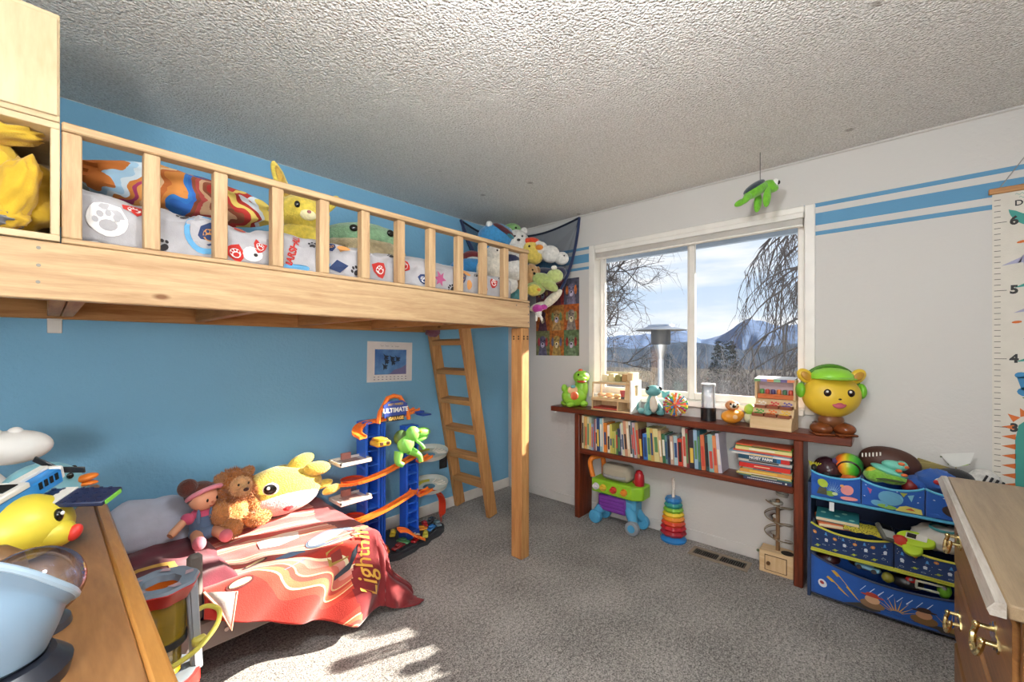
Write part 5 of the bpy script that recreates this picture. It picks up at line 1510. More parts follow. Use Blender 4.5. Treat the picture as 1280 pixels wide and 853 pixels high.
BE = beech(1); BEZ = beech(2)
bk_ = thing('toy_bakery', 'wooden toy bakery counter with an awning shelf on the console top', 'toy shop', (0, 0, 0))
by0, by1, bx0, bx1 = 1.36, 1.695, 2.795, 2.945
part(bk_, 'base_board', BE, lambda m: m.box(bx0, bx1, by0 + .013, by1, Z0, Z0 + .01, c=.002))
part(bk_, 'counter', BE, lambda m: m.box(bx0, bx1, by0 + .013, by1, Z0 + .075, Z0 + .095, c=.002))
part(bk_, 'left_side', BEZ, lambda m: m.box(bx0 + .01, bx1, by1 - .01, by1, Z0 + .011, Z0 + .074))
part(bk_, 'divider', BEZ, lambda m: m.box(bx0, bx1, by0 + .105, by0 + .117, Z0 + .011, Z0 + .074))
part(bk_, 'back_panel', BEZ, lambda m: m.box(bx1 - .008, bx1, by0 + .013, by1 - .011, Z0 + .011, Z0 + .074))
part(bk_, 'red_tray', plastic('#a63a30', .5), lambda m: m.box(bx0 + .012, bx1 - .01, by0 + .12, by1 - .013, Z0 + .011, Z0 + .024))
part(bk_, 'case_frame', BE, lambda m: [m.box(*q, c=.001) for q in ((bx0 + .012, bx0 + .02, by1 - .012, by1 - .004, Z0 + .096, Z0 + .20), (bx0 + .012, bx1, by0 + .013, by1 - .004, Z0 + .20, Z0 + .212), (bx1 - .012, bx1 - .004, by1 - .012, by1 - .004, Z0 + .096, Z0 + .20))])
part(bk_, 'front_pane', glassy('#e6edf0', .05, .03, .08), lambda m: m.box(bx0 + .014, bx0 + .016, by0 + .06, by1 - .013, Z0 + .097, Z0 + .199))
part(bk_, 'end_wall', beech(2), lambda m: m.prism([(bx0 + .01, Z0 + .096), (bx1, Z0 + .096), (bx1, Z0 + .225), (bx0 + .035, Z0 + .225)], 0, .05, Matrix(((1, 0, 0, 0), (0, 0, -1, by0 + .063), (0, 1, 0, 0), (0, 0, 0, 1)))))
sp_ = part(bk_, 'side_panel', plastic('#e9e6e0', .5), lambda m: [m.box(*q) for q in ((bx0 - .004, bx1 + .004, by0, by0 + .012, Z0, Z0 + .12), (bx0 - .004, bx0 + .04, by0, by0 + .012, Z0 + .12, Z0 + .235), (bx1 - .035, bx1 + .004, by0, by0 + .012, Z0 + .12, Z0 + .235), (bx0 + .04, bx1 - .035, by0, by0 + .012, Z0 + .20, Z0 + .235))])
m = MB(); f_ = frame((bx0 + .07, by0 - .0006, Z0 + .05), (1, 0, 0), (0, 0, 1))
m.use(plastic('#d99a9a', .5)); m.add([f_ @ Vector((p[0], p[1], 0)) for p in circle(-.035, .03, .016)], [tuple(range(14))]); m.use(plastic('#7fb9bb', .5)); m.add([f_ @ Vector((p[0], p[1], 0)) for p in [(.0, -.03), (.05, -.03), (.025, .05)]], [(0, 1, 2)]); m.build('print', None, sp_, smooth=0)
upr = part(bk_, 'upper_shelf', plastic('#ddd0ad', .5), lambda m: [m.box(*q) for q in ((bx0 + .03, bx1, by0 + .06, by1 - .05, Z0 + .2125, Z0 + .22), (bx1 - .01, bx1, by0 + .06, by1 - .05, Z0 + .22, Z0 + .29))])
for k, (h, w) in enumerate((('#e8dcb4', .05), ('#e3d3a0', .05), ('#8f8a55', .06), ('#b08a5c', .045))):
    part(bk_, 'loaf_tin', plastic(h, .5), lambda m: m.box(bx0 + .05, bx1 - .015, by1 - .11 - k * .055, by1 - .065 - k * .055, Z0 + .2205, Z0 + .27 + .008 * (k % 2), c=.005))
part(bk_, 'corner_tower', beech(2), lambda m: m.box(bx0 + .04, bx1, by0 + .014, by0 + .055, Z0 + .226, Z0 + .29, c=.004))
for k, (y_, h, r) in enumerate(((1.64, '#b9854a', (.05, .03, .016)), (1.57, '#c99a55', (.045, .032, .018)), (1.51, '#d2a960', (.04, .026, .015)))):
    o = MB(); o.ball((0, 0, r[2]), r, R=RZ(.9)); tag(o.build('toy_bread', plastic(h, .6), loc=(bx0 + .065, y_, Z0 + .0955)), ['dark brown', 'golden', 'pale golden'][k] + ' toy loaf lying on the toy bakery counter', 'toy bread')
t = thing('toy_mixer', 'red toy cup with a dark foot at the right of the bakery counter', 'toy', (bx0 + .06, 1.455, Z0 + .0955))
m = MB(); m.lathe([(0, 0), (.02, 0), (.018, .016), (0, .016)], 16); m.build('foot', plastic('#4a2a22', .5), t)
m = MB(); m.lathe([(.018, .016), (.026, .06), (.022, .06), (.016, .02)], 16); m.build('cup', plastic('#cc3328', .4), t)

LZ = plastic('#5f9a9c', .45)
lz = thing('teal_lizard_toy', 'teal lizard figure with a cream belly sitting on the shelf top', 'toy', (2.862, 1.235, Z0), -.9, scale=1.22)
m = MB(); m.ball((0, 0, .065), (.034, .034, .06)); m.ball((.0, .035, .035), (.04, .05, .035)); m.build('body', LZ, lz)
m = MB(); m.ball((0, -.022, .065), (.024, .018, .05)); m.build('belly', plastic('#d8ccba', .5), lz)
m = MB(); m.ball((0, -.012, .140), (.046, .036, .032), nu=24, nv=14); h_ = m.build('head', LZ, lz)
for s_ in (-1, 1):
    m = MB(); m.ball((s_ * .034, -.026, .152), (.012, .009, .013)); m.build('eye', K, h_)
    m = MB(); m.ball((s_ * .036, -.03, .016), (.022, .03, .016)); m.tube(spline([(s_ * .022, -.01, .075), (s_ * .04, -.022, .045), (s_ * .038, -.03, .015)], 4), .012, 8); m.build('front_leg', LZ, lz)
    m = MB(); m.ball((s_ * .055, .03, .018), (.022, .036, .018)); m.build('hind_leg', LZ, lz)
m = MB(); m.tube(spline([(.02, .06, .03), (.07, .07, .035), (.095, .05, .07), (.085, .045, .105)], 5), [.026 - .0009 * k for k in range(16)], 10); m.prism([(-.016, 0), (.016, 0), (.026, .04), (0, .03), (-.022, .042)], -.005, .005, T(.085, .045, .095) @ RX(pi / 2)); m.build('tail', plastic('#6fb0b0', .45), lz)

sb = thing('spiky_ball_toy', 'colourful spiky suction cup ball on the shelf top', 'toy ball', (2.875, 1.08, Z0))
m = MB(); m.ball((0, 0, .083), .034); m.build('core', plastic('#d95a3a', .4), sb)
cc = ['#d8342c', '#e8c83a', '#5ab04a', '#3a86c8', '#e58a2e', '#dfe3e6', '#b0508a']
ga = pi * (3 - sqrt(5)); M_ = {c: MB() for c in cc}
for k in range(70):
    zz = 1 - 2 * (k + .5) / 70; rr = sqrt(1 - zz * zz); d = Vector((rr * cos(ga * k), rr * sin(ga * k), zz)); c = M_[cc[k % 7]]; p = Vector((0, 0, .083))
    L = .081 if zz > -.85 else .078
    c.cyl(p + d * .03, p + d * (L - .014), .004, n=5); c.cyl(p + d * (L - .014), p + d * L, .004, .009, n=7)
for c in cc:
    o = M_[c].build('spikes', plastic(c, .4), sb)

lm_ = thing('bubble_lamp', 'clear tube lamp with a black base in the middle of the shelf top', 'lamp', (2.885, .87, Z0))
m = MB(); m.lathe([(0, 0), (.046, 0), (.046, .082), (.04, .084), (0, .084)], 28); m.build('base', plastic('#17181b', .3), lm_)
m = MB(); m.lathe([(.041, .085), (.041, .225)], 28); m.build('tube', glassy('#cfd9e6', .35, .03, .12), lm_)
m = MB(); m.lathe([(0, .240), (.043, .240), (.044, .226), (.044, .222), (0, .222)], 28); m.build('cap', plastic('#d4d8dc', .3), lm_)
m = MB(); m.lathe([(.0445, .224), (.0445, .229)], 28); m.build('cap_band', plastic('#22262b', .3), lm_)
for k, (x, y_, z_) in enumerate(((.01, .0, .15), (-.012, .01, .185))):
    m = MB(); m.ball((x, y_, z_), (.014, .014, .012)); m.lathe([(.004, -.03), (.011, 0)], 10, T(x, y_, z_)); m.build('floating_jelly', plastic('#e6eaf0', .4), lm_)

OR2 = plastic('#e0952e', .4)
sl = thing('orange_sloth_toy', 'small orange toy animal with a tan head curled on the shelf top', 'toy', (2.862, .725, Z0), -.75)
m = MB(); m.ball((0, 0, .042), (.066, .045, .042), nu=24, nv=14); m.ball((.045, .0, .055), (.03, .035, .028)); m.build('body', OR2, sl)
m = MB(); m.ball((-.005, -.043, .045), (.016, .006, .014)); m.build('button', plastic('#efc79a', .4), sl)
m = MB(); m.ball((-.0, -.005, .112), (.042, .035, .032), nu=24, nv=14); m.ball((.032, .0, .118), (.016, .014, .012)); h_ = m.build('head', plastic('#c98a5a', .5), sl)
m = MB(); m.ball((-.006, -.03, .112), (.026, .012, .018)); m.build('face', plastic('#e9dac4', .5), h_)
m = MB(); m.ball((-.012, -.042, .112), (.012, .008, .011)); m.build('nose', K, h_)
for s_ in (-1, 1):
    m = MB(); m.ball((-.006 + s_ * .022, -.034, .124), (.006, .004, .006)); m.build('eye', K, h_)
gt = thing('green_bottle_toy', 'pale green rounded baby toy behind the orange animal', 'toy', (2.92, .635, Z0))
m = MB(); m.ball((0, 0, .035), (.035, .035, .035)); m.build('body', plastic('#dfe0b8', .4), gt)
m = MB(); m.ball((0, 0, .088), (.034, .034, .036)); m.build('head', plastic('#9cc94a', .4), gt)

# wooden market stand
mk = thing('toy_market_stand', 'wooden toy market stall with a striped awning and six crates', 'toy shop', (2.862, .495, Z0), -.10)
BE0 = beech(1)
# local: -x is the front, y along the shelf
part(mk, 'base', BE0, lambda m: m.prism([(-.085, 0), (.055, 0), (.055, .165), (.02, .165), (.005, .12), (-.025, .115), (-.04, .075), (-.07, .07), (-.085, .035)], -.105, .105, Matrix(((1, 0, 0, 0), (0, 0, -1, 0), (0, 1, 0, 0), (0, 0, 0, 1)))))
food = [('#4f9a3c', '#e0702a', '#e6b93a'), ('#e6d9c8', '#c93a3a', '#6d5a9a')]
slope = frame((0, 0, 0), (0, -1, 0), (.35, 0, 1))
for r, (x, z_) in enumerate(((-.06, .0745), (-.018, .119))):
    for c in range(3):
        y_ = .066 - .066 * c
        q = part(mk, 'crate', plastic('#8a4a2a', .6), lambda m: [m.box(*b) for b in ((x - .022, x + .022, y_ - .026, y_ + .026, z_ - .003, z_ + .003), (x - .024, x - .020, y_ - .028, y_ + .028, z_ - .004, z_ + .014), (x - .024, x + .02, y_ - .03, y_ - .026, z_ - .003, z_ + .014), (x - .024, x + .02, y_ + .026, y_ + .03, z_ - .003, z_ + .014))])
        m = MB()
        for k in range(5): m.ball((x - .010 + .018 * (k % 2), y_ - .016 + .008 * k, z_ + .010), .0095, nu=10, nv=6)
        m.build('toy_produce', plastic(food[r][c], .5), q)
        m = MB(); fr_ = frame((x + .024, y_, z_ + .026), (0, -1, 0), (.25, 0, 1)); m.use(BE0); m.box(-.028, .028, -.014, .014, -.003, 0, M=fr_)
        m.use(plastic(food[r][c], .5))
        for k in range(4): m.add([fr_ @ Vector((p[0], p[1], .0006)) for p in circle(-.016 + .011 * k, .003 * (-1) ** k, .006, 9)], [tuple(range(9))])
        m.build('crate_sign', None, mk, smooth=0)
part(mk, 'back_board', plastic('#b9a2a6', .5), lambda m: m.box(.045, .055, -.095, .095, .166, .285))
for y_ in (-.1, .1): part(mk, 'awning_post', BEZ, lambda m: m.box(.0, .055, y_ - .006, y_ + .006, .166, .285, c=.002))
part(mk, 'display_shelf', plastic('#c96a35', .5), lambda m: m.box(.012, .045, -.093, .093, .168, .195))
for k in range(6): part(mk, 'toy_jar', plastic(['#c0432e', '#3f6a4a', '#d9792c', '#4a3f6a', '#b03a2a', '#4f8f45'][k], .4), lambda m: m.lathe([(0, 0), (.011, 0), (.012, .02), (.008, .028), (0, .028)], 10, T(.028, -.075 + .03 * k, .1955)))
def aw(m):
    cols = ['#6f9f6a', '#8f86b8', '#dd8a55', '#7fb08a', '#6a5f8c', '#d9825a']
    for k in range(6):
        m.use(plastic(cols[k], .5)); m.box(-.018, -.012, .103 - (k + 1) * .0343, .103 - k * .0343, .270, .286)
        m.use(plastic('#d8dade', .4)); m.add([(-.018, .103 - (k + 1) * .0343, .286), (-.018, .103 - k * .0343, .286), (.058, .103 - k * .0343, .300), (.058, .103 - (k + 1) * .0343, .300)], [(0, 1, 2, 3)])
m = MB(); aw(m); m.build('awning', None, mk, smooth=0)

YC2 = plastic('#e0bb34', .4)
yc = thing('yellow_figure', 'large yellow toy figure with lime cap and headphones on the shelf top', 'toy', (2.868, .232, Z0), -1.12)
# local -y is the front
for s_ in (-1, 1):
    m = MB(); m.ball((s_ * .052, -.02, .033), (.052, .068, .033), nu=20, nv=12); m.box(s_ * .052 - .045, s_ * .052 + .045, -.08, .035, .0, .012, c=.006); sh_ = m.build('shoe', plastic('#7a3f1e', .18), yc)
    m = MB(); m.torus((s_ * .052, .01, .055), .026, .007, n=16, m=6); m.build('shoe_cuff', plastic('#4a2614', .3), sh_)
m = MB(); m.ball((0, 0, .075), (.06, .05, .045)); m.build('body', plastic('#7a4a2a', .35), yc)
m = MB(); m.ball((0, 0, .215), (.135, .108, .122), nu=36, nv=22, fn=lambda d: 1 - .05 * max(0, d.z) + .03 * max(0, -d.z)); hd = m.build('head', YC2, yc)
for s_ in (-1, 1):
    m = MB(); m.ball((s_ * .122, .0, .315), (.034, .02, .046), R=RY(s_ * .75)); er = m.build('ear', YC2, yc)
    m = MB(); m.ball((s_ * .122, -.015, .315), (.020, .010, .03), R=RY(s_ * .75)); m.build('inner_ear', plastic('#b8862a', .4), er)
    m = MB(); m.ball((s_ * .052, -.098, .232), (.018, .010, .02)); e_ = m.build('eye', plastic('#2b1a14', .15), hd)
    m = MB(); m.ball((s_ * .052 - .004, -.1065, .239), (.006, .003, .006)); m.build('glint', WG, e_)
    m = MB(); m.ball((s_ * .142, .005, .235), (.022, .038, .042)); m.build('headphone_cup', plastic('#72b82c', .35), yc)
m = MB(); m.ball((0, -.108, .2), (.008, .005, .005)); m.build('nose', plastic('#3a2016', .3), hd)
m = MB(); m.ball((0, -.1005, .172), (.032, .012, .022), fn=lambda d: 1 if d.z < .2 else .55); m.build('mouth', plastic('#c4606e', .4), hd)
m = MB(); m.lathe([(.10, .305), (.098, .325), (.075, .348), (.035, .36), (.001, .362)], 28, T(0, .0, 0)); m.lathe([(.10, .302), (.10, .309)], 28); m.ball((0, -.085, .305), (.085, .06, .008)); m.build('cap', plastic('#8fd03a', .35), yc)
m = MB(); m.torus((0, 0, 0), .136, .011, M=T(0, .012, .235) @ RX(pi / 2), a0=.1, a1=pi - .1, n=24, m=8); m.build('headphone_band', plastic('#4b7a22', .35), yc)

# ================================================================== UNDER THE SHELF
wk = thing('toy_grill_walker', 'green, purple and blue toy barbecue walker under the console shelf', 'toy', (2.885, 1.50, 0), -pi / 2)
# local: x = along the wall to the viewer's right (-Y world), -y = towards the room
LB, GR, PU = plastic('#4f9fc9', .35), plastic('#8fc42f', .35), plastic('#6b2f8f', .4)
m = MB(); m.box(-.15, .15, -.06, .07, .10, .22, c=.02); m.prism([(-.15, 0), (.12, 0), (.14, .10), (-.17, .10)], -.055, .06, T(0, 0, .11) @ RX(pi / 2)) if False else None
m.build('body', LB, wk)
m = MB(); m.box(-.14, .085, -.078, -.058, .105, .225, c=.01)
pp = m.build('front_panel', PU, wk)
m = MB()
for k in range(4): m.box(-.125, .07, -.082, -.077, .12 + k * .026, .135 + k * .026, c=.002)
m.build('panel_ribs', plastic('#7a3aa0', .4), pp)
m = MB(); m.prism([(-.20, .0), (-.19, -.09), (.15, -.10), (.21, -.05), (.21, .07), (-.2, .07)], .235, .335)
tr = m.build('tray', GR, wk, bevel=.012)
for x, c in ((-.145, '#d9d4dc'), (-.085, '#d9b23a'), (.0, '#c43a30'), (.085, '#e0842e')):
    m = MB(); m.cyl((x, -.094, .285), (x, -.114, .282), .026, .022, 18); m.box(x - .022, x + .022, -.122, -.112, .276, .290, c=.003); m.build('knob', plastic(c, .35), tr)
m = MB(); m.box(-.125, .105, -.07, .065, .336, .455, c=.026); ld_ = m.build('grill_lid', plastic('#a9a28f', .4), wk, bevel=.01)
m = MB(); m.tube(spline([(-.09, -.065, .375), (-.07, -.088, .375), (.05, -.088, .375), (.075, -.065, .375)], 5), .011, 8); m.build('lid_handle', plastic('#9a9a9a', .3), ld_)
m = MB(); m.tube(spline([(-.20, -.05, .335), (-.225, -.05, .43), (-.21, -.045, .475), (-.18, .0, .485), (-.175, .045, .475), (-.165, .05, .43), (-.16, .05, .335)], 6), .019, 10); m.build('push_handle', plastic('#dd7f2c', .35), wk)
m = MB(); m.lathe([(0, .336), (.033, .336), (.036, .36), (.033, .41), (.02, .44), (.001, .45)], 16, T(.165, -.02, 0)); m.build('shaker', plastic('#b3202a', .3), wk)
m = MB(); m.ball((.12, .01, .345), (.022, .022, .016)); m.build('toy_food', plastic('#9a4a2c', .5), wk)
for x, y_, s_ in ((-.155, -.085, 1), (.155, -.11, 1), (.16, .045, 1), (-.15, .045, 1)):
    m = MB(); m.tube(spline([(x * .6, y_ * .3, .15), (x * .9, y_ * .7, .10), (x, y_ + .012, .06)], 5), [.038] * 5 + [.034] * 6, 10); m.build('wheel_arm', LB, wk)
    m = MB(); m.cyl((x, y_ - .022, .052), (x, y_ + .018, .052), .05, .05, 24); w_ = m.build('wheel', plastic('#8f969c' if x > 0 and y_ < 0 else '#4f9fc9', .4), wk, bevel=.006)
    m = MB(); m.cyl((x, y_ - .026, .052), (x, y_ - .021, .052), .026, .028, 18); m.build('hub', LB, w_)

sr = thing('stacking_rings', 'rainbow stacking ring toy on a blue base under the shelf', 'toy', (2.905, 1.105, 0))
m = MB(); m.lathe([(0, 0), (.082, 0), (.086, .012), (.07, .03), (.05, .04), (0, .04)], 32); m.build('base', plastic('#2a7cc0', .35), sr)
zc = .042
for h, R_, t in (('#a01c2c', .085, .034), ('#b8202c', .083, .032), ('#d2472a', .078, .032), ('#e88f2c', .074, .03), ('#e8c83c', .07, .03), ('#7fb83a', .065, .03), ('#2f8f86', .060, .032), ('#2f7fc0', .055, .034)):
    m = MB(); m.lathe([(.016, zc), (R_ * .86, zc), (R_, zc + t * .5), (R_ * .86, zc + t), (.016, zc + t)], 48, wob=lambda a, z: 1 + .035 * cos(9 * a)); m.build('ring', plastic(h, .3), sr); zc += t
m = MB(); m.cyl((0, 0, zc), (0, 0, .43), .010, .008, 10)
for k in range(10): m.torus((0, 0, zc + .006 + k * .0125), .010, .003, n=12, m=5)
m.build('peg', plastic('#e3d9cd', .4), sr)

vt = thing('floor_vent', 'beige metal floor vent with dark slots in the carpet', 'vent', (2.832, .79, 0))
part(vt, 'frame', plastic('#8f7f6c', .45), lambda m: [m.box(*q, c=.002) for q in ((-.065, -.04, -.172, .172, .0005, .009), (.04, .065, -.172, .172, .0005, .009), (-.04, .04, -.172, -.15, .0005, .009), (-.04, .04, .15, .172, .0005, .009), (-.04, .04, -.008, .008, .0005, .009))])
part(vt, 'duct_shade', plastic('#0b0b0c', .9), lambda m: m.box(-.04, .04, -.15, .15, .0004, .001))  # flat black sheet; the shade below the slats is its colour
for k in range(24):
    y_ = -.142 + k * .0123
    if abs(y_) > .012: part(vt, 'slat', plastic('#4d463e', .5), lambda m: m.box(-.04, .04, y_ - .0018, y_ + .0018, .001, .0075))

mt_ = thing('ball_run_toy', 'wooden marble run with clear spiral discs beside the right shelf leg', 'toy', (0, 0, 0))
part(mt_, 'box', beech(1), lambda m: m.box(2.848, 2.955, .398, .572, 0, .128, c=.003))
f_ = frame((2.8475, .49, .062), (0, -1, 0), (0, 0, 1))
dr_ = part(mt_, 'door', beech(2), lambda m: m.box(-.05, .055, -.042, .042, .0, .004, M=f_, c=.002))
m = MB(); m.cyl(f_ @ Vector((-.033, 0, .004)), f_ @ Vector((-.033, 0, .016)), .010, n=14); m.build('knob', plastic('#6a4a2c', .4), dr_)
m = MB(); m.box(-.054, .059, -.046, .046, -.0005, .0004, M=f_); m.build('door_gap', plastic('#5f4526', .8), mt_)
m = MB(); m.lathe([(0, .1285), (.032, .1285), (.032, .1305), (0, .1305)], 24, T(2.885, .435, 0)); m.build('hole_shade', plastic('#1f1710', .8), mt_)  # flat dark disc; the shade inside a hole is its colour
m = MB(); m.cyl((2.90, .485, .128), (2.90, .485, .43), .011, n=12); m.build('column', wood('column', '#6e4f33', '#8d6a46', 2), mt_)
def helix(t, r): a = 2 * pi * 2.6 * t + 2.2; return Vector((2.90 + r * cos(a), .482 + r * sin(a), .415 - .255 * t + .10 * (r - .014)))
m = MB(); m.surf(lambda u, v: helix(u, .013 + .057 * v), 110, 5); o = m.build('spiral_ramp', glassy('#d8c8a8', .16, .06, .12), mt_)
m = MB(); m.tube([helix(k / 110, .071) + Vector((0, 0, .006)) for k in range(111)], .0028, 6); m.build('ramp_rim', plastic('#8a795e', .35), o)
m = MB(); m.lathe([(.03, 0), (.034, .018), (.031, .018), (.028, .003), (0, .003)], 24, T(2.90, .465, .455) @ RX(.15)); m.torus((2.90, .492, .41), .028, .008, n=20, m=8); m.build('funnel', plastic('#a9a498', .4), mt_)
m = MB(); m.ball((2.846, .578, .118), .008); m.build('peg', plastic('#5f6a4a', .4), mt_)

# ================================================================== TOY ORGANISER
NVY, SKY_, RBL = fabric('#1d3766'), plastic('#4fa9cf', .5), fabric('#2358ad')
og = thing('toy_organizer', 'blue toy organiser with fabric bins between the shelf and the dresser', 'toy organiser', (0, 0, 0))
OX0, OX1, OY0, OY1 = 2.745, 2.965, -.385, .322
for y0 in (OY0, OY1 - .014):
    part(og, 'side_panel', plastic('#26395c', .6), lambda m: m.prism([(OX1, 0), (OX0 - .01, 0), (OX0 + .0, .30), (OX0 + .02, .60), (OX1, .62)], 0, .014, Matrix(((1, 0, 0, 0), (0, 0, 1, y0), (0, 1, 0, 0), (0, 0, 0, 1)))))
for z, x in ((.525, OX0 - .012), (.245, OX0 - .014)):
    part(og, 'front_rail', SKY_ if z > .4 else plastic('#b9bf3f', .5), lambda m: m.box(x, x + .018, OY0 + .015, OY1 - .015, z, z + .014, c=.004))
    part(og, 'shelf_board', plastic('#22355a', .6), lambda m: m.box(OX0 + .008, OX1, OY0 + .015, OY1 - .015, z - .004, z + .008))
part(og, 'rail_tag', plastic('#d9dcde', .6), lambda m: m.box(OX0 - .0145, OX0 - .0125, .207, .227, .478, .523))
part(og, 'bottom_board', plastic('#22355a', .6), lambda m: m.box(OX0 + .008, OX1, OY0 + .015, OY1 - .015, .012, .022))
part(og, 'back_sheet', plastic('#1a2a4a', .7), lambda m: m.box(OX1 - .006, OX1, OY0 + .015, OY1 - .015, .022, .60))

def fbin(lab, y0, y1, z0, z1, sag, bulge, xf, xb, mt, trim, prn=None, lean=0.0):
    """an open fabric bin: sagging front, two sides, back and floor; local = world"""
    b = thing('fabric_bin', lab, 'bin', (0, 0, 0), 0, None)
    W = y1 - y0
    def front(u, v):            # u: 0 at the viewer's left (y1) .. 1, v up
        q = 4 * u * (1 - u)
        top = z1 - sag * q ** .8
        z = z0 + (top - z0) * v
        x = xf - bulge * q * (.35 + .65 * v) - lean * v + .004 * nz(u * 5 + y0 * 9, v * 4)
        return Vector((x, y1 - W * u, z))
    m = MB(); m.surf(front, 28, 14); f = m.build('front_panel', mt, b, solid=.003)
    m = MB(); m.box(xf + .002, xb, y1 - .004, y1, z0, z1 - .004); m.box(xf + .002, xb, y0, y0 + .004, z0, z1 - .004); m.box(xb - .004, xb, y0 + .004, y1 - .004, z0, z1); m.box(xf + .002, xb - .004, y0 + .004, y1 - .004, z0, z0 + .004)
    m.build('lining', mt, b, smooth=0)
    m = MB(); m.tube([front(i / 28, 1) for i in range(29)], .0055, 8); m.build('rim', trim, b)
    if trim is not SKY_ or prn is None:
        m = MB(); m.tube([front(i / 28, .01) for i in range(29)], .004, 6); m.build('piping', trim, b)
    if prn:
        m = MB()
        def fn(l):
            def g(u, v):
                p = front(u, v); a = front(min(1, u + .01), v); c = front(u, min(1, v + .02))
                n = (a - p).cross(c - p); n.normalize()
                if n.x > 0: n = -n
                return p + n * (.0025 + l)
            return g
        prn(m, fn); m.build('print', None, f, smooth=0)
    return b
def pr_fire(m, fn):
    A = .13 / .20
    m.use(plastic('#9cc7e6', .6))
    for k in range(11):
        a = pi * (.08 + .84 * k / 10); x0, y0 = .46, .32
        m.map2d([(x0 + .10 * cos(a) * A - .006, y0 + .10 * sin(a)), (x0 + .34 * cos(a) * A, y0 + .52 * sin(a) + .01), (x0 + .10 * cos(a) * A + .006, y0 + .10 * sin(a))], fn(.001))
    m.use(plastic('#a8c23a', .6)); m.map2d(circle(.25, .66, .11, 16, .19), fn(.0015)); m.map2d([(.15, .60), (.34, .50), (.36, .70), (.28, .84)], fn(.002)); m.use(plastic('#4d4f3c', .6)); m.map2d([(.12, .14), (.34, .14), (.33, .45), (.18, .46)], fn(.0018))
    m.use(plastic('#7fa83a', .6)); m.map2d(circle(.40, .25, .10, 12, .13), fn(.0022)); m.use(plastic('#c9d9a0', .6)); m.map2d(circle(.50, .28, .06, 8, .08), fn(.0026))
    m.use(plastic('#d98a86', .6)); m.map2d(circle(.74, .52, .13, 18, .22), fn(.0016)); m.map2d(circle(.78, .15, .17, 16, .09), fn(.0022)); m.use(plastic('#e0a05a', .6)); m.map2d(circle(.64, .70, .04, 10, .06), fn(.0024))
def pr_tents(m, fn):
    m.use(plastic('#5f9fc0', .6)); m.map2d(circle(.48, .58, .20, 20, .34), fn(.001)); m.map2d(circle(.30, .22, .14, 14, .14), fn(.0012))
    m.use(plastic('#7fae4a', .6)); m.map2d(circle(.42, .14, .16, 12, .10), fn(.0016))
    m.use(plastic('#d6cf6a', .6)); m.map2d([(.55, .05), (.97, .03), (.95, .22), (.72, .34), (.62, .26)], fn(.0018)); m.use(plastic('#c0552c', .6)); m.map2d([(.68, .16), (.86, .14), (.80, .24)], fn(.0024))
    m.use(plastic('#c05a8a', .6)); m.map2d([(.10, .80), (.18, .78), (.15, .56)], fn(.0015)); m.use(plastic('#7fc0d8', .6)); m.map2d([(.74, .80), (.84, .82), (.80, .52)], fn(.0015)); m.use(plastic('#a9b24a', .6)); m.map2d([(.62, .92), (.74, .90), (.68, .72)], fn(.0015))
    m.use(plastic('#e6edf2', .6))
    for x, y in ((.08, .88), (.93, .72), (.05, .40), (.90, .5), (.58, .95)): m.map2d(star(x, y, .022, 4, .4), fn(.002))
def pr_dark(m, fn):
    m.use(plastic('#3a2a24', .6)); m.map2d(circle(.42, .42, .20, 16, .26), fn(.001)); m.use(plastic('#c99a72', .6)); m.map2d(circle(.48, .42, .12, 12, .16), fn(.0014))
    m.use(plastic('#e6edf2', .6))
    for x, y in ((.12, .72), (.25, .9), (.36, .80), (.75, .7)): m.map2d(star(x, y, .025, 4, .4), fn(.002))
def pr_space(seed):
    def pr(m, fn):
        r = random.Random(seed)
        cols = [plastic(c, .6) for c in ('#d58a3a', '#c9d2dc', '#a9b83a', '#4a8fd0', '#e6e2d8', '#7f93a8')]
        k = 0
        for i in range(8):
            for j in range(3):
                u, v = .07 + .12 * i + r.uniform(-.02, .02), .22 + .27 * j + (.06 if i % 2 else -.04)
                if not (.03 < u < .97 and .05 < v < .92): continue
                t = (i * 3 + j * 2 + seed) % 6; m.use(cols[t])
                if t == 0: m.map2d(circle(u, v, .026, 12, .075), fn(.001)); m.use(cols[4]); m.map2d(star(u, v, .015, 5, .5), fn(.0016))
                elif t == 1: m.map2d(circle(u, v, .022, 12, .07), fn(.001)); m.map2d([(u - .02, v - .09), (u + .02, v - .09), (u + .012, v), (u - .012, v)], fn(.001))
                elif t == 2: m.map2d(circle(u, v, .020, 12, .055), fn(.0012)); m.map2d([(u - .04, v - .045), (u - .036, v - .02), (u + .04, v + .045), (u + .036, v + .02)], fn(.0016))
                elif t == 3: m.map2d([(u - .012, v - .06), (u + .012, v - .06), (u + .012, v + .03), (u, v + .09), (u - .012, v + .03)], fn(.001)); m.map2d([(u - .025, v - .07), (u + .025, v - .07), (u, v)], fn(.0008))
                elif t == 4: m.map2d(star(u, v, .022, 5, .45), fn(.001))
                else: m.map2d(circle(u, v, .026, 12, .04), fn(.001)); m.use(NVY); m.map2d(circle(u, v, .018, 10, .024), fn(.0016))
        m.use(cols[4])
        for q in range(26): m.map2d(circle(r.uniform(.03, .97), r.uniform(.06, .93), .004, 5, .011), fn(.0007))
    return pr
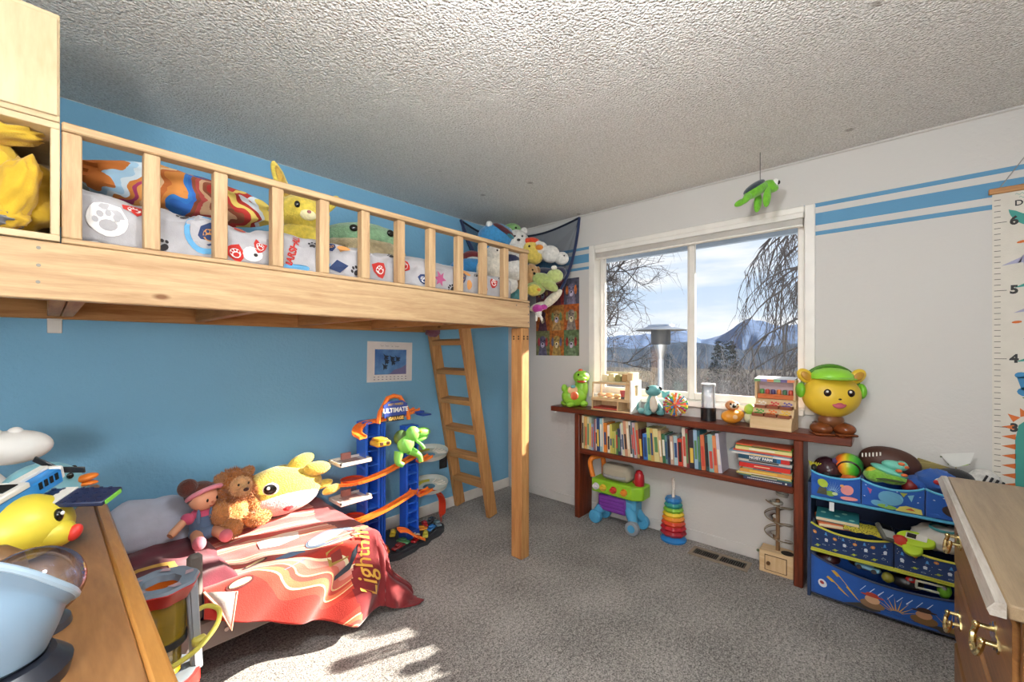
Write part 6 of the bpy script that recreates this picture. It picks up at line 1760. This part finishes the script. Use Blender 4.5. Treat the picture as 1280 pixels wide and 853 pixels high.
def pr_big(m, fn):
    Y = plastic('#d9a83a', .6)
    m.use(Y)
    for k in range(9):
        a = pi * (.15 + .75 * k / 8); m.map2d([(.50 + .03 * cos(a) - .004, .22 + .08 * sin(a)), (.50 + .14 * cos(a), .22 + .52 * sin(a)), (.50 + .03 * cos(a) + .004, .22 + .08 * sin(a))], fn(.001))
    m.map2d([(.30, .22), (.28, .28), (.13, .84), (.15, .88), (.17, .84)], fn(.0012)); m.map2d([(.24, .24), (.21, .30), (.10, .58), (.11, .64), (.135, .60)], fn(.0012))
    for k in range(5):
        a = pi * (.2 + .14 * k); m.map2d([(.77 + .02 * cos(a) - .003, .22), (.77 + .11 * cos(a), .22 + .48 * sin(a)), (.77 + .02 * cos(a) + .003, .22)], fn(.001))
    def fig(u, v, hat, face, body):
        m.use(plastic(body, .6)); m.map2d(circle(u, v - .16, .07, 14, .14), fn(.0014)); m.use(plastic(face, .6)); m.map2d(circle(u, v, .042, 16, .13), fn(.002)); m.use(plastic(hat, .6)); m.map2d(circle(u, v + .12, .066, 14, .035), fn(.0026)); m.map2d(circle(u, v + .16, .036, 12, .07), fn(.0028))
    fig(.37, .42, '#b8402e', '#caa07a', '#8a6a4a'); fig(.64, .42, '#3a261a', '#b98a66', '#7a5a36')
    m.use(plastic('#3d3a34', .6)); m.map2d([(.2, .02), (.97, .02), (.97, .16), (.8, .22), (.55, .14), (.3, .2)], fn(.001)); m.use(plastic('#6a7a4a', .6)); m.map2d(circle(.88, .24, .06, 12, .10), fn(.002)); m.use(plastic('#8a6a3a', .6)); m.map2d(circle(.79, .18, .06, 12, .08), fn(.0018))
    m.use(plastic('#e4e6ea', .6)); m.map2d(circle(.075, .36, .028, 14, .11), fn(.001)); m.use(plastic('#a83a34', .6)); m.map2d(circle(.072, .38, .014, 10, .045), fn(.0016))
    m.use(plastic('#c9d9ee', .6))
    for k in range(8): m.map2d([(.30 + .05 * k, .60 + .02 * (k % 3)), (.303 + .05 * k, .60), (.335 + .05 * k, .80), (.332 + .05 * k, .81)], fn(.0009))
xb = OX1 - .012
fbin('left bin of the top row with a firework print', .102, .305, .541, .672, .020, .012, OX0 - .006, xb, RBL, SKY_, pr_fire)
fbin('middle bin of the top row with a pale blue furry print', -.128, .098, .541, .668, .026, .014, OX0 - .006, xb, RBL, SKY_, pr_tents)
fbin('right bin of the top row half hidden by the dresser', -.366, -.132, .541, .668, .02, .012, OX0 - .006, xb, RBL, SKY_, pr_dark)
YTR = plastic('#c3c040', .6)
fbin('left space print bin of the middle row', -.020, .305, .262, .395, .030, .016, OX0 - .008, xb, NVY, YTR, pr_space(2))
fbin('right space print bin of the middle row', -.366, -.024, .262, .388, .030, .016, OX0 - .008, xb, NVY, YTR, pr_space(5))
fbin('large bottom bin of the organiser with golden rays and two hatted figures', -.366, .305, .023, .236, .060, .028, OX0 - .012, xb, fabric('#1f56a8'), plastic('#2b3550', .6), pr_big)

# toys in the top row
def toy(name, lab, cat, loc, rz=0, **k): return thing(name, lab, cat, loc, rz, **k)
t = toy('toy_helmet', 'dark maroon and black toy helmet with a lilac knob in the left top bin', 'toy', (2.83, .247, .60), .5)
m = MB(); m.ball((0, 0, .065), (.075, .06, .072), nu=24, nv=14); m.build('shell', plastic('#3a1f26', .25), t)
m = MB(); m.box(-.075, -.02, -.05, .045, .02, .075, c=.015); m.build('visor', plastic('#1d1d22', .15), t)
m = MB(); m.cyl((-.04, -.02, .13), (-.02, -.06, .06), .018, .014, 10); m.build('hose', plastic('#5b4a72', .4), t)
m = MB(); m.ball((-.052, -.075, .068), .02); m.build('knob', plastic('#9b86c4', .4), t)
t = toy('yellow_black_toy', 'small black toy with yellow spikes at the left edge of the top bin', 'toy', (2.80, .297, .655), 0)
m = MB(); m.ball((0, 0, .02), (.03, .016, .022)); m.build('body', plastic('#26241f', .4), t)
m = MB()
for k in range(6): m.cyl((-.012 + .004 * k, -.02 + .007 * k, .03), (-.02 + .005 * k, -.03 + .011 * k, .052), .006, .003, 6)
m.build('spikes', plastic('#c9c23a', .4), t)
def rainbow():
    m, nt, b = base_mat('rainbow_ball')
    tc = nd(nt, 'ShaderNodeTexCoord'); sp = nd(nt, 'ShaderNodeSeparateXYZ'); mr = nd(nt, 'ShaderNodeMapRange')
    mr.inputs['From Min'].default_value = -.062; mr.inputs['From Max'].default_value = .062
    rp = nd(nt, 'ShaderNodeValToRGB'); e = rp.color_ramp.elements; e[0].color = S('#2a5a3a'); e[1].color = S('#d0281e')
    for p, c in ((.2, '#2f9a2f'), (.42, '#6fc02f'), (.58, '#e6c82f'), (.76, '#e8762a')):
        q = e.new(p); q.color = S(c)
    L = nt.links.new; L(tc.outputs['Object'], sp.inputs[0]); L(sp.outputs['Y'], mr.inputs[0]); L(mr.outputs[0], rp.inputs[0]); L(rp.outputs[0], b.inputs['Base Color'])
    b.inputs['Roughness'].default_value = .35
    return m
t = toy('rainbow_ball', 'rainbow coloured ball with a dark band in the left top bin', 'ball', (2.835, .155, .705), 0)
m = MB(); m.ball((0, 0, 0), .064, nu=28, nv=18); m.build('ball', rainbow(), t)
m = MB(); m.torus((0, 0, 0), .047, .005, M=T(-.042, -.004, -.014) @ RY(pi / 2 - .3), n=28, m=6); m.build('band', plastic('#2a1712', .4), t)
t = toy('orange_ball', 'orange brown ball lying under the rainbow ball', 'ball', (2.795, .148, .638)); m = MB(); m.ball((0, 0, 0), (.038, .045, .03), nu=20, nv=12); m.build('ball', plastic('#c0622e', .5), t)
fb = toy('football', 'brown leather football leaning on the wall behind the toys', 'ball', (2.895, -.005, .738), 0)
m = MB(); m.ball((0, 0, 0), (.075, .135, .078), nu=28, nv=20, fn=lambda d: 1 - .10 * abs(d.y) ** 3, R=RX(.12)); m.build('ball', plastic('#4a2a20', .55), fb)
m = MB()
for k in range(6): m.box(-.062, -.058, .03 + .014 * k, .036 + .014 * k, .038 - .003 * k, .058 - .003 * k)
m.build('lacing', plastic('#e0dcd2', .5), fb)
CT = plastic('#6fc4b0', .4)
cr = toy('toy_crocodile', 'turquoise toy crocodile with orange spots lying on the middle top bin', 'toy', (2.805, -.005, .715), 0)
m = MB(); m.ball((0, .0, .0), (.035, .075, .018), R=RX(.32)); m.ball((.01, -.02, .028), (.034, .05, .022), R=RX(.12)); m.ball((.008, -.045, .03), (.03, .025, .024)); m.build('body', CT, cr)
m = MB(); m.ball((-.012, .065, -.016), .026); m.build('yellow_disc', plastic('#d2b12c', .4), cr)
m = MB()
for (x, y_, z_) in ((-.02, -.045, .045), (-.03, -.035, .012), (-.028, -.055, -.006), (-.01, -.06, .03)): m.ball((x, y_, z_), (.010, .013, .008))
m.build('spots', plastic('#e0703a', .4), cr)
t = toy('green_plush', 'lime green plush lying under the turquoise crocodile', 'plush toy', (2.80, .015, .665), 0)
m = MB(); m.ball((0, .03, .02), (.05, .05, .035)); m.ball((0, -.03, .012), (.045, .06, .026)); m.build('body', plush('#7fb83a'), t)
m = MB(); m.ball((-.042, -.02, .014), (.012, .06, .006)); m.build('stripe', plastic('#3a4a22', .6), t)
t = toy('red_ball', 'dark red ball between the green plush and the blue bag', 'ball', (2.80, -.082, .655)); m = MB(); m.ball((0, 0, 0), .034, nu=18, nv=12); m.build('ball', plastic('#7a1f1f', .35), t)
t = toy('blue_backpack', 'small blue backpack with a red and white print in the right top bin', 'bag', (2.83, -.175, .66), 0)
m = MB(); m.ball((0, 0, .03), (.07, .08, .055), nu=28, nv=16, fn=lumpy(3, .2)); m.ball((.0, .06, .012), (.055, .055, .035), fn=lumpy(8, .2)); m.build('body', fabric('#2a5aa8'), t)
m = MB(); m.use(plastic('#d9dde2', .5)); m.ball((-.06, -.01, .045), (.016, .024, .018)); m.use(plastic('#b8262a', .5)); m.ball((-.066, .0, .042), (.016, .018, .012)); m.use(plastic('#22314a', .5)); m.ball((-.064, -.022, .028), (.014, .02, .008)); m.build('print', None, t)
t = toy('baseball_hat', 'black baseball cap lying at the back of the right top bin', 'cap', (2.87, -.235, .70), .3)
m = MB(); m.ball((0, 0, .0), (.075, .07, .055), nu=24, nv=14); m.build('crown', fabric('#232428'), t)
m = MB(); m.ball((-.02, -.09, -.035), (.05, .06, .008)); m.build('peak', fabric('#1c1d20'), t)
t = toy('straw_mat', 'olive straw mat standing behind the football', 'mat', (2.94, -.12, .60), 0)
m = MB(); m.box(-.006, .006, -.07, .05, 0, .165, M=RX(.25), c=.003); m.build('mat', wood('straw', '#6f6236', '#a3935a', 1, 12, 22, .8), t)
t = toy('paper_kite', 'white and green paper kite standing by the wall above the organiser', 'kite', (2.935, -.245, .735), 0)
m = MB(); m.use(plastic('#dcdcd6', .7)); m.prism([(-.055, .03), (.06, .055), (.045, .0), (0, -.025), (-.02, -.02)], 0, .003, frame((0, 0, .04), (0, -1, 0), (0, 0, 1))); m.build('paper', None, t)
m = MB(); f_ = frame((-.0008, 0, .04), (0, -1, 0), (0, 0, 1)); m.use(plastic('#55663a', .6)); m.box(-.05, .055, .024, .03, 0, .001, M=f_ @ RZ(.2)); m.box(-.03, .045, -.012, -.004, 0, .001, M=f_ @ RZ(.2)); m.use(plastic('#9cc24a', .6)); m.box(-.01, .035, -.022, -.016, 0, .001, M=f_ @ RZ(.4)); m.build('print', None, t)
m = MB(); m.cyl((.003, 0, -.10), (.003, 0, .03), .003, n=6); m.build('stick', plastic('#a08a60', .6), t)
t = toy('zebra_plush', 'white plush with black stripes at the back of the right top bin', 'plush toy', (2.90, -.33, .64), 0)
m = MB(); m.ball((0, 0, .05), (.05, .06, .075), nu=20, nv=14); m.ball((0, .05, .02), (.035, .03, .04)); b_ = m.build('body', plush('#cfccc6'), t)
m = MB()
for k in range(5): m.box(-.052, -.040, -.04 + .018 * k, -.033 + .018 * k, .02, .10, M=RX(.4))
m.build('stripes', plastic('#26262a', .7), b_)

# toys in the middle row
for k, (h, w) in enumerate((('#d9774a', 'striped orange'), ('#2f7f86', 'teal patterned'))):
    t = toy('board_book', '%s board book lying in the left middle bin' % w, 'book', (2.82, .20, .385 + .028 * k), .25 - .2 * k, rot=(0, -.10, .25 - .2 * k))
    m = MB(); m.box(-.06, .07, -.09, .09, 0, .024, c=.002); m.build('cover', plastic(h, .5), t)
    m = MB(); m.box(-.0612, -.0600, -.088, .088, .005, .019); m.build('pages', plastic('#e0cfae', .7), t)
    if k:
        m = MB()
        for i in range(5): m.ball((-.04 + .022 * i, -.06 + .03 * ((i * 2) % 5), .0245), (.010, .012, .0015))
        m.build('print', plastic('#8fc4b8', .5), t)
t = toy('yellow_cloth', 'yellow and black patterned cloth in the left middle bin', 'cloth', (2.775, .09, .385), 0)
m = MB(); m.surf(lambda u, v: (.09 * (v - .5), .16 * (.5 - u), .010 * nz(u * 5, v * 5) + .014 + .02 * v), 20, 12)
def dots():
    m, nt, b = base_mat('yellow_dotted_cloth')
    tc = nd(nt, 'ShaderNodeTexCoord'); vo = nd(nt, 'ShaderNodeTexVoronoi', Scale=120.0); rp = nd(nt, 'ShaderNodeValToRGB'); rp.color_ramp.interpolation = 'CONSTANT'
    rp.color_ramp.elements[0].color = S('#3a3a1c'); rp.color_ramp.elements[1].position = .32; rp.color_ramp.elements[1].color = S('#c6b93c')
    nt.links.new(tc.outputs['Object'], vo.inputs['Vector']); nt.links.new(vo.outputs['Distance'], rp.inputs[0]); nt.links.new(rp.outputs[0], b.inputs['Base Color']); b.inputs['Roughness'].default_value = .8
    return m
m.build('cloth', dots(), t, solid=.004)
t = toy('handheld_game', 'grey handheld electronic game lying between the two middle bins', 'game', (2.765, .01, .405), 0, rot=(.35, -.6, .45))
m = MB(); m.box(-.045, .05, -.036, .036, 0, .026, c=.008); m.build('case', plastic('#5b5d55', .5), t)
m = MB(); m.box(.012, .042, -.026, .026, .0255, .0275, c=.002); m.build('screen', plastic('#15181a', .15), t)
m = MB(); m.box(-.035, .008, -.028, .028, .0255, .027); m.build('keypad', plastic('#b7b9b4', .5), t)
t = toy('strawberry_toy', 'red strawberry shaped toy beside the handheld game', 'toy', (2.75, -.045, .398)); m = MB(); m.ball((0, 0, 0), (.026, .032, .026), nu=18, nv=12); m.build('fruit', plastic('#c9382a', .5), t)
t = toy('lime_toy_phone', 'lime green toy phone with a dark display in the right middle bin', 'toy phone', (2.765, -.10, .405), 0, rot=(0, -.65, -.2))
m = MB(); m.prism(circle(0, 0, .04, 24, .068), 0, .022); m.prism(circle(-.05, .005, .036, 20), -.004, .016); m.build('body', plastic('#b5d432', .4), t, bevel=.004)
m = MB(); m.box(-.008, .024, -.04, .035, .0222, .025, c=.002); m.build('panel', plastic('#ddd9d0', .5), t)
m = MB(); m.box(-.004, .020, -.002, .03, .0252, .0262); m.build('screen', plastic('#2a2422', .3), t)
t = toy('white_cloth', 'crumpled white cloth with a teal ring in the right middle bin', 'cloth', (2.83, -.20, .40), 0)
m = MB(); m.ball((0, 0, .025), (.085, .12, .06), nu=36, nv=20, fn=lumpy(6, .16, 2.6)); m.build('cloth', fabric('#d5d1c8'), t)
m = MB(); m.torus((-.03, .02, .078), .042, .006, M=RX(.1), n=24, m=6, sx=.4); m.build('ring_print', plastic('#3f8f94', .6), t)
# toys in the bottom bin
for nm, lab, loc, R_, h, rz in (
        ('dark_toy_block', 'dark maroon toy at the left of the bottom bin', (2.80, .235, .205), (.05, .05, .03), '#3a1a1c', .3),
        ('red_toy_ball', 'small red ball at the left back of the bottom bin', (2.85, .20, .225), (.025, .025, .025), '#8a2622', 0),
        ('olive_toy_ball', 'olive ball in the middle of the bottom bin', (2.765, -.0, .197), (.024, .024, .024), '#8f8a34', 0),
        ('black_toy', 'black toy beside the olive ball in the bottom bin', (2.80, -.07, .19), (.05, .06, .035), '#1b1b1e', .2),
        ('crimson_toy', 'crimson toy piece on the black toy in the bottom bin', (2.765, -.085, .218), (.018, .022, .014), '#c02a2a', .2),
        ('green_toy', 'green toy at the right of the bottom bin', (2.78, -.195, .205), (.03, .025, .04), '#6fb030', .2),
        ('brown_toy', 'dark brown toy behind the pale blue car in the bottom bin', (2.86, .09, .205), (.06, .07, .03), '#2c211d', 0)):
    t = toy(nm, lab, 'toy', loc, rz); m = MB(); m.ball((0, 0, 0), R_, nu=20, nv=12, fn=lumpy(R_[0] * 90, .10)); m.build('body', plastic(h, .35), t)
    if 'ball' not in nm:
        m = MB(); m.cyl((-R_[0] * .6, 0, R_[2] * .4), (-R_[0] * 1.15, .01, R_[2] * .5), .007, n=8); m.build('stud', plastic('#77787c', .4), t)
t = toy('pale_blue_toy_car', 'pale blue toy car lying in the bottom bin', 'toy car', (2.775, .075, .205), 1.3, rot=(.2, 0, 1.3))
m = MB(); m.box(-.05, .05, -.02, .02, 0, .02, c=.006); m.box(-.025, .025, -.018, .018, .02, .034, c=.006); m.build('body', plastic('#7fb4cc', .35), t)
for x in (-.03, .03):
    m = MB(); m.cyl((x, -.024, .004), (x, .024, .004), .011, n=12); m.build('wheel', plastic('#2a2a2c', .5), t)
t = toy('cream_toy_frame', 'cream plastic toy frame at the right of the bottom bin', 'toy', (2.765, -.145, .185), 0, rot=(0, -.35, .1))
m = MB()
for q in ((-.004, .004, -.05, -.04, 0, .05), (-.004, .004, .04, .05, 0, .05), (-.004, .004, -.04, .04, 0, .010), (-.004, .004, -.04, .04, .040, .05)): m.box(*q, c=.002)
m.build('frame', plastic('#cfd0ba', .5), t)

# ================================================================== DRESSER
dr = thing('dresser', 'oak dresser with brass pulls in the right foreground', 'dresser', (0, 0, 0))
RX0, RX1, RYF, RYB, RZT = 1.105, 2.086, -.166, -.70, .88
RYT = -.145
part(dr, 'top', oaktop(0), lambda m: m.box(RX0, RX1, RYB, RYT - .008, RZT - .026, RZT, c=.003))
part(dr, 'top_edge', wood('highlit_edge', '#8d8378', '#b3aaa0', 0, 8, 8, .12), lambda m: m.prism([(RYT - .0075, RZT - .026), (RYT + .012, RZT - .026), (RYT + .016, RZT - .016), (RYT + .006, RZT - .001), (RYT - .0075, RZT)], RX0, RX1, Matrix(((0, 0, 1, 0), (1, 0, 0, 0), (0, 1, 0, 0), (0, 0, 0, 1)))))  # highlight along the edge is put into the paler wood colour
part(dr, 'side_panel', oak(2), lambda m: m.box(RX0 + .025, RX0 + .045, RYB, RYF - .008, .02, RZT - .027, c=.002))
part(dr, 'side_panel', oak(2), lambda m: m.box(RX1 - .045, RX1 - .025, RYB, RYF - .008, .02, RZT - .027, c=.002))
part(dr, 'back_panel', oak(0), lambda m: m.box(RX0 + .046, RX1 - .046, RYB, RYB + .01, .02, RZT - .027))
part(dr, 'plinth', oak(0), lambda m: m.box(RX0 + .03, RX1 - .03, RYB, RYF - .03, 0, .019))
for z in (.11, .352, .592, .843): part(dr, 'front_rail', oaktop(0), lambda m: m.box(RX0 + .046, RX1 - .046, RYF - .03, RYF - .009, z - .008, z + .008, c=.002))
GOLD = metal('#d8c48c', .2)
def pull(d, x, z):
    f = frame((x, RYF + .0005, z), (-1, 0, 0), (0, 0, 1))
    p = MB(); p.prism([(-.05, .0), (-.038, .014), (-.02, .012), (-.012, .028), (0, .034), (.012, .028), (.02, .012), (.038, .014), (.05, 0), (.038, -.014), (.02, -.010), (.008, -.022), (0, -.026), (-.008, -.022), (-.02, -.010), (-.038, -.014)], 0, .003, f)
    for s_ in (-1, 1): p.cyl(f @ Vector((s_ * .036, .002, .003)), f @ Vector((s_ * .036, .002, .022)), .006, .005, 10); p.ball(f @ Vector((s_ * .036, .002, .023)), .0075, nu=10, nv=6)
    b = p.build('back_plate', GOLD, d)
    p = MB(); p.tube([f @ Vector(q) for q in spline([(-.036, .0, .022), (-.038, -.018, .027), (-.018, -.034, .030), (0, -.030, .031), (.018, -.034, .030), (.038, -.018, .027), (.036, 0, .022)], 5)], [.0045 + .002 * sin(pi * k / 30) for k in range(31)], 8); p.build('bail', GOLD, d)
for z0, z1 in ((.122, .340), (.364, .580), (.604, .831)):
    d = part(dr, 'drawer', oak(0), lambda m: m.box(RX0 + .048, RX1 - .048, RYF - .028, RYF, z0, z1, c=.006))
    for x in (1.31, 1.89): pull(d, x, (z0 + z1) / 2 + .005)

# ================================================================== CORNER NET AND ITS SOFT TOYS
nt_ = thing('toy_hammock', 'dark blue mesh corner hammock full of soft toys above the end of the loft bed', 'hammock', (0, 0, 0))
CA, CC, CB = Vector((2.375, YB - .01, 2.425)), Vector((XW - .015, YB - .015, 2.40)), Vector((XW - .01, 1.918, 2.420))
def fedge(s):
    m0, m1 = Vector((2.30, 2.20, 1.45)), Vector((2.70, 1.85, 1.30))
    return CA * (1 - s) ** 3 + m0 * 3 * s * (1 - s) ** 2 + m1 * 3 * s * s * (1 - s) + CB * s ** 3
def wedge(s):
    p = CA.lerp(CC, s * 2) if s < .5 else CC.lerp(CB, s * 2 - 1)
    return p - Vector((0, 0, .05 * sin(pi * (s * 2 % 1))))
def net(s, t):
    a, b = wedge(s), fedge(s)
    p = a.lerp(b, t); k = sin(pi * s) ** .6
    p.z -= .30 * sin(pi * min(1, t * 1.02)) * k
    cen = Vector((2.78, 2.45, 0))
    p.x += (.03 * nz(s * 6, t * 5)) * sin(pi * t); p.y += (.03 * nz(s * 6, t * 5, 7)) * sin(pi * t)
    p.x = min(p.x, XW - .012); p.y = min(p.y, YB - .012)
    return p
m = MB(); m.surf(net, 60, 30); m.build('mesh', glassy('#33506e', .42, .6, .01), nt_)
m = MB(); m.tube([fedge(i / 40) for i in range(41)], .012, 8); m.build('front_band', fabric('#1d2b52'), nt_)
m = MB(); m.tube([wedge(i / 40) for i in range(41)], .009, 8); m.build('wall_band', fabric('#141c30'), nt_)
WH = plush('#dcd9d2')
def NT(v): return tuple(v)
NSC = 1.18
soft('plush_shark', 'blue plush monster with an open dark red mouth topmost in the corner hammock', 'plush toy', NT(at(620, 300, 3.38)), -.7, [
    ('body', plush('#3f8fc4'), [((0, 0, .02), (.125, .09, .09)), ((-.02, .03, -.06), (.11, .08, .08))]),
    ('mouth', plush('#5a1f26'), [((.045, -.055, .05), (.085, .05, .022), RY(.55))]),
    ('tongue', plush('#2f7f8a'), [((.085, -.065, .015), (.035, .03, .012), RY(.6))]),
    ('eye', WG, [((-.05, -.05, .09), (.022, .02, .022))])], scale=NSC)
soft('plush_snake', 'long bright blue plush arm hanging below the blue monster', 'plush toy', NT(at(588, 333, 3.2)), -.8, [
    ('body', plush('#3a86bd'), [((0, 0, 0), (.13, .05, .05)), ((.11, 0, .0), (.06, .05, .055)), ((.26, .0, -.03), (.08, .05, .045))])], scale=NSC)
soft('plush_bear', 'white plush bear beside the blue monster in the hammock', 'plush toy', NT(at(646, 302, 3.42)), -.75, [
    ('body', WH, [((0, 0, 0), (.085, .07, .08)), ((.05, .0, -.06), (.06, .05, .06))]), ('ear', WH, [((-.055, 0, .07), (.024, .018, .024))]), ('ear', WH, [((.05, 0, .075), (.024, .018, .024))]),
    ('eye', K, [((-.02, -.066, .02), .007)]), ('eye', K, [((.03, -.066, .02), .007)]), ('nose', K, [((.005, -.074, -.008), (.012, .008, .009))])], scale=NSC)
soft('plush_green_ball', 'green plush peeking out behind the blue monster', 'plush toy', NT(at(640, 290, 3.55)), -.7, [('body', plush('#7fae6a'), [((0, 0, 0), (.075, .06, .06))]), ('eye', K, [((.02, -.055, .015), .008)])], scale=NSC)
soft('plush_chick', 'yellow plush chick with a red orange crest in the hammock', 'plush toy', NT(at(664, 313, 3.40)), -.75, [
    ('body', plush('#d9bf5a'), [((0, 0, 0), (.065, .055, .065)), ((.02, .0, -.05), (.06, .05, .05))]), ('crest', plush('#d8431f'), [((.0, -.01, .06), (.055, .035, .026))]), ('beak', plush('#e08a2a'), [((.05, -.045, .01), (.03, .02, .02))]), ('eye', K, [((-.02, -.052, .015), .008)])], scale=NSC)
soft('plush_lamb', 'fluffy white plush lamb at the right of the hammock', 'plush toy', NT(at(688, 318, 3.40)), -.75, [
    ('body', WH, [((0, 0, 0), (.065, .055, .06)), ((-.07, 0, .04), (.05, .045, .045))]), ('head', WH, [((.075, -.01, -.03), (.05, .045, .045))]), ('ear', WH, [((-.085, -.01, .07), (.03, .02, .018))]), ('eye', K, [((.085, -.05, -.02), .006)])], scale=NSC)
soft('plush_cat', 'dark navy plush with red trim in the middle of the hammock', 'plush toy', NT(at(680, 345, 3.36)), -.75, [
    ('body', plush('#23263f'), [((0, 0, 0), (.12, .06, .055)), ((-.09, .0, .0), (.05, .05, .05))]), ('trim', plush('#7a2230'), [((.085, -.02, -.03), (.035, .045, .025))]), ('head', plush('#2a2d48'), [((.11, -.01, .02), (.045, .045, .04))])], scale=NSC)
soft('plush_dog', 'tan plush dog low behind the last loft balusters', 'plush toy', NT(at(664, 343, 3.3)), -.7, [
    ('body', plush('#b98f5e'), [((0, 0, 0), (.05, .05, .07)), ((-.05, .02, -.08), (.08, .06, .06))]), ('ear', plush('#9a7040'), [((.045, 0, .01), (.02, .02, .045))]), ('eye', K, [((0, -.05, .02), .006)]), ('nose', K, [((.01, -.058, -.005), .009)])], scale=NSC)
soft('plush_turtle', 'pale lime green plush turtle in the front of the hammock', 'plush toy', NT(at(680, 352, 3.27)), -.75, [
    ('body', plush('#a5b56a'), [((0, 0, .0), (.085, .06, .05), RY(.4)), ((-.06, 0, -.05), (.07, .05, .045))]), ('head', plush('#b7c47c'), [((.07, -.015, .035), (.055, .045, .045))]), ('flipper', plush('#a5b56a'), [((.03, -.05, -.035), (.06, .03, .03), RY(.5))]), ('bow', plush('#e6e2d4'), [((.06, -.04, .085), (.02, .014, .014))])], scale=NSC)
soft('plush_seal', 'white plush seal with a navy scarf seen through the loft rail', 'plush toy', NT(at(642, 338, 3.15)), -.75, [
    ('body', WH, [((0, 0, 0), (.075, .06, .07)), ((-.03, .01, -.09), (.06, .05, .06))]), ('scarf', plush('#23294a'), [((-.02, -.005, .07), (.055, .05, .03))]), ('head', WH, [((.01, -.01, .12), (.05, .045, .045))]), ('nose', K, [((.045, -.05, .01), .008)])], scale=NSC)
soft('plush_rabbit', 'cream fluffy plush rabbit between the last balusters but two', 'plush toy', NT(at(615, 338, 3.1)), -.75, [
    ('body', plush('#d9cfbf'), [((0, 0, 0), (.10, .07, .10))]), ('head', plush('#ddd4c6'), [((.02, -.02, .10), (.06, .05, .055))]), ('eye', K, [((.03, -.068, .11), .006)])], scale=NSC)
soft('plush_yellow_duckling', 'small yellow plush low in the hammock beside the loft post', 'plush toy', NT(at(667, 363, 3.22)), -.75, [('body', plush('#cfc052'), [((0, 0, 0), (.045, .04, .04))]), ('beak', plush('#d98a3a'), [((.03, -.03, .0), (.016, .012, .01))])], scale=NSC)
soft('plush_pink_octopus', 'magenta plush poking through the bottom of the hammock', 'plush toy', NT(at(672, 386, 3.2)), -.75, [('body', plush('#b0368f'), [((0, 0, 0), (.035, .03, .028)), ((.04, 0, .01), (.025, .02, .018))])], scale=NSC)
soft('plush_monkey', 'small white plush dangling below the hammock in front of the poster', 'plush toy', NT(at(673, 391, 3.2)), -.75, [('body', WH, [((0, 0, 0), (.022, .02, .03)), ((.02, 0, .03), (.014, .012, .03), RY(.5))]), ('leg', WH, [((-.014, 0, -.035), (.009, .009, .022))]), ('leg', WH, [((.018, 0, -.035), (.009, .009, .022), RY(-.3))])], scale=NSC)
soft('plush_cream_bolster', 'cream plush bolster along the lower front of the hammock', 'plush toy', NT(at(690, 374, 3.27)), -.75, [('body', plush('#d5cdb8'), [((0, 0, 0), (.09, .04, .03), RY(-.75)), ((-.08, .02, -.05), (.07, .035, .03), RY(-.3))])], scale=NSC)
soft('plush_red_fish', 'maroon and white plush behind the blue plush arm at the left of the hammock', 'plush toy', NT(at(590, 321, 3.4)), -.8, [('body', plush('#7a2a2c'), [((0, 0, 0), (.07, .05, .04))]), ('belly', WH, [((.01, -.02, -.025), (.05, .04, .02))])], scale=NSC)
soft('plush_brown_bear', 'brown plush bear behind the last loft baluster', 'plush toy', NT(at(654, 352, 3.36)), -.75, [('body', plush('#8f6a42'), [((0, 0, 0), (.065, .05, .075))]), ('ear', plush('#7a5836'), [((.05, 0, .06), (.022, .016, .022))])], scale=NSC)
soft('plush_teal_fish', 'teal plush low behind the end of the loft rail', 'plush toy', NT(at(648, 368, 3.3)), -.75, [('body', plush('#5fa3a8'), [((0, 0, 0), (.07, .045, .045))]), ('fin', plush('#c9b25a'), [((.05, -.01, .02), (.03, .02, .02))])], scale=NSC)
bag = MB(); bag.ball((0, 0, 0), (.06, .05, .035), nu=20, nv=12, fn=lumpy(5, .25))
tag(bag.build('cloth_bag', fabric('#7a4a58'), loc=tuple(at(541, 414, 3.25) + Vector((0, 0, -.012)))), 'dusky pink cloth tucked between the ladder top and the loft bed', 'cloth')

# ================================================================== HANGING TURTLE
GT = plush('#6fb52c')
ht = thing('hanging_plush_turtle', 'green plush turtle hanging from the ceiling on a cord above the window', 'plush toy', (2.715, .54, 2.22), -.85)
# local x: to the viewer's right, where it looks
m = MB(); m.ball((-.025, 0, .0), (.075, .05, .032), R=RY(-.55)); m.build('body', GT, ht)
m = MB(); m.ball((-.035, .0, .022), (.066, .046, .022), R=RY(-.6)); m.build('shell', plush('#2c3a44'), ht)
m = MB(); m.ball((.052, 0, .028), (.045, .038, .034)); m.ball((.06, -.01, .01), (.034, .03, .022)); h_ = m.build('head', GT, ht)
for s_ in (-1, 1):
    m = MB(); m.ball((.072, s_ * .026, .04), (.018, .014, .019)); e_ = m.build('eye', WG, h_)
    m = MB(); m.ball((.083, s_ * .032, .037), (.010, .009, .012)); m.build('pupil', K, e_)
    m = MB(); m.ball((.012, s_ * .045, -.05), (.022, .012, .058), R=RY(.12)); m.build('front_flipper', GT, ht)
    m = MB(); m.ball((-.095, s_ * .03, -.055), (.04, .012, .018), R=RY(-.75 if s_ < 0 else -.5)); m.build('hind_flipper', GT, ht)
m = MB(); m.tube([(0, 0, .03), (0, 0, .17), (0, 0, .2195)], .0026, 6); m.build('cord', plastic('#6f6c68', .7), ht)
